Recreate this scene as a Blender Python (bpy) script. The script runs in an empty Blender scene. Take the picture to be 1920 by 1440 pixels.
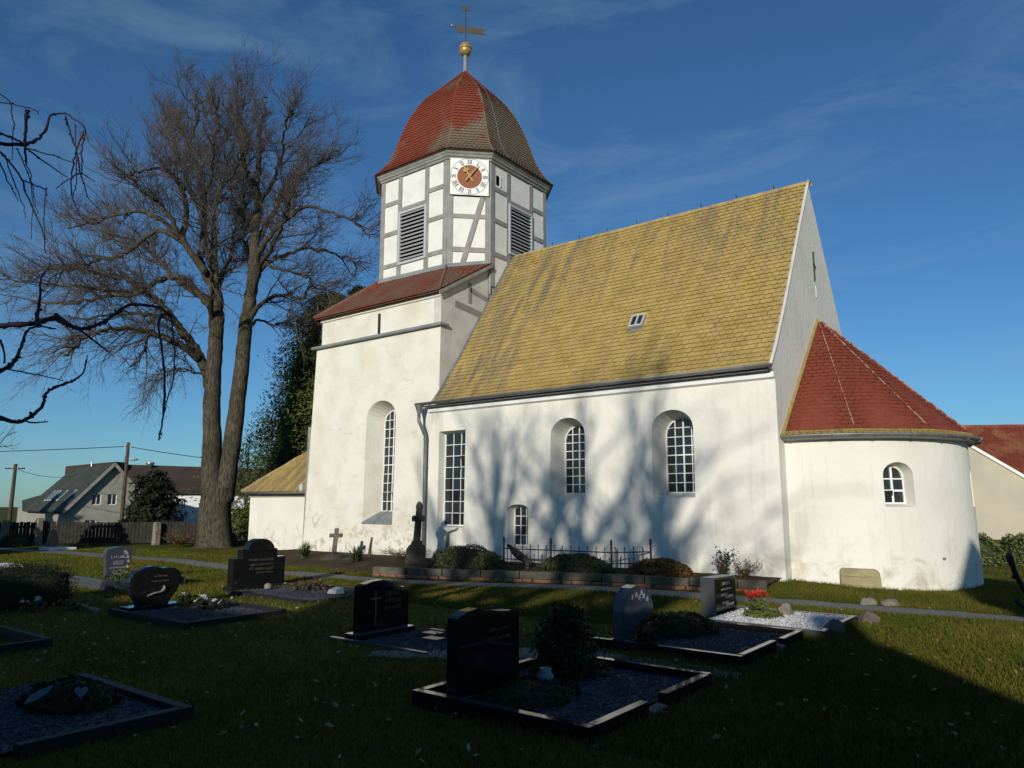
import bpy, bmesh, math, random
import numpy as np
from mathutils import Matrix, Vector

R = math.radians
rng = np.random.default_rng(7)
random.seed(7)
SC = bpy.context.scene
COL = SC.collection

# ------------------------------------------------------------------ camera
HEAD, PITCH, EYE, FPX = R(127.6), R(9.227), 1.8, 1385.0
cd = bpy.data.cameras.new('camera'); cam = bpy.data.objects.new('camera', cd); COL.objects.link(cam)
cd.sensor_fit = 'HORIZONTAL'; cd.sensor_width = 36.0; cd.lens = 36.0 * FPX / 1920.0
cd.clip_start = 0.05; cd.clip_end = 3000
cam.location = (0, 0, EYE)
cam.rotation_euler = (R(90) + PITCH, 0, HEAD - R(90))
SC.camera = cam

# ------------------------------------------------------------------ sky and sun
SUN_AZ, SUN_EL = R(291.0), R(16.0)      # direction towards the sun, angle from +X
world = bpy.data.worlds.new('World'); SC.world = world; world.use_nodes = True
wn, wl = world.node_tree.nodes, world.node_tree.links
wn.clear()
wout = wn.new('ShaderNodeOutputWorld'); bg = wn.new('ShaderNodeBackground'); sky = wn.new('ShaderNodeTexSky')
sky.sky_type = 'NISHITA'; sky.sun_disc = False; sky.sun_elevation = SUN_EL
sky.sun_rotation = R(90) - SUN_AZ
sky.altitude = 400; sky.air_density = 1.0; sky.dust_density = 0.3; sky.ozone_density = 3.0
# thin cirrus veil, the same all over the sky
tc = wn.new('ShaderNodeTexCoord'); mp = wn.new('ShaderNodeMapping'); nz = wn.new('ShaderNodeTexNoise'); rp = wn.new('ShaderNodeValToRGB')
mp.inputs['Scale'].default_value = (1.6, 2.4, 6.0); mp.inputs['Rotation'].default_value = (0.25, 0.15, 0.5)
nz.inputs['Scale'].default_value = 1.7; nz.inputs['Detail'].default_value = 9; nz.inputs['Roughness'].default_value = 0.62; nz.inputs['Distortion'].default_value = 0.9
rp.color_ramp.elements[0].position = 0.47; rp.color_ramp.elements[1].position = 0.85
rp.color_ramp.elements[0].color = (0, 0, 0, 1); rp.color_ramp.elements[1].color = (0.40, 0.40, 0.40, 1)
mixc = wn.new('ShaderNodeMix'); mixc.data_type = 'RGBA'
mixc.inputs['B'].default_value = (5.6, 5.6, 5.8, 1)
wl.new(tc.outputs['Generated'], mp.inputs['Vector']); wl.new(mp.outputs['Vector'], nz.inputs['Vector']); wl.new(nz.outputs['Fac'], rp.inputs['Fac'])
wl.new(rp.outputs['Color'], mixc.inputs['Factor']); wl.new(sky.outputs['Color'], mixc.inputs['A'])
tint = wn.new('ShaderNodeMix'); tint.data_type = 'RGBA'; tint.blend_type = 'MULTIPLY'; tint.inputs['Factor'].default_value = 1.0; tint.inputs['B'].default_value = (0.68, 1.12, 1.43, 1)
wl.new(mixc.outputs['Result'], tint.inputs['A']); wl.new(tint.outputs['Result'], bg.inputs['Color']); wl.new(bg.outputs['Background'], wout.inputs['Surface'])
bg.inputs['Strength'].default_value = 0.065
sd = bpy.data.lights.new('sun', 'SUN'); sun = bpy.data.objects.new('sun', sd); COL.objects.link(sun)
sd.energy = 3.9; sd.angle = R(0.53); sd.color = (1.0, 0.94, 0.83)
sun_dir = Vector((math.cos(SUN_EL) * math.cos(SUN_AZ), math.cos(SUN_EL) * math.sin(SUN_AZ), math.sin(SUN_EL)))
sun.rotation_euler = sun_dir.to_track_quat('Z', 'Y').to_euler()
SC.view_settings.view_transform = 'Standard'; SC.view_settings.look = 'None'
SC.view_settings.exposure = 0.0; SC.view_settings.gamma = 1.0
SC.render.engine = 'CYCLES'
SC.cycles.use_denoising = True
SC.cycles.max_bounces = 6; SC.cycles.diffuse_bounces = 3; SC.cycles.glossy_bounces = 3

# ------------------------------------------------------------------ materials
def mat(name, col, rough=0.8, spec=0.3, col2=None, scale=6.0, amt=(0.4, 0.65), bump=0.0, bscale=40.0, metal=0.0, extra=None, coat=0.0, detail=5):
    m = bpy.data.materials.new(name); m.use_nodes = True
    nt = m.node_tree; b = nt.nodes['Principled BSDF']
    b.inputs['Base Color'].default_value = (*col, 1); b.inputs['Roughness'].default_value = rough
    b.inputs['Specular IOR Level'].default_value = spec; b.inputs['Metallic'].default_value = metal
    b.inputs['Coat Weight'].default_value = coat; b.inputs['Coat Roughness'].default_value = 0.05
    g = nt.nodes.new('ShaderNodeNewGeometry')
    cur = None
    if col2 is not None:
        n = nt.nodes.new('ShaderNodeTexNoise'); n.inputs['Scale'].default_value = scale; n.inputs['Detail'].default_value = detail
        r = nt.nodes.new('ShaderNodeValToRGB')
        r.color_ramp.elements[0].position = amt[0]; r.color_ramp.elements[1].position = amt[1]
        r.color_ramp.elements[0].color = (*col, 1); r.color_ramp.elements[1].color = (*col2, 1)
        nt.links.new(g.outputs['Position'], n.inputs['Vector']); nt.links.new(n.outputs['Fac'], r.inputs['Fac'])
        cur = r.outputs['Color']
    if extra: cur = extra(nt, g, cur)
    if cur is not None: nt.links.new(cur, b.inputs['Base Color'])
    if bump:
        n = nt.nodes.new('ShaderNodeTexNoise'); n.inputs['Scale'].default_value = bscale; n.inputs['Detail'].default_value = 6
        bp = nt.nodes.new('ShaderNodeBump'); bp.inputs['Strength'].default_value = bump; bp.inputs['Distance'].default_value = 0.02
        nt.links.new(g.outputs['Position'], n.inputs['Vector']); nt.links.new(n.outputs['Fac'], bp.inputs['Height']); nt.links.new(bp.outputs['Normal'], b.inputs['Normal'])
    return m

def _ramp(nt, src, p0, p1, c0=(0, 0, 0, 1), c1=(1, 1, 1, 1)):
    r = nt.nodes.new('ShaderNodeValToRGB'); r.color_ramp.elements[0].position = p0; r.color_ramp.elements[1].position = p1
    r.color_ramp.elements[0].color = c0; r.color_ramp.elements[1].color = c1
    nt.links.new(src, r.inputs['Fac']); return r.outputs['Color']
def _noise(nt, g, scale, detail=5, mapscale=None, off=(0, 0, 0), dist=0.0, rough=0.5):
    n = nt.nodes.new('ShaderNodeTexNoise'); n.inputs['Scale'].default_value = scale; n.inputs['Detail'].default_value = detail
    n.inputs['Distortion'].default_value = dist; n.inputs['Roughness'].default_value = rough
    mp = nt.nodes.new('ShaderNodeMapping'); mp.inputs['Scale'].default_value = mapscale or (1, 1, 1); mp.inputs['Location'].default_value = off
    nt.links.new(g.outputs['Position'], mp.inputs['Vector']); nt.links.new(mp.outputs['Vector'], n.inputs['Vector'])
    return n.outputs['Fac']
def _mix(nt, fac, a, b, mode='MIX'):
    m = nt.nodes.new('ShaderNodeMix'); m.data_type = 'RGBA'; m.blend_type = mode
    if isinstance(fac, float): m.inputs['Factor'].default_value = fac
    else: nt.links.new(fac, m.inputs['Factor'])
    for k, v in (('A', a), ('B', b)):
        if isinstance(v, tuple): m.inputs[k].default_value = (*v, 1)
        else: nt.links.new(v, m.inputs[k])
    return m.outputs['Result']
def _math(nt, op, a, b):
    m = nt.nodes.new('ShaderNodeMath'); m.operation = op; m.use_clamp = True
    for i, v in enumerate((a, b)):
        if isinstance(v, (int, float)): m.inputs[i].default_value = v
        else: nt.links.new(v, m.inputs[i])
    return m.outputs[0]
def _sep(nt, g):
    s = nt.nodes.new('ShaderNodeSeparateXYZ'); nt.links.new(g.outputs['Position'], s.inputs[0]); return s.outputs

def tile_random(nt, g, snap):
    sn = nt.nodes.new('ShaderNodeVectorMath'); sn.operation = 'SNAP'; sn.inputs[1].default_value = snap
    wnz = nt.nodes.new('ShaderNodeTexWhiteNoise')
    nt.links.new(g.outputs['Position'], sn.inputs[0]); nt.links.new(sn.outputs[0], wnz.inputs['Vector'])
    return wnz.outputs['Value']

def ex_lichen(nt, g, cur):
    a = _ramp(nt, _noise(nt, g, 1.0, 7, (3.2, 0.55, 0.35), (4, 0, 0), 0.5, 0.68), 0.43, 0.64)           # streaks running down the slope
    hi = _ramp(nt, _sep(nt, g)[2], 0.0, 1.0)
    zr = nt.nodes.new('ShaderNodeMapRange'); zr.inputs['From Min'].default_value = 7.2; zr.inputs['From Max'].default_value = 10.2
    nt.links.new(_sep(nt, g)[2], zr.inputs['Value'])
    wr = nt.nodes.new('ShaderNodeMapRange'); wr.inputs['From Min'].default_value = -11.5; wr.inputs['From Max'].default_value = -14.5
    nt.links.new(_sep(nt, g)[0], wr.inputs['Value'])
    w = _math(nt, 'ADD', _math(nt, 'MULTIPLY', zr.outputs[0], 0.6), _math(nt, 'MULTIPLY', wr.outputs[0], 1.0))
    grey = _math(nt, 'MULTIPLY', a, _math(nt, 'ADD', w, 0.22))
    base = _mix(nt, _ramp(nt, _noise(nt, g, 2.2, 6), 0.40, 0.64), (0.44, 0.312, 0.105), (0.345, 0.243, 0.068))
    base = _mix(nt, _math(nt, 'MULTIPLY', tile_random(nt, g, (0.17, 50.0, 0.127)), 0.45), base, (0.51, 0.37, 0.15))
    base = _mix(nt, grey, base, (0.215, 0.178, 0.118))
    return _mix(nt, _math(nt, 'MULTIPLY', _ramp(nt, tile_random(nt, g, (0.17, 50.0, 0.127)), 0.90, 0.93), 0.35), base, (0.30, 0.18, 0.08))
def ex_red(seed, greycol=(0.20, 0.165, 0.12), lo=0.50, hi=0.60, amount=0.8, east=None):
    def f(nt, g, cur):
        base = _mix(nt, _math(nt, 'MULTIPLY', tile_random(nt, g, (0.17, 0.17, 0.13)), 0.6), (0.19, 0.045, 0.028), (0.25, 0.068, 0.036))
        nzv = _noise(nt, g, 0.75, 6, (1, 1, 0.8), (seed, 0, 0), 0.3, 0.6)
        if east:
            er = nt.nodes.new('ShaderNodeMapRange'); er.inputs['From Min'].default_value = east[0]; er.inputs['From Max'].default_value = east[1]; er.inputs['To Max'].default_value = 0.22
            nt.links.new(_sep(nt, g)[0], er.inputs['Value']); nzv = _math(nt, 'ADD', nzv, er.outputs[0])
        gr = _ramp(nt, nzv, lo, hi)
        base = _mix(nt, _math(nt, 'MULTIPLY', gr, amount), base, greycol)
        sp = _ramp(nt, _noise(nt, g, 26.0, 2, None, (seed, 3, 1)), 0.70, 0.76)
        return _mix(nt, _math(nt, 'MULTIPLY', sp, 0.6), base, (0.40, 0.36, 0.27))
    return f
def ex_plaster(nt, g, cur):
    z = _sep(nt, g)[2]
    base = _mix(nt, _ramp(nt, _noise(nt, g, 0.9, 6), 0.42, 0.70), (0.76, 0.73, 0.65), (0.69, 0.66, 0.58))
    lowr = nt.nodes.new('ShaderNodeMapRange'); lowr.inputs['From Min'].default_value = 1.3; lowr.inputs['From Max'].default_value = 0.15
    nt.links.new(z, lowr.inputs['Value'])
    drip = _ramp(nt, _noise(nt, g, 1.0, 7, (7, 7, 0.45), (1, 2, 0), 0.2, 0.6), 0.54, 0.72)
    base = _mix(nt, _math(nt, 'MULTIPLY', drip, 0.28), base, (0.46, 0.44, 0.39))
    st = _ramp(nt, _noise(nt, g, 2.3, 9, None, (2, 0, 7), 0.8, 0.65), 0.50, 0.64)
    return _mix(nt, _math(nt, 'MULTIPLY', _math(nt, 'MULTIPLY', st, lowr.outputs[0]), 0.7), base, (0.40, 0.35, 0.25))
def ex_plaster_old(nt, g, cur):
    z = _sep(nt, g)[2]
    base = _mix(nt, _ramp(nt, _noise(nt, g, 1.1, 7), 0.42, 0.72), (0.735, 0.70, 0.615), (0.63, 0.58, 0.475))
    st = _ramp(nt, _noise(nt, g, 1.5, 10, (1, 1, 2.0), (9, 0, 3), 0.6, 0.7), 0.58, 0.72)
    base = _mix(nt, _math(nt, 'MULTIPLY', st, 0.42), base, (0.33, 0.32, 0.29))
    lowr = nt.nodes.new('ShaderNodeMapRange'); lowr.inputs['From Min'].default_value = 2.0; lowr.inputs['From Max'].default_value = 0.2
    nt.links.new(z, lowr.inputs['Value'])
    st2 = _ramp(nt, _noise(nt, g, 3.2, 9, None, (1, 5, 2), 0.9, 0.62), 0.53, 0.60)
    return _mix(nt, _math(nt, 'MULTIPLY', _math(nt, 'MULTIPLY', st2, lowr.outputs[0]), 0.85), base, (0.36, 0.32, 0.22))
def ex_grass(nt, g, cur):
    base = _mix(nt, _ramp(nt, _noise(nt, g, 0.55, 6), 0.38, 0.64), (0.066, 0.082, 0.010), (0.125, 0.110, 0.018))
    return _mix(nt, _ramp(nt, _noise(nt, g, 2.6, 6, None, (3, 1, 0)), 0.52, 0.72), base, (0.105, 0.072, 0.022))
def ex_speck(c1, c2, scale, c3=None):
    def f(nt, g, cur):
        v = nt.nodes.new('ShaderNodeTexVoronoi'); v.inputs['Scale'].default_value = scale
        nt.links.new(g.outputs['Position'], v.inputs['Vector'])
        s = nt.nodes.new('ShaderNodeSeparateColor'); nt.links.new(v.outputs['Color'], s.inputs[0])
        return _mix(nt, s.outputs[0], c1, c2)
    return f

MT = {}
MT['plaster'] = mat('white_plaster', (0.78, 0.76, 0.7), 0.9, 0.1, extra=ex_plaster, bump=0.55, bscale=7)
MT['plaster_old'] = mat('weathered_plaster', (0.78, 0.76, 0.7), 0.92, 0.1, extra=ex_plaster_old, bump=0.5, bscale=7)
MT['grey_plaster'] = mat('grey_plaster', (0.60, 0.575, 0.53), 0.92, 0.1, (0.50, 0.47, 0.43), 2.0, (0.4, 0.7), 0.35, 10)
MT['panel'] = mat('white_panel', (0.76, 0.74, 0.69), 0.9, 0.1, (0.66, 0.64, 0.59), 2.5, (0.45, 0.75), 0.3, 16)
MT['timber'] = mat('grey_timber', (0.245, 0.235, 0.215), 0.75, 0.2, (0.31, 0.30, 0.28), 3.0, (0.4, 0.65), 0.2, 30)
MT['white_paint'] = mat('white_paint', (0.78, 0.78, 0.76), 0.5, 0.3)
MT['grey_paint'] = mat('light_grey_paint', (0.47, 0.48, 0.48), 0.6, 0.3)
MT['slat'] = mat('grey_slat', (0.33, 0.33, 0.33), 0.6, 0.3)
MT['dark'] = mat('dark_interior', (0.008, 0.008, 0.009), 0.9, 0.0)
MT['glass'] = mat('window_glass', (0.018, 0.022, 0.026), 0.04, 0.6)
MT['lichen'] = mat('lichen_tile', (0.4, 0.28, 0.08), 0.9, 0.1, extra=ex_lichen, bump=0.4, bscale=45)
MT['red_tile'] = mat('red_tile', (0.2, 0.05, 0.03), 0.85, 0.15, extra=ex_red(1.0, lo=0.66, hi=0.8), bump=0.3, bscale=50)
MT['dome_tile'] = mat('mossy_red_tile', (0.2, 0.05, 0.03), 0.85, 0.15, extra=ex_red(4.5, (0.17, 0.15, 0.11), 0.53, 0.64, 0.85, (-16.75, -16.1)), bump=0.3, bscale=50)
MT['skirt_tile'] = mat('brown_mossy_tile', (0.2, 0.05, 0.03), 0.85, 0.15, extra=ex_red(2.2, (0.165, 0.115, 0.085), 0.40, 0.58, 0.8), bump=0.3, bscale=50)
MT['yellow_tile'] = mat('yellow_lichen', (0.36, 0.27, 0.09), 0.9, 0.1, (0.26, 0.21, 0.08), 6, bump=0.4)
MT['mortar'] = mat('mortar', (0.36, 0.24, 0.17), 0.95, 0.1, (0.2, 0.06, 0.04), 9, (0.45, 0.55))
MT['zinc'] = mat('zinc', (0.22, 0.22, 0.215), 0.5, 0.5, (0.15, 0.15, 0.15), 3, (0.35, 0.7), metal=0.35)
MT['lead'] = mat('lead_sheet', (0.18, 0.20, 0.20), 0.6, 0.4, (0.24, 0.26, 0.25), 2.0)
MT['gold'] = mat('gilded_copper', (0.62, 0.40, 0.15), 0.3, 0.5, metal=0.55)
MT['oldgold'] = mat('dull_gilding', (0.055, 0.045, 0.024), 0.6, 0.3, metal=0.2)
MT['clock_white'] = mat('clock_white', (0.80, 0.80, 0.77), 0.5, 0.3)
MT['clock_brown'] = mat('clock_brown', (0.26, 0.095, 0.04), 0.6, 0.3)
MT['black'] = mat('black_paint', (0.02, 0.02, 0.022), 0.6, 0.3)
MT['iron'] = mat('wrought_iron', (0.03, 0.028, 0.026), 0.6, 0.4)
def ex_bark(nt, g, cur):
    f = _ramp(nt, _noise(nt, g, 1.0, 6, (26, 26, 3.2), (0, 0, 0), 0.6, 0.6), 0.40, 0.62)
    big = _mix(nt, _ramp(nt, _noise(nt, g, 1.1, 4), 0.40, 0.65), (0.125, 0.105, 0.078), (0.085, 0.080, 0.045))
    return _mix(nt, f, (0.030, 0.025, 0.020), big)
MT['bark'] = mat('furrowed_bark', (0.1, 0.08, 0.06), 0.95, 0.1, extra=ex_bark, bump=0.6, bscale=24)
MT['twig'] = mat('twig_bark', (0.098, 0.080, 0.068), 0.9, 0.1)
MT['purple_twig'] = mat('purple_twig', (0.045, 0.026, 0.036), 0.6, 0.25, (0.07, 0.04, 0.05), 12)
MT['conifer'] = mat('dark_conifer', (0.052, 0.070, 0.018), 0.7, 0.2, (0.115, 0.122, 0.030), 0.7, (0.40, 0.66))
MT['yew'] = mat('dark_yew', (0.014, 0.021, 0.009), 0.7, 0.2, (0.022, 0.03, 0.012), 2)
MT['box'] = mat('box_leaf', (0.030, 0.042, 0.014), 0.6, 0.3, (0.075, 0.085, 0.028), 7, (0.4, 0.7))
MT['autumn'] = mat('autumn_leaf', (0.12, 0.045, 0.012), 0.7, 0.2, (0.20, 0.12, 0.03), 5, (0.4, 0.65))
MT['privet'] = mat('yellow_green_leaf', (0.10, 0.12, 0.025), 0.6, 0.3, (0.06, 0.08, 0.02), 3)
MT['yucca'] = mat('yucca_leaf', (0.06, 0.075, 0.03), 0.5, 0.3, (0.11, 0.10, 0.045), 4)
MT['dry'] = mat('dry_stem', (0.11, 0.075, 0.05), 0.9, 0.1, (0.07, 0.05, 0.035), 6)
MT['grass'] = mat('lawn', (0.07, 0.08, 0.02), 0.95, 0.05, extra=ex_grass, bump=0.8, bscale=60)
MT['blade'] = mat('grass_blade', (0.09, 0.1, 0.02), 0.8, 0.1, extra=ex_grass)
MT['leaf'] = mat('fallen_leaf', (0.22, 0.13, 0.05), 0.8, 0.2, (0.34, 0.28, 0.18), 9)
MT['soil'] = mat('garden_soil', (0.060, 0.045, 0.03), 0.95, 0.05, (0.085, 0.07, 0.035), 3, (0.4, 0.65), 0.8, 30)
MT['path'] = mat('path_gravel', (0.2, 0.19, 0.17), 0.95, 0.1, extra=ex_speck((0.14, 0.135, 0.125), (0.27, 0.255, 0.23), 45), bump=0.7, bscale=60)
MT['concrete'] = mat('kerb_concrete', (0.135, 0.122, 0.092), 0.95, 0.1, (0.075, 0.07, 0.05), 3.0, (0.4, 0.65), 0.5, 30)
MT['brick'] = mat('old_brick', (0.28, 0.12, 0.07), 0.95, 0.1, (0.20, 0.13, 0.09), 5, bump=0.4)
MT['granite'] = mat('black_granite', (0.008, 0.008, 0.009), 0.07, 0.5, (0.015, 0.015, 0.017), 120)
MT['matte_granite'] = mat('matte_dark_granite', (0.012, 0.012, 0.013), 0.55, 0.25, (0.022, 0.022, 0.024), 60)
MT['grey_granite'] = mat('grey_granite', (0.05, 0.054, 0.058), 0.3, 0.5, (0.085, 0.09, 0.095), 90, bump=0.0)
MT['blue_granite'] = mat('blue_granite', (0.05, 0.055, 0.07), 0.15, 0.5, (0.08, 0.09, 0.11), 80)
MT['letter'] = mat('pale_lettering', (0.42, 0.43, 0.43), 0.6, 0.3)
MT['gold_letter'] = mat('worn_gold_lettering', (0.11, 0.095, 0.06), 0.6, 0.3)
MT['sandstone'] = mat('weathered_sandstone', (0.17, 0.135, 0.11), 0.95, 0.1, (0.085, 0.07, 0.06), 5, (0.4, 0.65), 0.5, 25)
MT['dark_stone'] = mat('dark_weathered_stone', (0.075, 0.062, 0.05), 0.95, 0.1, (0.04, 0.036, 0.03), 5, (0.4, 0.65), 0.6, 25)
MT['yellow_stone'] = mat('lichen_stone', (0.34, 0.29, 0.16), 0.95, 0.1, (0.24, 0.21, 0.12), 4, (0.4, 0.65), 0.6, 22)
MT['pale_stone'] = mat('pale_stone', (0.25, 0.22, 0.17), 0.95, 0.1, (0.15, 0.13, 0.10), 6, (0.4, 0.65), 0.6, 22)
MT['blue_gravel'] = mat('blue_grey_gravel', (0.1, 0.11, 0.14), 0.8, 0.3, extra=ex_speck((0.028, 0.032, 0.042), (0.095, 0.105, 0.125), 38), bump=1.0, bscale=40)
MT['white_gravel'] = mat('white_gravel', (0.7, 0.7, 0.68), 0.7, 0.3, extra=ex_speck((0.42, 0.41, 0.40), (0.80, 0.79, 0.77), 30), bump=1.0, bscale=30)
MT['petal_white'] = mat('white_petal', (0.62, 0.62, 0.66), 0.7, 0.2)
MT['petal_red'] = mat('red_petal', (0.50, 0.02, 0.02), 0.6, 0.3, (0.65, 0.06, 0.04), 20)
MT['blue_item'] = mat('pale_blue_glaze', (0.13, 0.21, 0.26), 0.4, 0.4)
MT['house_wall'] = mat('pale_render', (0.32, 0.31, 0.26), 0.9, 0.1, (0.27, 0.26, 0.22), 1.5)
MT['white_wall'] = mat('white_render', (0.66, 0.67, 0.68), 0.9, 0.1, (0.55, 0.56, 0.57), 1.0)
MT['cream_wall'] = mat('cream_render', (0.50, 0.45, 0.34), 0.9, 0.1, (0.44, 0.40, 0.31), 0.6)
MT['green_roof'] = mat('grey_green_roofing', (0.042, 0.048, 0.036), 0.85, 0.2, (0.06, 0.066, 0.05), 0.6, (0.4, 0.65), 0.4, 6)
MT['brown_roof'] = mat('dark_brown_roofing', (0.045, 0.032, 0.027), 0.85, 0.2, (0.065, 0.042, 0.034), 0.5)
MT['orange_tile'] = mat('orange_tile', (0.3, 0.1, 0.04), 0.85, 0.15, extra=ex_red(9.0, (0.30, 0.13, 0.06), 0.45, 0.6, 0.8))
MT['wood_pole'] = mat('creosoted_pole', (0.07, 0.05, 0.04), 0.9, 0.1, (0.10, 0.075, 0.06), 5)
MT['wood_fence'] = mat('dark_fence_wood', (0.030, 0.026, 0.022), 0.9, 0.1, (0.045, 0.04, 0.032), 4)
MT['steel'] = mat('steel', (0.45, 0.45, 0.45), 0.35, 0.5, metal=0.8)

# ------------------------------------------------------------------ mesh helpers
ORG = {}
def link_mesh(name, me, parent=None, material=None):
    o = bpy.data.objects.new(name, me); COL.objects.link(o)
    if parent is not None: o.parent = parent
    if material is not None:
        me.materials.clear(); me.materials.append(MT[material] if isinstance(material, str) else material)
    return o
def org(parent):
    p = parent
    while p is not None and p.parent is not None: p = p.parent
    return np.array(p.location) if p is not None else np.zeros(3)
def npmesh(name, V, F, material, parent=None, smooth=False):
    """V (n,3) world coordinates; F an (m,3|4) array or a list of index tuples."""
    V = np.asarray(V, float) - org(parent)
    me = bpy.data.meshes.new(name)
    if isinstance(F, np.ndarray):
        m, k = F.shape
        me.vertices.add(len(V)); me.vertices.foreach_set('co', V.astype(np.float32).ravel())
        me.loops.add(m * k); me.loops.foreach_set('vertex_index', F.astype(np.int32).ravel())
        me.polygons.add(m); me.polygons.foreach_set('loop_start', np.arange(0, m * k, k, dtype=np.int32))
        me.update(calc_edges=True)
    else:
        me.from_pydata([tuple(v) for v in V], [], F); me.update()
    if smooth: me.polygons.foreach_set('use_smooth', np.ones(len(me.polygons), bool))
    return link_mesh(name, me, parent, material)

class MB:
    def __init__(s): s.v = []; s.f = []
    def add(s, V, F):
        n = len(s.v); s.v += [tuple(p) for p in V]; s.f += [tuple(i + n for i in f) for f in F]; return s
    def box(s, x0, x1, y0, y1, z0, z1):
        return s.add([(x0, y0, z0), (x1, y0, z0), (x1, y1, z0), (x0, y1, z0), (x0, y0, z1), (x1, y0, z1), (x1, y1, z1), (x0, y1, z1)],
                     [(0, 3, 2, 1), (4, 5, 6, 7), (0, 1, 5, 4), (1, 2, 6, 5), (2, 3, 7, 6), (3, 0, 4, 7)])
    def hexa(s, P):     # 8 points: bottom ring then top ring
        return s.add(P, [(0, 3, 2, 1), (4, 5, 6, 7), (0, 1, 5, 4), (1, 2, 6, 5), (2, 3, 7, 6), (3, 0, 4, 7)])
    def bar(s, a, b, w, h, up=(0, 0, 1)):
        a, b = Vector(a), Vector(b); d = (b - a).normalized(); u = Vector(up)
        sd = d.cross(u)
        if sd.length < 1e-4: sd = d.cross(Vector((0, 1, 0)))
        sd.normalize(); u = sd.cross(d).normalized()
        P = []
        for q in (a, b):
            for i, j in ((-1, -1), (1, -1), (1, 1), (-1, 1)): P.append(q + sd * (i * w / 2) + u * (j * h / 2))
        return s.add(P, [(0, 1, 2, 3), (7, 6, 5, 4), (0, 4, 5, 1), (1, 5, 6, 2), (2, 6, 7, 3), (3, 7, 4, 0)])
    def tube(s, pts, rad, n=8, cap=True):
        pts = [Vector(p) for p in pts]; N = len(pts)
        rad = list(rad) if hasattr(rad, '__len__') else [rad] * N
        ref = Vector((0.31, 0.87, 0.38)); V = []
        for i, p in enumerate(pts):
            d = (pts[min(i + 1, N - 1)] - pts[max(i - 1, 0)]).normalized()
            a = ref - d * ref.dot(d)
            a.normalize(); ref = a; b = d.cross(a)
            for k in range(n):
                t = 2 * math.pi * k / n; V.append(p + (a * math.cos(t) + b * math.sin(t)) * rad[i])
        F = [(i * n + k, i * n + (k + 1) % n, (i + 1) * n + (k + 1) % n, (i + 1) * n + k) for i in range(N - 1) for k in range(n)]
        if cap: F += [tuple(range(n - 1, -1, -1)), tuple((N - 1) * n + k for k in range(n))]
        return s.add(V, F)
    def lathe(s, c, prof, n=20):
        V = []; F = []
        for r, z in prof:
            for k in range(n):
                t = 2 * math.pi * k / n; V.append((c[0] + r * math.cos(t), c[1] + r * math.sin(t), c[2] + z))
        for i in range(len(prof) - 1):
            for k in range(n): F.append((i * n + k, i * n + (k + 1) % n, (i + 1) * n + (k + 1) % n, (i + 1) * n + k))
        F += [tuple(range(n - 1, -1, -1)), tuple((len(prof) - 1) * n + k for k in range(n))]
        return s.add(V, F)
    def prism(s, poly, fn, d0, d1):     # poly of (u, v), fn(u, v, d) -> point
        n = len(poly); V = [fn(u, v, d0) for u, v in poly] + [fn(u, v, d1) for u, v in poly]
        F = [tuple(range(n)), tuple(range(2 * n - 1, n - 1, -1))] + [(i, i + n, (i + 1) % n + n, (i + 1) % n) for i in range(n)]
        return s.add(V, F)
    def build(s, name, material, parent=None, smooth=False, bevel=0.0, seg=1, jit=0.0, merge=False):
        V = np.array(s.v, float) - org(parent)
        if jit: V = V + rng.normal(0, jit, V.shape)
        me = bpy.data.meshes.new(name)
        bm = bmesh.new(); vs = [bm.verts.new(v) for v in V]
        for f in s.f:
            try: bm.faces.new([vs[i] for i in f])
            except ValueError: pass
        if merge: bmesh.ops.remove_doubles(bm, verts=bm.verts, dist=1e-4)
        bmesh.ops.recalc_face_normals(bm, faces=bm.faces)
        if bevel:
            ed = [e for e in bm.edges if len(e.link_faces) == 2 and e.calc_face_angle(0) > 0.5]
            bmesh.ops.bevel(bm, geom=ed, offset=bevel, segments=seg, affect='EDGES', clamp_overlap=True)
        bm.to_mesh(me); bm.free()
        if merge:
            me.polygons.foreach_set('use_smooth', np.ones(len(me.polygons), bool)); me.set_sharp_from_angle(angle=R(28))
        if smooth: me.polygons.foreach_set('use_smooth', np.ones(len(me.polygons), bool))
        return link_mesh(name, me, parent, material)

def thing(name, label, cat, loc=(0, 0, 0), group=None):
    o = bpy.data.objects.new(name, None); COL.objects.link(o); o.location = loc; o.empty_display_size = 0.2
    o['label'] = label; o['category'] = cat
    if group: o['group'] = group
    bpy.context.view_layer.update() if False else None
    return o
def tag(o, label, cat, group=None, kind=None):
    o['label'] = label; o['category'] = cat
    if group: o['group'] = group
    if kind: o['kind'] = kind
    return o
def struct(o): o['kind'] = 'structure'; return o
def stuff(o): o['kind'] = 'stuff'; return o

def prisms(S, E, r0, r1, n=3):
    """independent tapered prisms, vectorised; returns V, F(quads)"""
    S = np.asarray(S, float); E = np.asarray(E, float); N = len(S)
    d = E - S; L = np.linalg.norm(d, axis=1, keepdims=True) + 1e-9; d = d / L
    ref = np.where(np.abs(d[:, 2:3]) < 0.9, np.array([[0, 0, 1.0]]), np.array([[1.0, 0, 0]]))
    a = np.cross(d, ref); a /= np.linalg.norm(a, axis=1, keepdims=True) + 1e-9; b = np.cross(d, a)
    V = np.zeros((N, 2 * n, 3))
    r0 = np.broadcast_to(r0, N)[:, None]; r1 = np.broadcast_to(r1, N)[:, None]
    for k in range(n):
        t = 2 * math.pi * k / n; o = a * math.cos(t) + b * math.sin(t)
        V[:, k] = S + o * r0; V[:, n + k] = E + o * r1
    base = (np.arange(N) * 2 * n)[:, None]
    F = np.concatenate([base + np.array([[k, (k + 1) % n, n + (k + 1) % n, n + k]]) for k in range(n)], 0)
    return V.reshape(-1, 3), F
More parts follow.
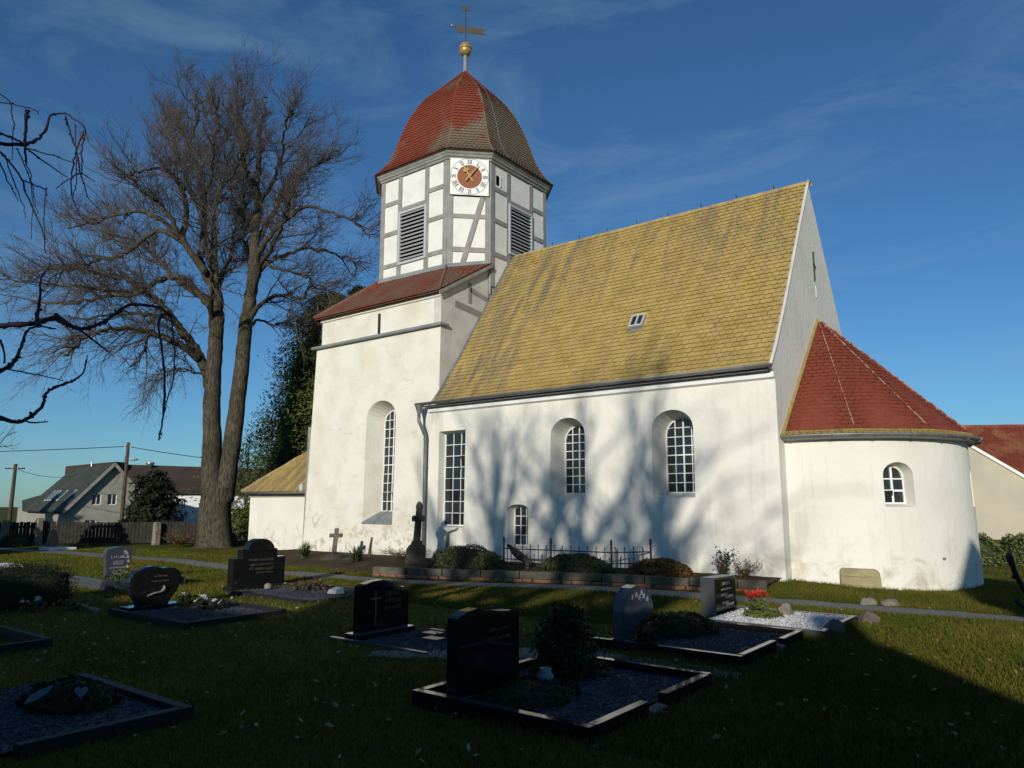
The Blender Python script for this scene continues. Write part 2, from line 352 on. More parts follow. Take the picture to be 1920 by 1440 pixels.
def join_np(parts):
    V = []; F = []; n = 0
    for v, f in parts: V.append(v); F.append(f + n); n += len(v)
    return np.concatenate(V), np.concatenate(F)

def leaves(P, Nrm, size, ratio=1.8, jitter=0.5, tri=False):
    """one small leaf card per point, oriented roughly along Nrm"""
    P = np.asarray(P, float); N = len(P)
    n = Nrm + rng.normal(0, jitter, (N, 3)); n /= np.linalg.norm(n, axis=1, keepdims=True) + 1e-9
    ref = rng.normal(0, 1, (N, 3)); a = np.cross(n, ref); a /= np.linalg.norm(a, axis=1, keepdims=True) + 1e-9; b = np.cross(n, a)
    s = (size * rng.uniform(0.6, 1.3, N))[:, None]
    V = np.stack([P - a * s * 0.5 * ratio, P + b * s * 0.42, P + a * s * 0.5 * ratio, P - b * s * 0.42], 1).reshape(-1, 3)
    F = np.arange(N * 4).reshape(N, 4)
    return V, F

def smooth01(t): t = np.clip(t, 0, 1); return t * t * (3 - 2 * t)
def ground_h(x, y):
    x = np.asarray(x, float); y = np.asarray(y, float)
    dx = np.maximum(np.maximum(-22.2 - x, x + 2.0), 0); dy = np.maximum(np.maximum(16.3 - y, y - 24.2), 0)
    d = np.sqrt(dx * dx + dy * dy)
    h = 0.16 * (1 - smooth01(d / 1.5)) * smooth01((-x - 2.4) / 3.4)
    h = h - 1.5 * smooth01((-x - 40) / 26.0)
    return h

# ================================================================== THE SETTING
def axis_coords(lo, hi, dlo, dhi, fine, far=18):
    a = list(np.arange(dlo, dhi + 1e-6, fine))
    L = []; s = fine; x = dlo
    while x > lo: s = min(s * 1.35, 40); x -= s; L.append(x)
    Rr = []; s = fine; x = dhi
    while x < hi: s = min(s * 1.35, 40); x += s; Rr.append(x)
    return np.array(L[::-1] + a + Rr)
gx = axis_coords(-900, 900, -30, 4, 0.35); gy = axis_coords(-900, 900, 0, 22, 0.35)
GX, GY = np.meshgrid(gx, gy); nx, ny = len(gx), len(gy)
GZ = ground_h(GX, GY) + 0.02 * np.sin(GX * 0.9) * np.cos(GY * 0.7) * (np.abs(GX + 12) < 30)
idx = np.arange(nx * ny).reshape(ny, nx)
F = np.stack([idx[:-1, :-1], idx[:-1, 1:], idx[1:, 1:], idx[1:, :-1]], -1).reshape(-1, 4)
struct(npmesh('ground', np.stack([GX, GY, GZ], -1).reshape(-1, 3), F, 'grass', smooth=True))
def gz(x, y): return float(ground_h(x, y) + 0.02 * math.sin(x * 0.9) * math.cos(y * 0.7) * (abs(x + 12) < 30))

def ribbon(name, left, right, material, lift=0.006, sub=8):
    L = []; 
    def res(p):
        p = np.array(p, float); out = []
        for i in range(len(p) - 1):
            for t in np.linspace(0, 1, sub, endpoint=False): out.append(p[i] * (1 - t) + p[i + 1] * t)
        out.append(p[-1]); return np.array(out)
    a, b = res(left), res(right); V = []; k = 7
    for p, q in zip(a, b):
        for t in np.linspace(0, 1, k):
            m = p * (1 - t) + q * t
            if t in (0.0, 1.0): m = m + rng.normal(0, 0.05, 2)
            V.append((m[0], m[1], gz(m[0], m[1]) + lift + (0.012 if 0 < t < 1 else -0.004)))
    n = len(a); F = [(i * k + j, i * k + j + 1, (i + 1) * k + j + 1, (i + 1) * k + j) for i in range(n - 1) for j in range(k - 1)]
    return struct(npmesh(name, V, F, material, smooth=True))
ribbon('path', [(3, 14.7), (-1, 14.72), (-2.7, 14.78), (-4.6, 14.9), (-6.8, 14.75), (-9.1, 14.35), (-11.6, 13.6), (-14.4, 12.75), (-18, 12.6), (-24, 13.2), (-32, 12.6), (-42, 11)],
       [(3, 13.9), (-1, 13.9), (-2.5, 13.75), (-4.3, 13.95), (-6.2, 13.75), (-8.5, 13.4), (-11.2, 12.6), (-14.2, 11.9), (-18, 11.7), (-24, 12.2), (-32, 11.4), (-42, 9.8)], 'path')
struct(ribbon('path', [(-3.1, 8.1), (-3.6, 8.25), (-5.2, 8.15), (-6.4, 7.4), (-7.2, 6.5)], [(-3.1, 7.9), (-3.5, 7.6), (-5.2, 7.5), (-6.0, 6.9), (-7.0, 6.3)], 'path', 0.004))

# ================================================================== THE CHURCH
X1, XN0, Y0, Y1, YC = -5.27, -15.9, 16.48, 23.92, 20.2
XT0, XT1, YT0, YT1 = -21.6, -15.57, 16.55, 24.0
church = thing('church', 'white village church with half-timbered bell tower and yellow lichened roof', 'church', (-13, 20, 0))

def strip_wall(mb, P, u0, u1, zb, top, openings, du=None, extra=()):
    """vertical-strip wall; P(u, z, depth) -> point.  openings: (uc, hw, sill, spring, rise)"""
    br = {u0, u1, *extra}
    if du: br |= set(np.arange(u0, u1, du))
    for (uc, hw, s, sp, ri) in openings:
        br |= {uc + hw * math.sin(t) for t in np.linspace(-math.pi / 2, math.pi / 2, 13)}
    br = sorted(b for b in br if u0 - 1e-9 <= b <= u1 + 1e-9)
    def arch(o, u):
        uc, hw, s, sp, ri = o; t = max(0.0, 1 - ((u - uc) / hw) ** 2)
        return sp + ri * math.sqrt(t)
    for a, b in zip(br[:-1], br[1:]):
        if b - a < 1e-6: continue
        m = (a + b) / 2; ops = sorted([o for o in openings if abs(m - o[0]) < o[1]], key=lambda o: o[2])
        lo = (zb, zb)
        for o in ops:
            hi = (o[2], o[2])
            mb.add([P(a, lo[0], 0), P(b, lo[1], 0), P(b, hi[1], 0), P(a, hi[0], 0)], [(0, 1, 2, 3)])
            lo = (arch(o, a), arch(o, b))
        mb.add([P(a, lo[0], 0), P(b, lo[1], 0), P(b, top(b), 0), P(a, top(a), 0)], [(0, 1, 2, 3)])
def outline(uc, hw, s, sp, ri, n=12):
    pts = [(uc - hw, s), (uc + hw, s), (uc + hw, sp)]
    if ri > 0: pts += [(uc + hw * math.cos(t), sp + ri * math.sin(t)) for t in np.linspace(0, math.pi, n + 1)[1:-1]]
    return pts + [(uc - hw, sp)]
def reveal(mb, P, o, inner, D, jut=0.0):
    a = outline(*o); b = outline(*inner); n = len(a)
    V = [P(u, z, 0) for u, z in a] + [P(u, z, D) for u, z in b]
    mb.add(V, [(i, (i + 1) % n, (i + 1) % n + n, i + n) for i in range(n)])
def window(P, inner, D, cols, rows, parent=church, bar=0.02, thick=None, name='window', archrows=0.0):
    """white glazing-bar window: frame, bars, one pane object per light"""
    uc, hw, s, sp, ri = inner
    fr = MB(); o = outline(*inner); fw = 0.034
    i2 = outline(uc, hw - fw, s + fw, sp, max(ri - fw, 0)) if ri > 0 else outline(uc, hw - fw, s + fw, sp - fw, 0)
    n = len(o)
    V = [P(u, z, D - 0.03) for u, z in o] + [P(u, z, D - 0.03) for u, z in i2] + [P(u, z, D + 0.03) for u, z in i2]
    fr.add(V, [(i, (i + 1) % n, (i + 1) % n + n, i + n) for i in range(n)] + [(i + n, (i + 1) % n + n, (i + 1) % n + 2 * n, i + 2 * n) for i in range(n)])
    win = fr.build(name, 'white_paint', parent)
    us = np.linspace(uc - hw + fw, uc + hw - fw, cols + 1)
    ztop = sp + max(ri - fw, 0) if ri > 0 else sp - fw
    zs = np.linspace(s + fw, ztop, rows + 1)
    def at(u): return sp + (ri - fw) * math.sqrt(max(0, 1 - ((u - uc) / (hw - fw)) ** 2)) if ri > 0 else sp - fw
    for k in range(1, cols):
        w = bar * (1.8 if (thick and k in thick) else 1); u = us[k]
        b = MB(); q = [P(u - w / 2, s + fw, D - 0.022), P(u + w / 2, s + fw, D - 0.022), P(u + w / 2, s + fw, D + 0.012), P(u - w / 2, s + fw, D + 0.012)]
        zt = at(u); q += [P(u - w / 2, zt, D - 0.022), P(u + w / 2, zt, D - 0.022), P(u + w / 2, zt, D + 0.012), P(u - w / 2, zt, D + 0.012)]
        b.hexa(q).build('glazing_bar', 'white_paint', win)
    for k in range(1, rows):
        z = zs[k]
        f = math.sqrt(max(0, 1 - ((z - sp) / max(ri - fw, 1e-3)) ** 2)) if (ri > 0 and z > sp) else 1.0
        ua, ub = uc - (hw - fw) * f, uc + (hw - fw) * f; w = bar * (1.5 if (thick and k in (rows // 2,)) else 1)
        q = [P(ua, z - w / 2, D - 0.018), P(ub, z - w / 2, D - 0.018), P(ub, z - w / 2, D + 0.01), P(ua, z - w / 2, D + 0.01),
             P(ua, z + w / 2, D - 0.018), P(ub, z + w / 2, D - 0.018), P(ub, z + w / 2, D + 0.01), P(ua, z + w / 2, D + 0.01)]
        MB().hexa(q).build('glazing_bar', 'white_paint', win)
    for i in range(cols):
        for j in range(rows):
            ua, ub, za, zb_ = us[i], us[i + 1], zs[j], zs[j + 1]
            t = rng.normal(0, 0.009, 4)
            tops = []
            for u in np.linspace(ub, ua, 4):
                tops.append((u, min(zb_, at(u))))
            if max(z for _, z in tops) < za + 0.02: continue
            tops = [(u, max(z, za)) for u, z in tops]
            pts = [(ua, za), (ub, za)] + tops
            MB().add([P(u, z, D + 0.004 + t[0] * (u - ua) / 0.2 + t[1] * (z - za) / 0.2) for u, z in pts], [tuple(range(len(pts)))]).build('pane', 'glass', win)
    return win

# ---- nave walls
def PS(u, z, d): return (u, Y0 + d - 0.07 * (1 - z / 4.75), z)
ZE = 4.75
nave_ops = [((-14.95, 0.53, 1.12, 3.98, 0.0), (-14.95, 0.50, 1.16, 3.95, 0.0), 0.27, 3, 8, None),
            ((-12.46, 0.355, 0.62, 1.66, 0.13), (-12.46, 0.33, 0.66, 1.64, 0.12), 0.30, 3, 4, None),
            ((-10.82, 0.545, 1.95, 3.62, 0.46), (-10.82, 0.47, 2.06, 3.52, 0.42), 0.62, 4, 8, (2,)),
            ((-7.80, 0.545, 1.95, 3.60, 0.46), (-7.80, 0.475, 2.06, 3.50, 0.44), 0.66, 4, 8, (2,))]
w = MB(); strip_wall(w, PS, XN0, X1, -0.4, lambda u: 5.02, [o[0] for o in nave_ops], 1.2)
MB().box(XN0 - 0.05, X1 - 0.08, Y0 - 0.26, Y0 - 0.02, 4.735, 4.78).build('soffit', 'timber', church)
for o, i, D, c, r, th in nave_ops: reveal(w, PS, o, i, D)
# gable (east), north and west faces
yg = [(Y0 - 0.06, -0.4), (Y0, ZE)]
ROOF_S = [(16.17, 4.77), (16.55, 5.20), (16.96, 5.76), (17.5, 6.50), (18.16, 7.48), (19.0, 8.74), (YC, 10.50)]     # roof underside line, south slope
def mirror(p): return [(2 * YC - y, z) for y, z in p]
gp = [(X1, Y0 - 0.06, -0.4), (X1, Y0, ZE)] + [(X1, y, z + 0.04) for y, z in ROOF_S] + [(X1, y, z + 0.04) for y, z in mirror(ROOF_S)[::-1][1:]] + [(X1, Y1, ZE), (X1, Y1, -0.4)]
w.build('nave_wall', 'plaster', church)
g = MB(); g.add(gp, [tuple(range(len(gp)))]); g.add([(x - 0.07, y, z) for x, y, z in gp], [tuple(range(len(gp)))[::-1]])
n = len(gp); m = MB()
full = gp + [(x - 0.07, y, z) for x, y, z in gp]
m.add(full, [tuple(range(n)), tuple(range(2 * n - 1, n - 1, -1))] + [(i, i + n, (i + 1) % n + n, (i + 1) % n) for i in range(n)])
m.build('east_gable', 'plaster', church)
MB().add([(X1, Y1, -0.4), (XN0, Y1, -0.4), (XN0, Y1, ZE), (X1, Y1, ZE)], [(0, 1, 2, 3)]).build('north_wall', 'plaster', church)
MB().box(XN0 + 0.02, X1 - 0.4, Y0 + 0.75, Y1 - 0.1, -0.4, ZE - 0.1).build('interior', 'dark', church)
for o, i, D, c, r, th in nave_ops: window(PS, i, D, c, r, thick=th)
# pale panelling seen behind the panes of the tall window by the tower
# cornice strip, gutter, downpipe
MB().add([(XN0, Y0 - 0.10, 4.60), (X1, Y0 - 0.10, 4.60), (X1, Y0 - 0.10, 4.72), (XN0, Y0 - 0.10, 4.72), (XN0, Y0, 4.56), (X1, Y0, 4.56), (X1, Y0, 4.75), (XN0, Y0, 4.75)],
         [(0, 1, 2, 3), (4, 5, 1, 0), (3, 2, 6, 7), (1, 5, 6, 2), (0, 3, 7, 4)]).build('cornice', 'white_paint', church)
def gutter(name, pts, r, outs):
    """half-round gutter along pts with outward unit vectors outs"""
    mb = MB(); K = 9; V = []
    for p, o in zip(pts, outs):
        for k in range(K):
            t = math.pi * k / (K - 1); V.append((p[0] + o[0] * r * -math.cos(t), p[1] + o[1] * r * -math.cos(t), p[2] - r * math.sin(t)))
    N = len(pts); mb.add(V, [(i * K + k, i * K + k + 1, (i + 1) * K + k + 1, (i + 1) * K + k) for i in range(N - 1) for k in range(K - 1)] + [tuple(range(K)), tuple((N - 1) * K + k for k in range(K))])
    g = mb.build(name, 'zinc', church, smooth=True)
    md = g.modifiers.new('t', 'SOLIDIFY'); md.thickness = 0.008
    return g
gut = gutter('gutter', [(XN0 - 0.25, Y0 - 0.36, 4.86), (X1 + 0.03, Y0 - 0.36, 4.86)], 0.085, [(0, -1), (0, -1)])
for x in np.arange(XN0 + 0.3, X1, 0.82):
    mb = MB(); mb.tube([(x, Y0 - 0.36 - 0.091 * math.cos(t), 4.862 - 0.091 * math.sin(t)) for t in np.linspace(math.pi * 0.02, math.pi * 0.98, 8)], 0.012, 5)
    mb.build('bracket', 'zinc', gut)
dp = MB(); px_ = XN0 - 0.12
dp.lathe((px_, Y0 - 0.36, 4.55), [(0.05, -0.12), (0.06, 0.0), (0.13, 0.22), (0.14, 0.24)], 12)
dp.tube([(px_, Y0 - 0.36, 4.45), (px_, Y0 - 0.36, 4.32), (px_ + 0.06, Y0 - 0.2, 3.98), (px_ + 0.06, Y0 - 0.12, 3.85), (px_ + 0.06, Y0 - 0.12, 2.0), (px_ + 0.06, Y0 - 0.14, 0.1)], 0.055, 10)
d_ = dp.build('downpipe', 'zinc', church, smooth=True)
for z in (3.75, 2.9, 2.0, 1.1): MB().lathe((px_ + 0.06, Y0 - 0.12, z), [(0.055, 0), (0.066, 0.004), (0.066, 0.036), (0.055, 0.04)], 12).build('pipe_clip', 'zinc', d_)
# small splayed sill under the second arched window, grey pipe under the tall window
MB().hexa([(-11.3, Y0 - 0.03, 1.86), (-10.3, Y0 - 0.03, 1.86), (-10.3, Y0 + 0.55, 2.05), (-11.3, Y0 + 0.55, 2.05), (-11.3, Y0 - 0.03, 1.95), (-10.3, Y0 - 0.03, 1.95), (-10.3, Y0 + 0.55, 2.10), (-11.3, Y0 + 0.55, 2.10)]).build('window_sill', 'plaster', church)
mb = MB(); mb.tube([(-14.62, Y0 - 0.06, 1.1), (-14.72, Y0 - 0.09, 1.05), (-14.98, Y0 - 0.12, 0.98), (-15.0, Y0 - 0.14, 0.2)], [0.03, 0.03, 0.05, 0.05], 8); mb.build('vent_pipe', 'zinc', church, smooth=True)

# ---- nave roof: individual plain tiles
TW, TE = 0.17, 0.157
prof = [np.array((0, y, z)) for y, z in ROOF_S]
def roof_curve(prof, step):
    P = np.array([p[1:] for p in prof]); d = np.r_[0, np.cumsum(np.linalg.norm(np.diff(P, axis=0), axis=1))]
    n = int(d[-1] / step); s = np.linspace(0, d[-1], n + 1)
    return np.stack([np.interp(s, d, P[:, 0]), np.interp(s, d, P[:, 1])], 1)
def slab_roof(name, material, prof, x0, x1, off=0.0, sgn=1):
    V = []; 
    for y, z in prof: V += [(x0, y, z + off), (x1, y, z + off)]
    return npmesh(name, V, [(2 * i, 2 * i + 1, 2 * i + 3, 2 * i + 2) for i in range(len(prof) - 1)], material, church)
fine = [tuple(p) for p in roof_curve(prof, 0.3)]
roof = slab_roof('nave_roof', 'lichen', [(y, z + 0.05) for y, z in fine], XT1 + 0.02, X1 - 0.02)
slab_roof('north_roof_slope', 'lichen', [(2 * YC - y, z + 0.05) for y, z in fine], XT1 + 0.02, X1 - 0.02)
def tile_template(w, l, th=0.022, lift=0.024):
    """local axes: x across, y up the slope, z normal; origin at the bottom centre of the exposed edge"""
    h = w / 2 - 0.003; e = 0.028
    top = [(-h, l, 0.004), (h, l, 0.004), (h, e, lift + th), (h * 0.55, 0.006, lift + th), (-h * 0.55, 0.006, lift + th), (-h, e, lift + th)]
    bot = [(h, e, lift - 0.004), (h * 0.55, 0.006, lift - 0.004), (-h * 0.55, 0.006, lift - 0.004), (-h, e, lift - 0.004)]
    V = top + bot
    F = [(0, 5, 4, 3, 2, 1), (2, 3, 7, 6), (3, 4, 8, 7), (4, 5, 9, 8), (1, 2, 6), (0, 9, 5)]
    return V, F
tV, tF = tile_template(TW, TE * 1.35)
tmesh = [] 
for k in range(3):
    me = bpy.data.meshes.new('tile'); me.from_pydata([(x, y, z + (rng.normal(0, 0.002) if i > 1 else 0)) for i, (x, y, z) in enumerate(tV)], [], tF); me.materials.append(MT['lichen']); me.update(); tmesh.append(me)
rows = roof_curve(prof, TE); spots = []
for i in range(len(rows) - 1):
    y, z = rows[i]; y2, z2 = rows[i + 1]; a = math.atan2(z2 - z, y2 - y)
    off = TW / 2 if i % 2 else 0
    for x in np.arange(XT1 + 0.1 + off, X1 - 0.02, TW):
        if -9.42 < x < -8.98 and 6.30 < z < 6.86: continue       # skylight opening
        spots.append((x + rng.normal(0, 0.004), y, z + 0.055, a, rng.normal(0, 0.012), i))
spots.sort(key=lambda s: s[0] ** 2 + s[1] ** 2 + (s[2] - 1.8) ** 2)
co = org(church); restV = []; restF = []; n0 = 0; TVn = np.array(tV)
for q, (x, y, z, a, yaw, i) in enumerate(spots):
    M = Matrix.Translation((x - co[0], y - co[1], z - co[2])) @ Matrix.Rotation(a + rng.normal(0, 0.012), 4, 'X') @ Matrix.Rotation(yaw, 4, 'Z')
    if q < 300:
        o = bpy.data.objects.new('tile', tmesh[q % 3]); COL.objects.link(o); o.parent = roof; o.matrix_basis = M
    else:
        Mn = np.array(M); W = TVn @ Mn[:3, :3].T + Mn[:3, 3] + co
        restV.append(W); restF += [tuple(v + n0 for v in f) for f in tF]; n0 += len(tVn) if False else len(tV)
stuff(npmesh('roof_tiling', np.concatenate(restV), restF, 'lichen', roof))
# ridge tiles
for k, x in enumerate(np.arange(XT1 + 0.3, X1 - 0.05, 0.36)):
    mb = MB(); pts = []; r0 = 0.115
    for xx, rr in ((x, r0), (x + 0.37, r0 * 0.9)):
        for t in np.linspace(-0.2, math.pi + 0.2, 8): pts.append((xx, YC - rr * math.cos(t), 10.50 + rr * 0.85 * math.sin(t)))
    mb.add(pts, [(i, i + 1, i + 9, i + 8) for i in range(7)]); o = mb.build('ridge_tile', 'lichen', roof, jit=0.004)
    if k % 3 == 1: MB().tube([(x + 0.1, YC - 0.06, 10.58), (x + 0.1, YC - 0.10, 10.70)], 0.012, 5).build('step_hook', 'iron', roof)
# verge boards: east edge rounded mortar, west flashing
for nm, x, m_, wd in (('verge_mortar', X1 + 0.015, 'grey_plaster', 0.045), ('verge_flashing', XT1 + 0.06, 'zinc', 0.05)):
    mb = MB(); mb.tube([(x, y, z + 0.09) for y, z in fine], wd, 6); mb.build(nm, m_, church, smooth=True)
# skylight and the small stains of hooks
sk = Vector((-9.2, 0, 0)); i = min(range(len(rows)), key=lambda k: abs(rows[k][1] - 6.35)); yA, zA = rows[i]; yB, zB = rows[i + 3]
up = Vector((0, yB - yA, zB - zA)).normalized(); nn = Vector((0, -up.z, up.y)); b0 = Vector((-9.2, yA, zA)) 
def Psk(u, v, d): q = b0 + Vector((u, 0, 0)) + up * v + nn * (0.09 + d); return tuple(q)
skm = MB()
for (u0, u1, v0, v1) in ((-0.2, -0.165, 0.06, 0.5), (0.165, 0.2, 0.06, 0.5), (-0.165, 0.165, 0.06, 0.1), (-0.165, 0.165, 0.46, 0.5), (-0.018, 0.018, 0.1, 0.46)):
    skm.prism([(u0, v0), (u1, v0), (u1, v1), (u0, v1)], Psk, 0.0, 0.06)
so = skm.build('skylight', 'grey_paint', church)
MB().prism([(-0.17, 0.09), (0.17, 0.09), (0.17, 0.48), (-0.17, 0.48)], Psk, -0.03, 0.025).build('pane', 'glass', so)
MB().prism([(-0.26, -0.06), (0.22, -0.06), (0.2, 0.07), (-0.2, 0.07)], Psk, -0.035, -0.02).build('flashing', 'steel', so)
MB().prism([(-0.3, -0.04), (0.3, -0.04), (0.3, 0.56), (-0.3, 0.56)], Psk, -0.10, -0.045).build('upstand', 'lichen', so)
# iron wall anchor on the gable
an = MB(); xg = X1 + 0.03
an.bar((xg, 20.18, 7.75), (xg, 20.18, 8.55), 0.035, 0.03, (1, 0, 0)); an.bar((xg, 20.13, 8.2), (xg, 20.32, 8.12), 0.03, 0.03, (1, 0, 0))
an.build('wall_anchor', 'iron', church)
for (z0, z1, y) in ((7.75, 8.2, 20.24), (7.3, 7.62, 20.28), (8.28, 8.5, 20.2)):
    MB().box(X1 + 0.002, X1 + 0.012, y, y + 0.1, z0, z1).build('pale_patch', 'white_paint', church)

# ---- generic tiled facet
def facet_rows(name, rowsL, rowsR, N, material, parent, tw=TW, lift=0.022, th=0.02, phase=0):
    """rowsL/rowsR: points up both edges of a facet (bottom to top); N outward normals per row"""
    V = []; F = []
    for i in range(len(rowsL) - 1):
        L0, R0 = np.array(rowsL[i]), np.array(rowsR[i]); j = min(i + 1, len(rowsL) - 1)
        L1, R1 = np.array(rowsL[j]), np.array(rowsR[j]); nrm = np.array(N[min(i, len(N) - 1)])
        Lt, Rt = L0 + (L1 - L0) * 1.25, R0 + (R1 - R0) * 1.25
        wd = np.linalg.norm(R0 - L0)
        if wd < 0.05: continue
        n = max(1, int(round(wd / tw))); es = np.linspace(0, 1, n + 1)
        if (i + phase) % 2 and n > 1: es = np.r_[0, (es[:-1] + es[1:]) / 2, 1]
        for a, b in zip(es[:-1], es[1:]):
            g_ = 0.02 * (b - a); a2, b2 = a + g_, b - g_; c1, c2 = a + (b - a) * 0.25, b - (b - a) * 0.25
            j_ = rng.normal(0, 0.0025)
            pb = lambda t, k=0.0: L0 * (1 - t) + R0 * t + (L1 - L0) * k
            hi = nrm * (lift + th + j_); lo = nrm * (lift - 0.008)
            q = [Lt * (1 - a2) + Rt * a2 + nrm * 0.003, Lt * (1 - b2) + Rt * b2 + nrm * 0.003,
                 pb(b2, 0.16) + hi, pb(c2) + hi, pb(c1) + hi, pb(a2, 0.16) + hi, pb(b2, 0.16) + lo, pb(c2) + lo, pb(c1) + lo, pb(a2, 0.16) + lo]
            k = len(V); V += q; F += [(k, k + 5, k + 4, k + 3, k + 2, k + 1), (k + 2, k + 3, k + 7, k + 6), (k + 3, k + 4, k + 8, k + 7), (k + 4, k + 5, k + 9, k + 8), (k + 1, k + 2, k + 6), (k, k + 9, k + 5)]
    return stuff(npmesh(name, V, F, material, parent))
def facet(L0, R0, L1, R1, step):
    L0, R0, L1, R1 = map(lambda p: np.array(p, float), (L0, R0, L1, R1)); l = np.linalg.norm((L0 + R0) / 2 - (L1 + R1) / 2); n = max(2, int(l / step))
    t = np.linspace(0, 1, n + 1)[:, None]; N = np.cross(R0 - L0, (L1 + R1) / 2 - (L0 + R0) / 2); N /= np.linalg.norm(N)
    return L0 + (L1 - L0) * t, R0 + (R1 - R0) * t, [N] * n

# ---- apse
RA, YA = 3.17, 20.06
def PA(u, z, d): r = RA - d + 0.05 * (1 - z / 3.2); a = u / RA; return (X1 + r * math.cos(a), YA + r * math.sin(a), z)
ang = lambda deg: R(deg) * RA
aps_ops = [((ang(-48.5), 0.335, 1.74, 2.42, 0.27), (ang(-48.5), 0.30, 1.80, 2.38, 0.25), 0.30, 2, 3), ((ang(4.0), 0.335, 1.74, 2.42, 0.27), (ang(4.0), 0.30, 1.80, 2.38, 0.25), 0.30, 2, 3)]
w = MB(); strip_wall(w, PA, ang(-90), ang(90), -0.4, lambda u: 3.2, [o[0] for o in aps_ops], ang(5))
for o, i_, D, c, r in aps_ops: reveal(w, PA, o, i_, D)
aw = w.build('apse_wall', 'plaster', church, merge=True)
for o, i_, D, c, r in aps_ops: window(PA, i_, D, c, r, thick=(1,), bar=0.028)
MB().lathe((X1 - 0.1, YA, -0.4), [(RA - 0.45, 0.0), (RA - 0.45, 3.4)], 32).build('apse_interior', 'dark', church)
vp = PA(ang(-32), 0.62, -0.01); MB().lathe((vp[0], vp[1], vp[2]), [(0.0, 0), (0.035, 0.01), (0.035, 0.05), (0.0, 0.06)], 10).build('vent_plug', 'zinc', church)
apex = np.array((X1 + 0.02, YC, 6.62)); RE = RA + 0.21
degs = [-93, -64, -34, -4, 26, 56, 93]
ar_parent = None
for k in range(6):
    a0, a1 = R(degs[k]), R(degs[k + 1])
    L0 = (X1 + RE * math.cos(a0), YA + RE * math.sin(a0), 3.30); R0 = (X1 + RE * math.cos(a1), YA + RE * math.sin(a1), 3.30)
    # bell-cast: a slightly flatter skirt below
    e = 0.957; mid = lambda q: (X1 + (q[0] - X1) * e, YA + (q[1] - YA) * e, 3.30 + (6.62 - 3.30) * (1 - e) * 0.8)
    Lm, Rm = mid(L0), mid(R0)
    if ar_parent is None:
        V = [tuple(apex)]; ns = 37
        for t in np.linspace(R(-92), R(92), ns): V.append((X1 + RE * math.cos(t), YA + RE * math.sin(t), 3.31))
        ar_parent = npmesh('apse_roof', np.array(V) - (0, 0, 0.06), [(0, i, i + 1) for i in range(1, ns)], 'red_tile', church)
    # skirt rows follow the round eave
    for a, b in zip(np.linspace(a0, a1, 5)[:-1], np.linspace(a0, a1, 5)[1:]):
        l0 = (X1 + RE * math.cos(a), YA + RE * math.sin(a), 3.30); r0 = (X1 + RE * math.cos(b), YA + RE * math.sin(b), 3.30)
        t0, t1 = (a - a0) / (a1 - a0), (b - a0) / (a1 - a0)
        lm = np.array(Lm) * (1 - t0) + np.array(Rm) * t0; rm = np.array(Lm) * (1 - t1) + np.array(Rm) * t1
        fl = facet(l0, r0, lm, rm, 0.15); facet_rows('eave_tiling', *fl, 'yellow_tile', ar_parent)
    fl = facet(Lm, Rm, apex - (0, 0.03, 0), apex + (0, 0.03, 0), 0.14); facet_rows('roof_tiling', *fl, 'red_tile', ar_parent)
    if k > 0:
        ax = apex + (0.0, 0, 0.03); mb = MB(); pts = [np.array(Lm) * (1 - t) + ax * t + (0.03 * math.cos(a0), 0.03 * math.sin(a0), 0.025) for t in np.linspace(0.02, 0.97, 26)]
        mb.tube(pts, [0.012 + 0.012 * rng.random() for _ in pts], 5); mb.build('hip_mortar', 'mortar', ar_parent)
gt = np.linspace(R(-91), R(91), 40)
ag = gutter('gutter', [(X1 + (RE + 0.02) * math.cos(t), YA + (RE + 0.02) * math.sin(t), 3.30) for t in gt], 0.085, [(math.cos(t), math.sin(t)) for t in gt])
for t in gt[1::3]:
    mb = MB(); mb.tube([(X1 + (RE + 0.02 - 0.092 * math.cos(s)) * math.cos(t), YA + (RE + 0.02 - 0.092 * math.cos(s)) * math.sin(t), 3.30 - 0.092 * math.sin(s)) for s in np.linspace(0.05, 3.09, 8)], 0.011, 5); mb.build('bracket', 'zinc', ag)
npmesh('apse_soffit', [(X1 + rr * math.cos(t), YA + rr * math.sin(t), zz) for t in gt for rr, zz in ((RA - 0.02, 3.19), (RE + 0.02, 3.24))], [(2 * i, 2 * i + 2, 2 * i + 3, 2 * i + 1) for i in range(39)], 'grey_paint', church)
# mortar line where the apse roof meets the gable
mb = MB(); mb.tube([np.array((X1 + 0.02, YA - RE, 3.32)) * (1 - t) + np.array((X1 + 0.02, YC - 0.02, 6.66)) * t for t in np.linspace(0, 1, 22)], 0.05, 6); mb.build('abutment_mortar', 'yellow_tile', church)

# ---- tower shaft
def PT(u, z, d): return (u, YT0 + d - 0.09 * (1 - z / 7.34), z)
t_op, t_in, t_D = (-18.16, 0.70, 1.20, 4.62, 0.55), (-18.16, 0.46, 1.55, 4.50, 0.42), 0.62
w = MB(); strip_wall(w, PT, -21.95, XT1, -0.4, lambda u: 7.34, [t_op], 0.8)
w.v = [(x if z < 4.56 or x > -21.8 else -21.95 + 0.16 + 0.03 * (z - 4.5), y, z) for x, y, z in w.v]
reveal(w, PT, t_op, t_in, t_D)
w.build('tower_wall', 'plaster_old', church)
mb = MB()
mb.add([(-21.95, YT0 - 0.09, -0.4), (-21.95, YT1, -0.4), (-21.95, YT1, 4.55), (-21.95, YT0 - 0.05, 4.55)], [(0, 1, 2, 3)])
mb.add([(-21.95, YT0 - 0.05, 4.55), (-21.95, YT1, 4.55), (-21.77, YT1, 4.62), (-21.77, YT0, 4.62)], [(0, 1, 2, 3)])
mb.add([(-21.77, YT0, 4.62), (-21.77, YT1, 4.62), (-21.70, YT1, 7.34), (-21.70, YT0, 7.34)], [(0, 1, 2, 3)])
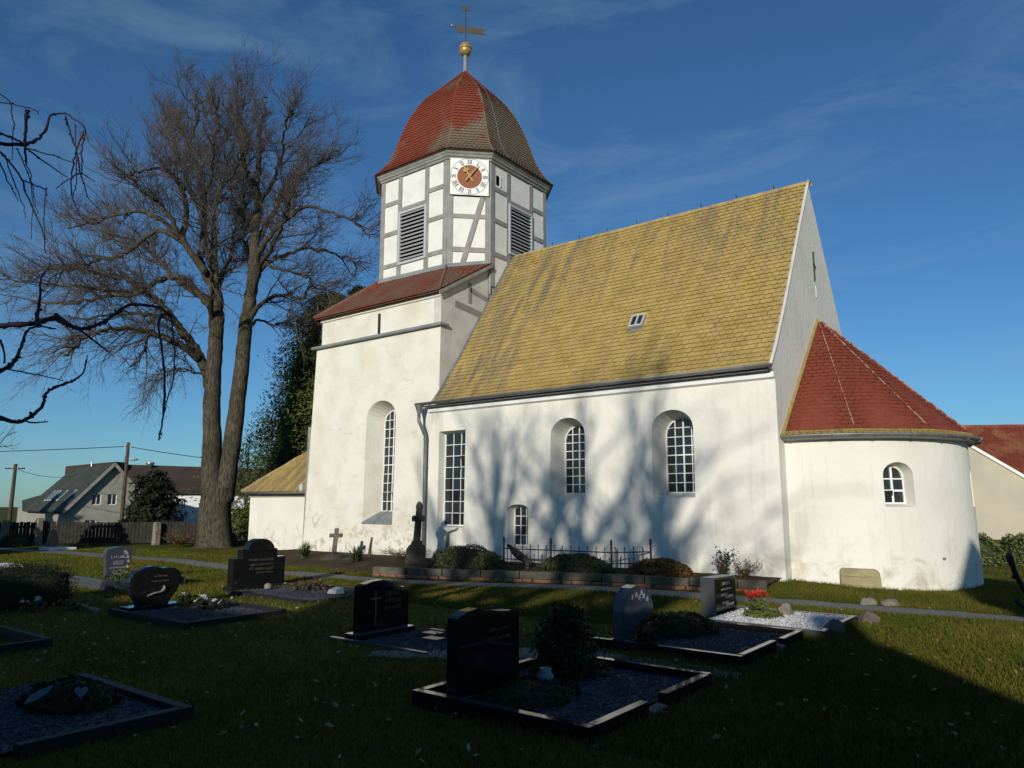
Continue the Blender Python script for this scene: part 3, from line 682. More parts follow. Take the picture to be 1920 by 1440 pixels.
mb.add([(-21.95, YT1, -0.4), (XT1, YT1, -0.4), (XT1, YT1, 8.5), (-21.6, YT1, 8.5)], [(0, 1, 2, 3)])
mb.build('tower_side_wall', 'plaster_old', church)
MB().box(-21.46, XT1 - 0.002, YT0 + 0.012, YT1 - 0.1, 7.42, 8.46).build('tower_top_wall', 'plaster_old', church)
MB().box(-21.0, XT1 - 0.3, YT0 + 0.75, YT1 - 0.3, -0.4, 7.3).build('tower_core', 'dark', church)
MB().box(-21.9, XT1 + 0.10, YT0 - 0.14, YT0 + 0.3, 7.33, 7.43).build('string_course', 'lead', church, bevel=0.02)
MB().box(-21.52, XT1 + 0.02, YT0 - 0.05, YT0 + 0.3, 8.30, 8.46).build('tower_cornice', 'plaster', church, bevel=0.02)
MB().box(-18.42, -18.36, YT0 - 0.06, YT0 + 0.02, 7.42, 8.16).build('iron_tie', 'iron', church)
window(PT, t_in, t_D, 4, 11, thick=(2,))
MB().hexa([PT(-18.86, 1.17, -0.05), PT(-17.46, 1.17, -0.05), PT(-17.70, 1.53, t_D - 0.02), PT(-18.62, 1.53, t_D - 0.02), PT(-18.86, 1.21, -0.05), PT(-17.46, 1.21, -0.05), PT(-17.70, 1.57, t_D - 0.02), PT(-18.62, 1.57, t_D - 0.02)]).build('sloping_sill', 'lead', church)
MB().bar(PT(-18.3, 1.22, -0.045), PT(-18.3, 1.58, t_D - 0.03), 0.02, 0.02).build('sill_seam', 'lead', church)
# east wall of the tower with its raking top and exposed timbers
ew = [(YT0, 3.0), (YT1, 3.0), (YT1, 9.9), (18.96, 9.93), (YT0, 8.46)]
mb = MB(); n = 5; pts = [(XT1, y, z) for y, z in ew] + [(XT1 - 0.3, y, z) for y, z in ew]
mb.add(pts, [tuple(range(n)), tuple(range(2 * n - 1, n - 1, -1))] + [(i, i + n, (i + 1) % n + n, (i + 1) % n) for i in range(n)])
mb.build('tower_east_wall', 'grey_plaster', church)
for a, b, wd in (((18.96, 8.4), (18.96, 9.95), 0.22), ((17.93, 8.35), (17.93, 9.05), 0.17), ((17.95, 8.82), (19.0, 8.64), 0.17), ((17.2, 8.2), (19.0, 8.02), 0.22), ((19.4, 9.3), (22.2, 9.3), 0.2)):
    MB().bar((XT1 - 0.012, *a), (XT1 - 0.012, *b), 0.05, wd, (0, 0, 1) if a[0] != b[0] else (0, 1, 0)).build('timber', 'timber', church)

# ---- skirt roof at the foot of the octagon
OC = np.array((-18.27, 20.62)); OA, OCH = 2.73, 1.06
def octo(a, c): return [(-a + c, -a), (a - c, -a), (a, -a + c), (a, a - c), (a - c, a), (-a + c, a), (-a, a - c), (-a, -a + c)]
o8 = [(OC[0] + x, OC[1] + y) for x, y in octo(OA, OCH)]
S0, S1, E0 = np.array((*o8[0], 9.86)), np.array((*o8[1], 9.80)), np.array((*o8[2], 9.98))
eW, eE = np.array((-21.72, YT0 - 0.2, 8.44)), np.array((XT1 + 0.1, YT0 - 0.2, 8.44)); eNW = np.array((-21.72, YT1 + 0.2, 8.44)); W0 = np.array((*o8[7], 9.86)); W1 = np.array((*o8[6], 9.86))
sk = npmesh('skirt_roof', np.array([eW, eE, S1, S0, E0 + (0.1, 0, 0), W0, W1, eNW]) - (0, 0, 0.05), [(0, 1, 2, 3), (1, 4, 2), (0, 3, 5), (0, 5, 6, 7)], 'skirt_tile', church)
facet_rows('skirt_tiling', *facet(eW, eE, S0, S1, 0.145), 'skirt_tile', sk)
fl = facet(eE, eE + (0, 0.02, 0.0), S1, E0 + (0.1, 0, 0), 0.145); 
V1, V2, V3 = eE, S1, E0 + np.array((0.1, 0, 0)); nn_ = np.cross(V3 - V1, V2 - V1); nn_ /= np.linalg.norm(nn_); nn_ *= np.sign(nn_[2])
tt = np.linspace(0, 1, 14)[:, None]
facet_rows('skirt_tiling', V1 + (V2 - V1) * tt, V1 + (V3 - V1) * tt, [nn_] * 13, 'skirt_tile', sk)
facet_rows('skirt_tiling', *facet(eNW, eW, W1, W0, 0.145), 'skirt_tile', sk)
mb = MB(); mb.tube([eW * (1 - t) + S0 * t + (0, 0, 0.05) for t in np.linspace(0, 1, 9)], 0.06, 6); mb.build('hip_tile', 'skirt_tile', sk)
mb = MB(); mb.tube([eE * (1 - t) + S1 * t + (0, 0, 0.05) for t in np.linspace(0.05, 1, 9)], 0.05, 6); mb.build('hip_tile', 'skirt_tile', sk)
MB().hexa([tuple(V1 + d) for d in ((0, 0, -.14), (.03, 0, -.14), (.03, .0, -.02), (0, 0, -.02))] + [tuple(V3 + d) for d in ((0, 0, -.14), (.03, 0, -.14), (.03, .0, -.02), (0, 0, -.02))]).build('verge_board', 'timber', church)
for A, B in ((S0, S1), (S1, E0), (W0, S0)):
    d = (B - A); nrm = np.cross(d, (0, 0, 1)); nrm /= np.linalg.norm(nrm)
    MB().hexa([tuple(A + nrm * 0.12 - (0, 0, 0.06)), tuple(B + nrm * 0.12 - (0, 0, 0.06)), tuple(B), tuple(A), tuple(A + nrm * 0.04 + (0, 0, 0.12)), tuple(B + nrm * 0.04 + (0, 0, 0.12)), tuple(B + (0, 0, 0.12)), tuple(A + (0, 0, 0.12))]).build('flashing', 'lead', church)

# ---- half-timbered octagon
ZB, ZT = 9.2, 13.9
V = [(x, y, z) for z in (ZB, ZT) for x, y in o8]
npmesh('octagon_wall', V, [(i, (i + 1) % 8, (i + 1) % 8 + 8, i + 8) for i in range(8)] + [tuple(range(8, 16))], 'panel', church)
def face_fn(i):
    A = np.array(o8[i]); B = np.array(o8[(i + 1) % 8]); L = np.linalg.norm(B - A); d = (B - A) / L; nrm = np.array((d[1], -d[0]))
    def P(u, z, dd): q = A + d * u - nrm * dd; return (q[0], q[1], z)
    return P, L
def beam(P, u0, z0, u1, z1, wd, out=0.032, name='timber'):
    du, dz = u1 - u0, z1 - z0; l = math.hypot(du, dz); nu, nz_ = -dz / l * wd / 2, du / l * wd / 2
    MB().prism([(u0 - nu, z0 - nz_), (u1 - nu, z1 - nz_), (u1 + nu, z1 + nz_), (u0 + nu, z0 + nz_)], P, 0.02, -out - rng.uniform(0, 0.004)).build(name, 'timber', church, jit=0.002)
def louvre(P, u0, u1, z0, z1, n=13):
    fw = 0.085; fr = MB()
    for a, b, c, d in ((u0, u0 + fw, z0, z1), (u1 - fw, u1, z0, z1), (u0 + fw, u1 - fw, z0, z0 + fw), (u0 + fw, u1 - fw, z1 - fw, z1)):
        fr.prism([(a, c), (b, c), (b, d), (a, d)], P, 0.02, -0.075)
    o = fr.build('louvre_window', 'grey_paint', church)
    MB().prism([(u0 + fw, z0 + fw), (u1 - fw, z0 + fw), (u1 - fw, z1 - fw), (u0 + fw, z1 - fw)], P, 0.02, -0.006).build('backing', 'dark', o)
    for k in range(n):
        z = z0 + fw + (z1 - z0 - 2 * fw) * (k + 0.35) / n; a, b = u0 + fw, u1 - fw
        q = [P(a, z + 0.075, -0.012), P(b, z + 0.075, -0.012), P(b, z, -0.07), P(a, z, -0.07), P(a, z + 0.09, -0.012), P(b, z + 0.09, -0.012), P(b, z + 0.015, -0.07), P(a, z + 0.015, -0.07)]
        MB().hexa(q).build('slat', 'slat', o)
for i in range(8):
    P, L = face_fn(i)
    if i in (3, 4, 5, 6): 
        beam(P, 0.09, ZB, 0.09, ZT, 0.2); beam(P, L - 0.09, ZB, L - 0.09, ZT, 0.2); beam(P, 0, 11.65, L, 11.65, 0.17); continue
    if i in (0, 2):        # south and east faces: three bays
        beam(P, 0.085, ZB, 0.085, ZT, 0.19); beam(P, L - 0.09, ZB, L - 0.09, ZT, 0.2)
        p2, p3 = L * 0.297, L * 0.705
        beam(P, p2, ZB, p2, ZT, 0.19); beam(P, p3, ZB, p3, ZT, 0.19)
        for z in (12.8, 11.63, 10.40): beam(P, 0.18, z, p2 - 0.095, z, 0.155)
        for z in (12.79, 11.68, 10.41): beam(P, p3 + 0.095, z, L - 0.19, z, 0.155)
        if i == 0: louvre(P, p2 - 0.02, p3 + 0.02, 10.33, 12.33)
        else: louvre(P, p2 - 0.0, p3 + 0.05, 10.62, 12.5)
        beam(P, p2 + 0.1, 12.44, p3 - 0.1, 12.44, 0.13) if i == 0 else beam(P, p2 + 0.1, 12.6, p3 - 0.1, 12.6, 0.13)
        if i == 2:
            hole = MB().prism([(0.30, 12.98), (0.50, 12.98), (0.50, 13.34), (0.30, 13.34)], P, 0.05, -0.004).build('hatch', 'dark', church)
            MB().prism([(0.50, 12.96), (0.56, 12.96), (0.56, 13.36), (0.50, 13.36)], P, 0.02, -0.03).build('frame', 'white_paint', hole)
    elif i == 1:
        beam(P, 0.09, ZB, 0.09, ZT, 0.2); beam(P, L - 0.09, ZB - 0.3, L - 0.09, ZT, 0.2)
        beam(P, 0.19, 11.66, L - 0.19, 11.66, 0.15); beam(P, 0.19, 10.45, L - 0.19, 10.45, 0.17)
        beam(P, L - 0.28, 12.38, 0.52, 9.9, 0.17, 0.042)
        beam(P, 0.19, 12.5, L - 0.19, 12.5, 0.15)
    else:
        beam(P, 0.09, ZB, 0.09, ZT, 0.2); beam(P, L - 0.09, ZB, L - 0.09, ZT, 0.2)
        for z in (12.8, 11.65, 10.4): beam(P, 0.19, z, L - 0.19, z, 0.155)
# cornice rings under the bell roof
def ring(name, a0, c0, z0, a1, c1, z1, material, parent=church):
    p = [(OC[0] + x, OC[1] + y, z0) for x, y in octo(a0, c0)] + [(OC[0] + x, OC[1] + y, z1) for x, y in octo(a1, c1)]
    return npmesh(name, p, [(i, (i + 1) % 8, (i + 1) % 8 + 8, i + 8) for i in range(8)], material, parent)
k_ = OCH / OA
prof_c = [(OA + 0.03, 13.72), (OA + 0.07, 13.72), (OA + 0.08, 13.79), (OA + 0.12, 13.81), (OA + 0.14, 13.88), (OA + 0.17, 13.91), (OA + 0.20, 13.98), (OA + 0.23, 13.98)]
for (a, z), (b, z2) in zip(prof_c[:-1], prof_c[1:]): ring('cornice', a, a * k_, z, b, b * k_, z2, 'timber')
# bell-shaped roof
prof_d = [(2.99, 14.02), (2.76, 14.26), (2.56, 14.6), (2.39, 15.0), (2.26, 15.45), (2.11, 15.95), (1.92, 16.5), (1.69, 17.0), (1.40, 17.48), (1.06, 17.88), (0.73, 18.24), (0.44, 18.58), (0.21, 18.85), (0.06, 19.03)]
pd = np.array(prof_d); dd = np.r_[0, np.cumsum(np.linalg.norm(np.diff(pd, axis=0), axis=1))]; ns = int(dd[-1] / 0.145)
# smooth resample
ss = np.linspace(0, dd[-1], ns + 1); ra, rz = np.interp(ss, dd, pd[:, 0]), np.interp(ss, dd, pd[:, 1])
for _ in range(2): ra[1:-1] = (ra[:-2] + 2 * ra[1:-1] + ra[2:]) / 4
V = [(OC[0] + x, OC[1] + y, z) for a, z in zip(ra - 0.03, rz) for x, y in octo(a, a * k_)]
bell = npmesh('bell_roof', V, [(r * 8 + i, r * 8 + (i + 1) % 8, r * 8 + (i + 1) % 8 + 8, r * 8 + i + 8) for r in range(ns) for i in range(8)], 'dome_tile', church)
ring('soffit', OA, OCH, 13.99, 2.99, 2.99 * k_, 14.0, 'timber')
for i in range(8):
    Ls, Rs, Ns = [], [], []
    for r in range(ns + 1):
        o_ = octo(ra[r], ra[r] * k_); Ls.append((OC[0] + o_[i][0], OC[1] + o_[i][1], rz[r])); j = (i + 1) % 8; Rs.append((OC[0] + o_[j][0], OC[1] + o_[j][1], rz[r]))
    for r in range(ns):
        a = np.array(Rs[r]) - Ls[r]; b = (np.array(Ls[r + 1]) + Rs[r + 1] - np.array(Ls[r]) - Rs[r]) / 2; nrm = np.cross(a, b); Ns.append(nrm / np.linalg.norm(nrm))
    facet_rows('roof_tiling', Ls, Rs, Ns, 'dome_tile', bell, tw=0.165)
    mb = MB(); mb.tube([np.array(p) + (0, 0, 0.015) for p in Ls], [0.028 + 0.01 * rng.random() for _ in Ls], 5); mb.build('hip_mortar', 'dome_tile', bell)
# lightning conductor down the east side
mb = MB(); o_ = [np.array((OC[0] + ra[r] + 0.05, OC[1] - 0.55 * ra[r] * (1 - k_), rz[r] + 0.03)) for r in range(ns + 1)][::-1]
mb.tube(o_, 0.012, 5); mb.build('lightning_conductor', 'steel', church)
# finial: rod, gilded ball, vane and star
cx, cy = OC
MB().lathe((cx, cy, 18.88), [(0.13, 0), (0.16, 0.05), (0.11, 0.14), (0.095, 0.2), (0.085, 0.85), (0.09, 0.88)], 14).build('finial_post', 'lead', church, smooth=True)
MB().lathe((cx, cy, 19.74), [(0.05, 0), (0.14, 0.03), (0.22, 0.11), (0.262, 0.22), (0.268, 0.30), (0.285, 0.305), (0.285, 0.335), (0.268, 0.34), (0.25, 0.44), (0.18, 0.54), (0.08, 0.60), (0.03, 0.66)], 24).build('gilded_ball', 'gold', church, smooth=True)
MB().tube([(cx, cy, 20.4), (cx, cy, 21.95)], 0.018, 8).build('vane_rod', 'iron', church)
rt = np.array((0.792, 0.61))
def PV(u, v, d): return (cx + rt[0] * u + 0.61 * d, cy + rt[1] * u - 0.792 * d, 20.95 + v)
vane = MB().prism([(0.02, 0.13), (0.88, 0.0), (0.68, -0.12), (0.86, -0.27), (0.02, -0.16)], PV, -0.008, 0.008).build('vane_flag', 'oldgold', church)
MB().prism([(-0.06, 0.10), (-0.16, 0.2), (-0.30, 0.16), (-0.42, 0.20), (-0.50, 0.14), (-0.40, 0.06), (-0.34, -0.08), (-0.24, -0.14), (-0.10, -0.13), (-0.08, 0.0)], PV, -0.012, 0.012).build('vane_figure', 'oldgold', church)
b_ = PV(-0.56, 0.17, 0); MB().lathe((b_[0], b_[1], b_[2] - 0.05), [(0.01, 0), (0.04, 0.02), (0.055, 0.05), (0.04, 0.08), (0.01, 0.1)], 12).build('vane_knob', 'gold', church, smooth=True)
star = []
for k in range(12): r_ = 0.20 if k % 2 == 0 else 0.075; star.append((r_ * math.sin(k * math.pi / 6), 0.93 + r_ * math.cos(k * math.pi / 6)))
MB().prism(star, PV, -0.012, 0.012).build('vane_star', 'oldgold', church)

# ---- clock on the south-east face
P1, L1 = face_fn(1); CU, CZ, CH = L1 / 2, 13.09, 0.68
ck = MB().prism([(CU - CH, CZ - CH), (CU + CH, CZ - CH), (CU + CH, CZ + CH), (CU - CH, CZ + CH)], P1, -0.02, -0.085).build('clock', 'clock_white', church, bevel=0.008)
fr = MB()
for a, b, c, d in ((-1.02, -1.0, -1.02, 1.02), (1.0, 1.02, -1.02, 1.02), (-1.0, 1.0, -1.02, -1.0), (-1.0, 1.0, 1.0, 1.02)):
    fr.prism([(CU + a * CH, CZ + c * CH), (CU + b * CH, CZ + c * CH), (CU + b * CH, CZ + d * CH), (CU + a * CH, CZ + d * CH)], P1, -0.01, -0.075)
fr.build('clock_frame', 'black', ck)
MB().prism([(CU + 0.435 * math.cos(t), CZ + 0.435 * math.sin(t)) for t in np.linspace(0, 2 * math.pi, 48, endpoint=False)], P1, -0.08, -0.0885).build('clock_disc', 'clock_brown', ck)
rg = MB(); N = 64
for r_ in (0.652, 0.676):
    pass
V = [P1(CU + r_ * math.cos(t), CZ + r_ * math.sin(t), -0.0885) for t in np.linspace(0, 2 * math.pi, N, endpoint=False) for r_ in (0.662, 0.674)]
rg.add(V, [(2 * k, (2 * k + 2) % (2 * N), (2 * k + 3) % (2 * N), 2 * k + 1) for k in range(N)]); rg.build('minute_ring', 'black', ck)
ROM = ['XII', 'I', 'II', 'III', 'IIII', 'V', 'VI', 'VII', 'VIII', 'IX', 'X', 'XI']
def numeral(txt, ang_):
    mb = MB(); wd = {'I': 0.042, 'V': 0.085, 'X': 0.085}; tot = sum(wd[c] for c in txt); x = -tot / 2; h = 0.075; rc = 0.552
    ca, sa = math.cos(ang_), math.sin(ang_)
    def pl(u, v): return (CU + (rc + v) * sa + u * ca, CZ + (rc + v) * ca - u * sa)
    def st(u0, v0, u1, v1, w_):
        l = math.hypot(u1 - u0, v1 - v0); nu, nv = -(v1 - v0) / l * w_ / 2, (u1 - u0) / l * w_ / 2
        mb.prism([pl(u0 - nu, v0 - nv), pl(u1 - nu, v1 - nv), pl(u1 + nu, v1 + nv), pl(u0 + nu, v0 + nv)], P1, -0.086, -0.0905)
    for c in txt:
        m = x + wd[c] / 2; q = wd[c] * 0.40
        if c == 'I': st(m, -h, m, h, 0.02)
        elif c == 'V': st(m - q, h, m, -h, 0.024); st(m + q, h, m, -h, 0.010)
        else: st(m - q, h, m + q, -h, 0.024); st(m + q, h, m - q, -h, 0.010)
        st(m - wd[c] * 0.46, h, m + wd[c] * 0.46, h, 0.007); st(m - wd[c] * 0.46, -h, m + wd[c] * 0.46, -h, 0.007)
        x += wd[c]
    mb.build('numeral', 'black', ck)
for k, t_ in enumerate(ROM): numeral(t_, k * math.pi / 6)
def hand(ang_, l, w_, tail, off, heart):
    ca, sa = math.cos(ang_), math.sin(ang_); mb = MB()
    def pl(u, v): return (CU + v * sa + u * ca, CZ + v * ca - u * sa)
    mb.prism([pl(*p) for p in ((-w_ * 0.7, -tail), (w_ * 0.7, -tail), (w_, 0), (w_ * 0.5, l * 0.8), (0, l), (-w_ * 0.5, l * 0.8), (-w_, 0))], P1, off, off - 0.015)
    if heart:
        for s in (-1, 1): mb.prism([pl(s * 0.05 + 0.055 * math.cos(t), l * 0.52 + 0.055 * math.sin(t)) for t in np.linspace(0, 2 * math.pi, 14, endpoint=False)], P1, off, off - 0.015)
    mb.build('hand', 'gold', ck)
hand(R(-30.5), 0.50, 0.032, 0.23, -0.125, True)
hand(R(37), 0.60, 0.028, 0.22, -0.15, False)

# ---- low annex west of the tower
AX0, AX1, AY0, AY1 = -27.6, -21.9, 18.0, 22.0
MB().box(AX0, AX1 - 0.05, AY0, AY1, -0.4, 2.2).build('annex_wall', 'plaster', church)
aE0, aE1 = np.array((AX0 - 0.25, AY0 - 0.28, 2.28)), np.array((AX1 - 0.02, AY0 - 0.28, 2.28)); aT0, aT1 = np.array((AX0 + 2.5, AY0 + 2.5, 4.75)), np.array((AX1 - 0.02, AY0 + 2.5, 4.75)); aN = np.array((AX0 - 0.25, AY1 + 0.28, 2.28)); aN1 = np.array((AX1 - 0.02, AY1 + 0.28, 2.28))
ar = npmesh('annex_roof', np.array([aE0, aE1, aT1, aT0, aN, aN1]) - (0, 0, 0.04), [(0, 1, 2, 3), (4, 0, 3), (5, 4, 3, 2)], 'lichen', church)
facet_rows('annex_tiling', *facet(aE0, aE1, aT0, aT1, 0.16), 'lichen', ar, tw=0.18, lift=0.02, th=0.02)
mb = MB(); mb.tube([aE0 * (1 - t) + aT0 * t + (0, 0, 0.04) for t in np.linspace(0, 1, 12)], 0.06, 6); mb.build('hip_tile', 'lichen', ar, jit=0.006)
gutter('gutter', [(AX0 - 0.2, AY0 - 0.30, 2.28), (AX1 - 0.1, AY0 - 0.30, 2.25)], 0.075, [(0, -1), (0, -1)])
mb = MB(); mb.tube([(AX1 - 0.25, AY0 - 0.3, 2.2), (AX1 - 0.25, AY0 - 0.3, 1.95), (AX1 - 0.1, AY0 - 0.3, 1.72), (AX1 - 0.08, AY0 - 0.3, 1.6)], 0.05, 8); mb.build('downpipe', 'zinc', church, smooth=True)
MB().box(AX0 - 0.03, AX1 - 0.1, AY0 - 0.05, AY0, 2.08, 2.18).build('annex_fascia', 'timber', church)
MB().lathe((-22.0, YT0 - 0.2, 2.35), [(0.03, -0.12), (0.07, -0.08), (0.085, 0.1), (0.02, 0.17)], 8).build('wall_lantern', 'grey_paint', church)

# ================================================================== TREES AND PLANTING
def catmull(pts, sub=4):
    P = np.array(pts, float); out = []
    for i in range(len(P) - 1):
        p0, p1, p2, p3 = P[max(i - 1, 0)], P[i], P[i + 1], P[min(i + 2, len(P) - 1)]
        for t in np.linspace(0, 1, sub, endpoint=False):
            out.append(0.5 * ((2 * p1) + (-p0 + p2) * t + (2 * p0 - 5 * p1 + 4 * p2 - p3) * t * t + (-p0 + 3 * p1 - 3 * p2 + p3) * t ** 3))
    out.append(P[-1]); return np.array(out)
def spawn(S, E, rr, density, lmin, lmax, alo, ahi, K, up, wob, rbase, rtip, outc=None, droop=None, tf=None):
    """children on segments S->E (radius rr); returns polylines (N,K+1,3) and radii"""
    L = np.linalg.norm(E - S, axis=1); N = int(L.sum() * density)
    if N < 1: N = 1
    k = rng.choice(len(S), N, p=L / L.sum()); t = rng.random((N, 1))
    p = S[k] * (1 - t) + E[k] * t; d = (E[k] - S[k]) / (L[k][:, None] + 1e-9)
    q = rng.normal(0, 1, (N, 3)); 
    if outc is not None: q += 0.9 * (p - outc) / (np.linalg.norm(p - outc, axis=1, keepdims=True) + 1e-6)
    q -= d * (q * d).sum(1, keepdims=True); q /= np.linalg.norm(q, axis=1, keepdims=True) + 1e-9
    a = rng.uniform(alo, ahi, (N, 1)); dr = d * np.cos(a) + q * np.sin(a)
    ln = rng.uniform(lmin, lmax, (N, 1)) * (0.6 + 0.8 * rng.random((N, 1)))
    if tf is not None: ln *= tf[k][:, None]
    P = np.zeros((N, K + 1, 3)); P[:, 0] = p
    upv = np.full((N, 1), up) if droop is None else droop(p)[:, None]
    for j in range(K):
        dr = dr + rng.normal(0, wob, (N, 3)); dr[:, 2:3] += upv; dr /= np.linalg.norm(dr, axis=1, keepdims=True)
        P[:, j + 1] = P[:, j] + dr * ln / K
    r0 = np.minimum(rbase * (0.7 + 0.6 * rng.random((N, 1))), rr[k][:, None] * 0.7)
    r = r0 + (rtip - r0) * np.linspace(0, 1, K + 1)[None]
    return P, r
def segs(P, r): return P[:, :-1].reshape(-1, 3), P[:, 1:].reshape(-1, 3), r[:, :-1].ravel(), r[:, 1:].ravel()
def limb_segs(polys):
    S = np.concatenate([p[:-1, :3] for p in polys]); E = np.concatenate([p[1:, :3] for p in polys]); a = np.concatenate([p[:-1, 3] for p in polys]); b = np.concatenate([p[1:, 3] for p in polys])
    return S, E, a, b

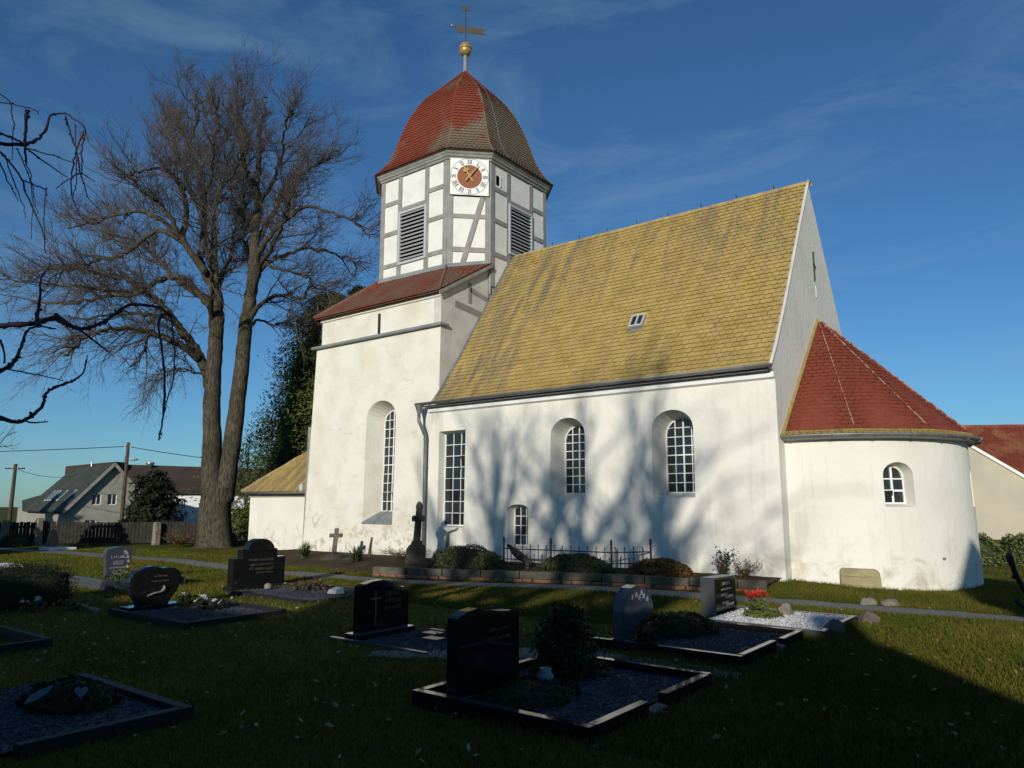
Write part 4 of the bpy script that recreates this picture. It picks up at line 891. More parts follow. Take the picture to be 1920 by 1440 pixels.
LIMBS = [('T', [(-25.86, 15.56, -0.1, 0.681), (-25.91, 15.52, 0.52, 0.616), (-25.96, 15.48, 1.5, 0.576), (-25.91, 15.52, 2.4, 0.541)]), ('L', [(-26.01, 15.44, 1.9, 0.421), (-26.09, 15.3, 3.09, 0.374), (-26.06, 15.22, 4.29, 0.344), (-26.06, 15.11, 5.51, 0.318), (-25.99, 15.05, 6.73, 0.295), (-25.89, 15.02, 7.96, 0.274), (-25.81, 14.96, 8.98, 0.254), (-25.81, 14.84, 9.85, 0.235)]), ('R', [(-25.76, 15.64, 1.9, 0.401), (-25.73, 15.76, 3.1, 0.355), (-25.72, 15.89, 4.53, 0.327), (-25.73, 16.0, 5.99, 0.303), (-25.76, 16.11, 7.49, 0.281), (-25.8, 16.21, 8.8, 0.261), (-25.81, 16.33, 10.04, 0.242), (-25.86, 16.43, 11.3, 0.224), (-26.01, 16.46, 12.81, 0.206)]), ('A', [(-26.3, 15.22, 6.05, 0.24), (-26.36, 14.93, 6.91, 0.201), (-26.51, 14.52, 7.7, 0.176), (-26.69, 14.08, 8.27, 0.155), (-26.87, 13.63, 8.88, 0.136), (-27.05, 13.17, 9.37, 0.118), (-27.17, 12.75, 9.67, 0.102), (-27.48, 12.18, 10.06, 0.087), (-27.92, 11.51, 10.18, 0.072), (-28.26, 10.9, 10.34, 0.059), (-28.56, 10.32, 10.15, 0.046)]), ('B', [(-26.37, 14.66, 7.29, 0.168), (-26.45, 14.07, 7.66, 0.135), (-26.55, 13.38, 7.88, 0.115), (-26.6, 12.7, 8.02, 0.097), (-26.68, 11.97, 8.01, 0.082), (-26.77, 11.21, 7.75, 0.068), (-26.74, 10.54, 7.28, 0.055), (-26.52, 10.01, 6.65, 0.043)]), ('C1', [(-25.81, 14.84, 9.85, 0.196), (-26.21, 14.69, 10.48, 0.163), (-26.59, 14.58, 11.13, 0.143), (-26.73, 14.66, 12.44, 0.125), (-26.95, 14.68, 14.18, 0.109), (-27.28, 14.63, 15.29, 0.095), (-27.79, 14.45, 16.32, 0.081), (-27.89, 14.58, 17.33, 0.067), (-27.98, 14.72, 18.26, 0.054), (-28.17, 14.79, 19.21, 0.041)]), ('C2', [(-25.97, 14.46, 10.55, 0.156), (-26.27, 13.91, 11.36, 0.125), (-26.36, 13.46, 11.95, 0.105), (-26.34, 13.08, 12.44, 0.088), (-26.5, 12.56, 12.9, 0.073), (-26.53, 12.11, 13.21, 0.06), (-26.66, 11.59, 13.64, 0.047), (-26.72, 11.11, 14.1, 0.036)]), ('C3', [(-26.6, 13.73, 11.85, 0.135), (-26.33, 13.72, 12.6, 0.11), (-26.17, 13.58, 13.18, 0.094), (-26.14, 13.34, 13.71, 0.08), (-26.14, 13.06, 14.08, 0.068), (-26.38, 12.59, 14.27, 0.057), (-26.61, 12.12, 14.08, 0.046), (-26.82, 11.66, 13.72, 0.037)]), ('D1', [(-26.01, 16.46, 12.81, 0.206), (-25.84, 16.44, 14.06, 0.157), (-25.89, 16.25, 14.88, 0.127), (-26.19, 15.84, 15.78, 0.101), (-26.21, 15.65, 17.38, 0.077), (-26.21, 15.47, 18.65, 0.056), (-26.21, 15.29, 19.81, 0.036)]), ('D2', [(-25.99, 16.34, 14.74, 0.133), (-26.25, 16.64, 16.1, 0.096), (-26.67, 16.88, 17.62, 0.072), (-27.07, 17.17, 18.93, 0.052), (-27.41, 17.52, 20.37, 0.033)]), ('D3', [(-25.97, 16.48, 12.35, 0.144), (-25.94, 16.9, 13.05, 0.115), (-25.93, 17.34, 14.12, 0.097), (-25.96, 17.79, 15.36, 0.081), (-25.83, 18.37, 16.18, 0.067), (-25.35, 19.24, 17.04, 0.053), (-25.16, 19.88, 17.8, 0.04)]), ('D4', [(-25.91, 16.53, 11.79, 0.134), (-25.22, 16.57, 12.33, 0.103), (-24.28, 16.73, 13.01, 0.084), (-23.33, 16.87, 13.31, 0.067), (-22.18, 17.14, 12.97, 0.053), (-21.04, 17.39, 12.3, 0.04), (-20.12, 17.46, 11.52, 0.028)]), ('D5', [(-25.76, 16.39, 10.82, 0.123), (-25.78, 17.0, 11.61, 0.095), (-25.62, 17.84, 12.18, 0.077), (-25.32, 18.82, 12.62, 0.062), (-24.87, 19.95, 12.55, 0.047), (-24.64, 20.92, 12.15, 0.034)]), ('D6', [(-25.73, 16.29, 9.03, 0.122), (-25.11, 16.24, 9.44, 0.095), (-24.34, 16.23, 9.67, 0.077), (-23.42, 16.3, 9.7, 0.063), (-22.49, 16.36, 9.4, 0.05), (-21.82, 16.2, 9.61, 0.038), (-20.9, 16.23, 9.35, 0.027)]), ('M1', [(-26.03, 15.05, 9.36, 0.139), (-26.01, 14.8, 11.1, 0.107), (-25.9, 14.58, 13.05, 0.088), (-25.53, 14.55, 13.75, 0.071), (-25.01, 14.63, 14.29, 0.056), (-24.41, 14.75, 15.04, 0.043), (-23.96, 14.75, 15.77, 0.03)]), ('E', [(-26.13, 14.84, 9.33, 0.158), (-26.77, 14.73, 9.93, 0.132), (-27.77, 14.38, 10.68, 0.116), (-28.74, 14.08, 10.7, 0.102), (-29.73, 13.78, 10.32, 0.089), (-30.76, 13.47, 10.39, 0.077), (-31.93, 13.05, 10.25, 0.066), (-33.4, 12.41, 10.13, 0.055), (-34.93, 11.73, 10.35, 0.044)]), ('F', [(-26.48, 13.95, 11.52, 0.116), (-27.13, 13.86, 12.18, 0.093), (-28.26, 13.48, 13.1, 0.079), (-29.24, 13.23, 13.45, 0.066), (-30.39, 12.88, 13.44, 0.055), (-31.66, 12.44, 13.26, 0.044), (-32.81, 12.1, 13.24, 0.034)]), ('H', [(-26.61, 13.85, 11.73, 0.107), (-27.36, 13.25, 12.25, 0.087), (-27.93, 12.79, 11.75, 0.075), (-28.48, 12.35, 11.19, 0.065), (-29.08, 11.88, 11.1, 0.055), (-29.52, 11.52, 10.77, 0.047), (-30.03, 11.11, 10.62, 0.039), (-30.73, 10.55, 10.74, 0.031)]), ('N1', [(-26.76, 14.62, 13.21, 0.099), (-27.84, 14.66, 14.41, 0.074), (-29.05, 14.74, 16.2, 0.058), (-30.23, 14.89, 17.86, 0.044), (-31.64, 14.89, 19.49, 0.031)]), ('N2', [(-26.78, 14.6, 13.66, 0.099), (-26.02, 14.41, 14.5, 0.071), (-25.33, 14.06, 15.27, 0.053), (-24.62, 13.69, 16.18, 0.038), (-23.87, 13.3, 16.82, 0.025)]), ('N3', [(-25.94, 16.51, 14.11, 0.103), (-24.89, 16.41, 14.69, 0.073), (-23.96, 16.09, 15.43, 0.054), (-23.09, 15.67, 16.09, 0.039), (-22.1, 15.3, 16.47, 0.026)]), ('N4', [(-26.02, 16.44, 13.16, 0.103), (-26.89, 16.38, 14.29, 0.076), (-27.8, 16.37, 15.49, 0.059), (-28.58, 16.5, 17.0, 0.045), (-29.31, 16.69, 18.84, 0.031)]), ('N5', [(-26.3, 15.22, 6.99, 0.05), (-26.47, 14.68, 6.73, 0.038), (-26.6, 14.1, 6.86, 0.031), (-26.69, 13.54, 6.69, 0.025), (-26.67, 13.05, 6.52, 0.019)]), ('N6', [(-25.81, 16.23, 8.59, 0.071), (-25.73, 16.7, 9.11, 0.053), (-25.54, 17.32, 8.98, 0.041), (-25.28, 18.02, 9.3, 0.031), (-24.9, 18.82, 8.95, 0.021)]), ('N7', [(-26.2, 13.41, 7.77, 0.076), (-27.0, 13.06, 7.97, 0.056), (-27.4, 13.07, 7.61, 0.044), (-27.8, 13.09, 7.22, 0.033), (-28.32, 13.03, 6.9, 0.024)]), ('N8', [(-26.99, 12.67, 9.62, 0.094), (-27.45, 12.12, 9.37, 0.072), (-28.06, 11.43, 9.62, 0.058), (-28.64, 10.75, 9.67, 0.046), (-29.51, 9.84, 9.71, 0.035), (-30.06, 9.17, 9.85, 0.026)]), ('N9', [(-25.99, 16.47, 12.01, 0.082), (-25.41, 16.97, 11.35, 0.061), (-24.84, 17.47, 11.14, 0.047), (-24.1, 18.11, 10.7, 0.035), (-23.26, 18.82, 10.05, 0.025)]), ('Z1', [(-26.19, 15.05, 8.43, 0.139), (-25.34, 14.39, 9.2, 0.095), (-24.19, 13.77, 9.87, 0.067), (-23.14, 12.99, 10.62, 0.045), (-21.89, 12.31, 11.25, 0.026)]), ('Z2', [(-25.8, 16.24, 9.46, 0.143), (-26.66, 16.81, 11.1, 0.104), (-27.92, 17.25, 13.13, 0.08), (-29.17, 17.78, 15.35, 0.059), (-30.18, 18.55, 17.75, 0.038)]), ('Z3', [(-26.13, 15.1, 8.85, 0.139), (-27.17, 15.72, 10.47, 0.103), (-28.09, 16.65, 12.28, 0.079), (-29.25, 17.48, 14.51, 0.058), (-30.84, 18.03, 16.94, 0.038)]), ('Z4', [(-25.82, 16.35, 9.93, 0.133), (-24.46, 15.86, 10.87, 0.091), (-22.79, 15.38, 11.43, 0.065), (-21.25, 14.71, 11.87, 0.044), (-19.69, 14.0, 11.99, 0.026)]), ('Z5', [(-26.23, 14.77, 9.65, 0.128), (-28.05, 14.85, 10.43, 0.096), (-30.32, 14.8, 12.01, 0.075), (-32.75, 14.71, 13.48, 0.056), (-35.28, 14.62, 14.28, 0.038)]), ('Z6', [(-26.62, 14.47, 7.75, 0.118), (-28.27, 14.41, 9.04, 0.089), (-30.24, 14.27, 9.55, 0.07), (-32.51, 13.98, 9.85, 0.053), (-34.69, 13.81, 9.91, 0.037)])]
lime = thing('lime_tree', 'tall bare twin-stemmed lime tree with wide twiggy crown left of the church', 'tree', (-29.74, 17.9, 0))
polys = []
LK = 1.15
for nm, pts in LIMBS:
    pts = [(x * LK, y * LK, (lambda q: q if q < 15 else 15 + (q - 15) * 0.93)(1.8 + (z - 1.8) * LK), r * LK) for x, y, z, r in pts]
    if nm in ('D1',): pts = pts[:-1]
    p = catmull(pts, 5)
    if nm not in 'T':
        j = rng.normal(0, 1, (len(p), 3)) * (0.015 if nm in 'LR' else 0.05); j[0] = 0; p[:, :3] += j * np.linspace(0.3, 1.5, len(p))[:, None]
    if nm == 'T':
        mb = MB(); q = p.copy(); V = []; n = 18
        # flared, fluted base
        for i, (x, y, z, r) in enumerate(p):
            for k in range(n):
                a = 2 * math.pi * k / n; f = 1 + 0.16 * math.exp(-max(z, 0) / 0.35) * (1 + 0.8 * math.sin(a * 5 + 1)) + 0.03 * math.sin(a * 3 + z)
                V.append((x + r * f * math.cos(a), y + r * f * math.sin(a), z))
        F_ = [(i * n + k, i * n + (k + 1) % n, (i + 1) * n + (k + 1) % n, (i + 1) * n + k) for i in range(len(p) - 1) for k in range(n)]
        npmesh('trunk', V, F_, 'bark', lime, smooth=True)
    else:
        mb = MB(); mb.tube(p[:, :3], p[:, 3] * (1 + rng.normal(0, 0.012, len(p))), 12 if nm in 'LR' else 8); mb.build('stem' if nm in 'LR' else 'branch', 'bark', lime, smooth=True)
        polys.append((nm, p))
def limb_sel(minr): return [p[2 + len(p) // 6:] for nm, p in polys if nm not in 'LR']
cc = np.array((-31.0, 17.0, 10.0))
S, E, a, b = limb_segs(limb_sel(0))
dr1 = lambda p: np.clip((p[:, 2] - 10.5) * 0.02, -0.12, 0.06)
P1_, r1_ = spawn(S, E, np.maximum(a, 0.03), 3.9, 0.9, 2.2, 0.5, 1.2, 7, 0, 0.15, 0.034, 0.010, cc, dr1)
S1_, E1_, a1_, b1_ = segs(P1_, r1_)
P2_, r2_ = spawn(S1_, E1_, np.maximum(a1_, 0.014), 3.8, 0.6, 1.5, 0.45, 1.2, 5, 0, 0.18, 0.014, 0.006, cc, dr1)
S2_, E2_, a2_, b2_ = segs(P2_, r2_)
P3_, r3_ = spawn(S2_, E2_, np.maximum(a2_, 0.009), 6.0, 0.25, 0.75, 0.4, 1.0, 3, 0, 0.2, 0.0075, 0.004, cc, lambda p: np.clip((p[:, 2] - 9.0) * 0.03, -0.22, 0.12))
S3_, E3_, a3_, b3_ = segs(P3_, r3_)
V, F = join_np([prisms(S1_, E1_, a1_, b1_, 4), prisms(S2_, E2_, a2_, b2_, 3), prisms(S3_, E3_, a3_, b3_, 3)])
print('lime twigs', len(F))
stuff(npmesh('crown', V, F, 'twig', lime))
for (x, y, z) in ((-33.6, 12.9, 8.6), (-30.9, 16.4, 11.6), (-27.8, 18.3, 14.2)):       # dense twig bunches in the crown
    d = rng.normal(0, 1, (240, 3)); d /= np.linalg.norm(d, axis=1, keepdims=True); c0 = np.array((x, y, z)) + d * 0.1
    Vn, Fn = prisms(c0, c0 + d * rng.uniform(0.15, 0.5, (240, 1)), 0.006, 0.004, 3); stuff(npmesh('twig_bunch', Vn, Fn, 'twig', lime))

def bare_tree(name, label, loc, H, spread, n_limb=9, dens=(2.2, 2.6, 3.0), trunk_r=0.28, fork=0.3, group=None, mt='twig', scale=1.0, levels=3):
    t = thing(name, label, 'tree', loc, group); x, y, z = loc
    tp = catmull([(x, y, z - 0.3, trunk_r * 1.2), (x + 0.05, y, z + H * fork * 0.5, trunk_r), (x - 0.1, y + 0.1, z + H * fork, trunk_r * 0.85), (x, y, z + H * 0.65, trunk_r * 0.45), (x + 0.1, y, z + H * 0.95, trunk_r * 0.1)], 5)
    mb = MB(); mb.tube(tp[:, :3], tp[:, 3], 10); mb.build('trunk', 'bark', t, smooth=True)
    lim = []
    for k in range(n_limb):
        h = H * (fork + (0.80 - fork) * (k / n_limb)); az = k * 2.4 + rng.uniform(-0.4, 0.4); R_ = spread * (1 - 0.55 * (k / n_limb)) * rng.uniform(0.75, 1.15)
        top = min(H * rng.uniform(0.86, 1.0), h + R_ * rng.uniform(0.9, 1.6)); c, s_ = math.cos(az), math.sin(az); r0 = trunk_r * (0.55 - 0.3 * k / n_limb)
        q = catmull([(x, y, z + h, r0), (x + c * R_ * 0.35, y + s_ * R_ * 0.35, z + h + (top - h) * 0.25, r0 * 0.8), (x + c * R_ * 0.75, y + s_ * R_ * 0.75, z + h + (top - h) * 0.65, r0 * 0.5), (x + c * R_, y + s_ * R_, z + top, r0 * 0.15)], 4)
        lim.append(q); mb = MB(); mb.tube(q[:, :3], q[:, 3], 7); mb.build('branch', 'bark', t, smooth=True)
    S, E, a, b = limb_segs(lim + [tp[len(tp) // 2:]])
    parts = []; cen = np.array((x, y, z + H * 0.55)); up = lambda p: np.full(len(p), 0.08)
    lens = ((H * 0.08, H * 0.2), (H * 0.04, H * 0.09), (H * 0.015, H * 0.045)); rad = ((0.03, 0.01), (0.012, 0.006), (0.006, 0.004))
    for l in range(levels):
        P_, r_ = spawn(S, E, np.maximum(a, rad[l][0]), dens[l], *lens[l], 0.4, 1.1, (6, 4, 3)[l], 0, 0.15, rad[l][0] * scale, rad[l][1] * scale, cen, up)
        S, E, a, b = segs(P_, r_); parts.append(prisms(S, E, a, b, 3))
    V, F = join_np(parts); stuff(npmesh('crown', V, F, mt, t)); return t
bare_tree('bare_tree', 'slender bare tree at the left edge behind the low farmhouse', (-60.0, 16.0, -1.3), 9.5, 4.2, 9, (1.6, 2.0, 2.2), 0.16, 0.2, scale=1.6)
bare_tree('bare_tree', 'bare tree half hidden behind the lime trunk and white house', (-52.0, 33.5, -1.2), 9.0, 3.0, 8, (1.6, 2.0, 2.2), 0.16, 0.3, scale=1.5)
# tall trees south of the churchyard, behind the viewer: their crowns dapple the nave
bare_tree('bare_tree', 'tall bare tree standing south of the churchyard, westernmost of a row', (0.3, -19.0, 0), 16.0, 3.6, 11, (1.3, 1.3, 0.8), 0.42, 0.45, 'trees south of the churchyard', scale=1.7)
bare_tree('bare_tree', 'tall bare tree standing south of the churchyard, middle of a row', (3.7, -20.5, 0), 16.7, 3.4, 11, (1.3, 1.3, 0.8), 0.45, 0.45, 'trees south of the churchyard', scale=1.7)
bare_tree('bare_tree', 'tall bare tree standing south of the churchyard, easternmost of a row', (5.5, -19.2, 0), 16.2, 2.4, 12, (1.6, 1.5, 0.9), 0.45, 0.48, 'trees south of the churchyard', scale=1.9)

# weeping ash on the left, its limbs reach into the picture
FGB = [[(-5.557, 1.527, 2.875, 0.018), (-5.477, 1.672, 2.94, 0.0169), (-5.39, 1.823, 2.971, 0.0156), (-5.336, 1.949, 3.024, 0.0144), (-5.294, 2.066, 2.97, 0.0131), (-5.228, 2.201, 3.035, 0.0117), (-5.194, 2.311, 3.155, 0.0103), (-5.174, 2.41, 3.193, 0.0089), (-5.129, 2.529, 3.183, 0.0074), (-5.128, 2.614, 3.153, 0.0059)], [(-5.114, 1.868, 2.973, 0.0131), (-5.119, 1.864, 3.004, 0.0115)], [(-5.119, 1.864, 2.962, 0.0079), (-4.956, 1.948, 2.884, 0.0063), (-4.806, 2.021, 2.774, 0.0047), (-4.726, 2.041, 2.726, 0.0032)], [(-5.138, 2.607, 3.161, 0.0096), (-5.163, 2.566, 3.141, 0.0089), (-5.161, 2.547, 3.066, 0.0081), (-5.109, 2.566, 2.829, 0.0073), (-5.064, 2.579, 2.558, 0.0066), (-5.052, 2.567, 2.331, 0.0058), (-5.048, 2.55, 2.237, 0.0051)], [(-5.128, 2.614, 3.153, 0.0067), (-5.093, 2.616, 3.03, 0.0061), (-5.052, 2.622, 2.869, 0.0054), (-5.03, 2.614, 2.673, 0.0048), (-5.039, 2.582, 2.5, 0.0042), (-5.042, 2.554, 2.285, 0.0036)], [(-5.033, 2.561, 2.285, 0.0036), (-5.029, 2.564, 2.262, 0.0029)], [(-5.045, 1.416, 2.482, 0.0135), (-4.945, 1.535, 2.566, 0.012), (-4.926, 1.592, 2.62, 0.0105), (-4.935, 1.627, 2.723, 0.009), (-4.956, 1.653, 2.822, 0.0075), (-4.94, 1.707, 2.863, 0.006), (-4.892, 1.787, 2.855, 0.0044)], [(-4.978, 1.72, 2.871, 0.0125), (-5.018, 1.721, 2.952, 0.0103), (-5.041, 1.734, 3.061, 0.0079), (-5.073, 1.742, 3.206, 0.0056), (-5.062, 1.782, 3.291, 0.0032)], [(-4.908, 1.395, 2.285, 0.0132), (-4.8, 1.516, 2.274, 0.0122), (-4.75, 1.593, 2.256, 0.0113), (-4.727, 1.648, 2.296, 0.0104), (-4.717, 1.694, 2.361, 0.0094), (-4.743, 1.711, 2.428, 0.0085), (-4.743, 1.75, 2.473, 0.0075), (-4.704, 1.818, 2.51, 0.0065), (-4.689, 1.867, 2.553, 0.0055), (-4.7, 1.896, 2.614, 0.0045), (-4.73, 1.911, 2.695, 0.0034)], [(-4.682, 1.569, 2.261, 0.0058), (-4.599, 1.633, 2.249, 0.0044), (-4.552, 1.669, 2.255, 0.0029)], [(-4.878, 1.545, 2.57, 0.0048), (-4.815, 1.656, 2.554, 0.0036), (-4.723, 1.79, 2.518, 0.0025)], [(-5.028, 1.429, 2.823, 0.0075), (-4.921, 1.511, 2.734, 0.0062), (-4.892, 1.534, 2.623, 0.0049), (-4.886, 1.538, 2.607, 0.0036)], [(-4.694, 1.181, 3.802, 0.0122), (-4.611, 1.308, 3.787, 0.011), (-4.562, 1.409, 3.8, 0.0097)], [(-4.629, 1.231, 3.85, 0.006), (-4.567, 1.343, 3.819, 0.0058), (-4.563, 1.409, 3.807, 0.0056)], [(-4.566, 1.406, 4.014, 0.0095), (-4.564, 1.408, 3.904, 0.0082), (-4.558, 1.412, 3.807, 0.0069), (-4.546, 1.421, 3.694, 0.0056)], [(-4.558, 1.412, 3.807, 0.0083), (-4.538, 1.463, 3.847, 0.0076), (-4.54, 1.499, 3.918, 0.0068), (-4.559, 1.519, 4.016, 0.0061), (-4.569, 1.548, 4.052, 0.0053), (-4.539, 1.607, 4.065, 0.0045), (-4.498, 1.675, 4.013, 0.0037), (-4.512, 1.7, 3.988, 0.0029)], [(-4.617, 1.619, 4.087, 0.0053), (-4.574, 1.653, 3.943, 0.0048), (-4.542, 1.677, 3.859, 0.0044), (-4.521, 1.693, 3.741, 0.004), (-4.514, 1.699, 3.708, 0.0036), (-4.488, 1.718, 3.635, 0.0032), (-4.472, 1.731, 3.575, 0.0028), (-4.409, 1.78, 3.493, 0.0023)], [(-4.524, 1.691, 3.988, 0.0053), (-4.547, 1.673, 3.859, 0.0047), (-4.557, 1.665, 3.725, 0.0041), (-4.551, 1.67, 3.608, 0.0035), (-4.53, 1.686, 3.535, 0.0029), (-4.501, 1.709, 3.466, 0.0023)], [(-4.514, 1.698, 3.988, 0.0053), (-4.521, 1.693, 3.876, 0.0044), (-4.512, 1.7, 3.725, 0.0035)], [(-4.566, 1.659, 4.039, 0.0038), (-4.554, 1.668, 3.91, 0.0034), (-4.541, 1.678, 3.775, 0.0031), (-4.535, 1.683, 3.658, 0.0027), (-4.542, 1.677, 3.592, 0.0023)], [(-4.515, 1.698, 3.725, 0.0044), (-4.511, 1.638, 3.668, 0.0033), (-4.507, 1.578, 3.59, 0.0023)], [(-4.515, 1.698, 3.725, 0.0038), (-4.446, 1.751, 3.671, 0.0023)], [(-4.549, 1.419, 3.781, 0.005), (-4.503, 1.518, 3.709, 0.0037), (-4.463, 1.611, 3.652, 0.0023)], [(-4.549, 1.419, 3.781, 0.0036), (-4.483, 1.533, 3.761, 0.003), (-4.439, 1.631, 3.74, 0.0023)], [(-4.573, 1.274, 3.749, 0.0054), (-4.478, 1.373, 3.593, 0.0048), (-4.456, 1.415, 3.478, 0.0043), (-4.421, 1.467, 3.347, 0.0037), (-4.409, 1.502, 3.263, 0.0031), (-4.416, 1.522, 3.163, 0.0025)], [(-4.545, 1.423, 3.589, 0.0042), (-4.451, 1.495, 3.539, 0.0037), (-4.443, 1.501, 3.526, 0.0032), (-4.441, 1.502, 3.395, 0.0027), (-4.422, 1.517, 3.239, 0.0022)], [(-4.526, 1.31, 3.693, 0.0035), (-4.46, 1.362, 3.507, 0.003), (-4.414, 1.397, 3.369, 0.0024), (-4.403, 1.406, 3.323, 0.0019)], [(-4.571, 1.276, 3.724, 0.0043), (-4.511, 1.322, 3.568, 0.0036), (-4.477, 1.348, 3.5, 0.0029), (-4.441, 1.376, 3.421, 0.0022)], [(-4.471, 1.353, 3.724, 0.0035), (-4.406, 1.403, 3.553, 0.003), (-4.378, 1.424, 3.415, 0.0024), (-4.37, 1.431, 3.203, 0.0019)], [(-4.546, 1.421, 3.694, 0.0033), (-4.523, 1.439, 3.64, 0.0029), (-4.499, 1.458, 3.52, 0.0024), (-4.47, 1.48, 3.395, 0.0019)], [(-4.521, 1.188, 3.951, 0.0034), (-4.482, 1.25, 3.959, 0.0031), (-4.418, 1.331, 3.951, 0.0028), (-4.375, 1.396, 3.937, 0.0025), (-4.397, 1.41, 3.929, 0.0022)], [(-4.504, 1.202, 4.013, 0.0037), (-4.449, 1.275, 3.975, 0.0033), (-4.445, 1.31, 3.87, 0.0028), (-4.468, 1.324, 3.774, 0.0024), (-4.489, 1.339, 3.661, 0.0019)]]
ash = thing('weeping_tree', 'bare weeping tree with knobbly purple hanging twigs at the left edge', 'tree', (-6.6, 0.7, 0))
mb = MB(); tp = catmull([(-6.6, 0.7, -0.2, 0.2), (-6.55, 0.72, 1.4, 0.16), (-6.4, 0.85, 2.6, 0.13), (-6.2, 1.0, 3.6, 0.10), (-6.0, 1.2, 4.6, 0.06), (-5.7, 1.3, 5.2, 0.03)], 5); mb.tube(tp[:, :3], tp[:, 3], 12); mb.build('trunk', 'bark', ash, smooth=True)
for (s, e) in (((-6.42, 0.84, 2.5), FGB[0][0]), ((-6.45, 0.8, 2.2), FGB[6][0]), ((-6.5, 0.75, 1.9), FGB[8][0]), ((-6.3, 0.93, 3.2), FGB[12][0]), ((-6.2, 1.0, 3.6), FGB[30][0])):
    mb = MB(); c = (np.array(s) + np.array(e[:3])) / 2 + (0, 0, 0.12); q = catmull([(*s, 0.05), (*c, 0.035), e], 5); mb.tube(q[:, :3], q[:, 3], 8); mb.build('branch', 'purple_twig', ash, smooth=True)
for pl in FGB:
    q = catmull(pl, 5) if len(pl) > 2 else np.array(pl, float); r = q[:, 3] * (1 + 0.35 * (rng.random(len(q)) > 0.8) * (q[:, 3] > 0.004)); q[:, :3] += rng.normal(0, 0.002, (len(q), 3))
    mb = MB(); mb.tube(q[:, :3], r, 7)
    for _ in range(int(len(q) * 0.5)):      # leaf scars and buds
        k = rng.integers(0, len(q)); rr = q[k, 3] * 0.8 + 0.0015; d = rng.normal(0, 1, 3); d /= np.linalg.norm(d); p0 = q[k, :3] + d * q[k, 3] * 0.8
        mb.tube([p0, p0 + d * rr * 0.8, p0 + d * rr * 1.5], [rr * 0.8, rr, rr * 0.3], 5)
    mb.build('twig', 'purple_twig', ash, smooth=True)
# near shrub at the right edge: only two knobbly twig ends enter the picture
sh = thing('near_shrub', 'knobbly dark twigs of a near shrub poking in at the right edge', 'shrub', (0.35, 2.0, 0))
for q in ([(0.35, 2.0, 0, .012), (0.2, 2.1, 0.8, .010), (-0.04, 2.10, 1.50, .007), (-0.116, 2.056, 1.583, .006), (-0.132, 2.044, 1.612, .0055), (-0.144, 2.035, 1.645, .0055), (-0.149, 2.030, 1.668, .006), (-0.152, 2.029, 1.684, .0075), (-0.1525, 2.029, 1.692, .003)],
          [(0.32, 2.0, 0, .010), (0.15, 2.1, 0.8, .008), (-0.06, 2.08, 1.48, .005), (-0.118, 2.055, 1.56, .004), (-0.136, 2.041, 1.574, .004), (-0.147, 2.032, 1.587, .006), (-0.151, 2.03, 1.592, .002)],
          [(-0.140, 2.038, 1.640, .005), (-0.148, 2.033, 1.638, .004), (-0.151, 2.031, 1.643, .002)]):
    c = catmull(q, 4); mb = MB(); mb.tube(c[:, :3], c[:, 3], 8); mb.build('twig', 'purple_twig', sh, smooth=True)

def conifer(name, label, loc, H, Rb, n, material, size=0.16, power=0.75, core=True, group=None):
    t = thing(name, label, 'tree', loc, group); x, y, z = loc
    MB().tube([(x, y, z - 0.2), (x, y, z + H * 0.5), (x, y, z + H * 0.97)], [Rb * 0.07, Rb * 0.045, 0.01], 8).build('trunk', 'bark', t)
    nb = int(n / 26); P = []; N = []
    hh = rng.random(nb) ** 1.25 * 0.97; az = rng.uniform(0, 2 * math.pi, nb)
    lob = 1 + 0.22 * np.sin(az * 3 + hh * 9) + 0.16 * np.sin(az * 7 - hh * 23)
    Rr = Rb * (1 - hh) ** power * lob * rng.uniform(0.82, 1.06, nb) + 0.06
    for h, a, r in zip(hh, az, Rr):
        m = 26; s = rng.beta(1.7, 1.0, m); c, s_ = math.cos(a), math.sin(a)
        wd = 0.10 * r + 0.10
        q = np.stack([x + c * r * s, y + s_ * r * s, z + H * (0.03 + 0.97 * h) + 0.22 * r * s - 0.30 * r * s * s], 1) + rng.normal(0, 1, (m, 3)) * (wd * 0.55, wd * 0.55, wd * 0.34)
        P.append(q); N.append(np.tile((c * 0.6, s_ * 0.6, 0.65), (m, 1)))
    if Rb > 3: MB().lathe((x, y, z), [(Rb * 0.66 * (1 - q) ** power, H * (0.03 + 0.95 * q)) for q in np.linspace(0, 0.97, 12)], 18).build('inner_occluder', 'yew', t, jit=0.12)  # dark solid cone added inside the crown as occluder, for mass
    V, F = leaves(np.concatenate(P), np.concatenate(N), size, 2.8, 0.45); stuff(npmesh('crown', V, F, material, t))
    return t
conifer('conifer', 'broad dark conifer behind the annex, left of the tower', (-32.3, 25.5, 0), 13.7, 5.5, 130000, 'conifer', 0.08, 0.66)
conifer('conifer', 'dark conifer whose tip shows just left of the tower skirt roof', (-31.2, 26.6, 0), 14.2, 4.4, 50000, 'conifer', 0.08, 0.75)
conifer('yew', 'black-green bushy yew in front of the white house', (-45.6, 23.0, -0.3), 4.2, 1.7, 9000, 'yew', 0.14, 0.35)

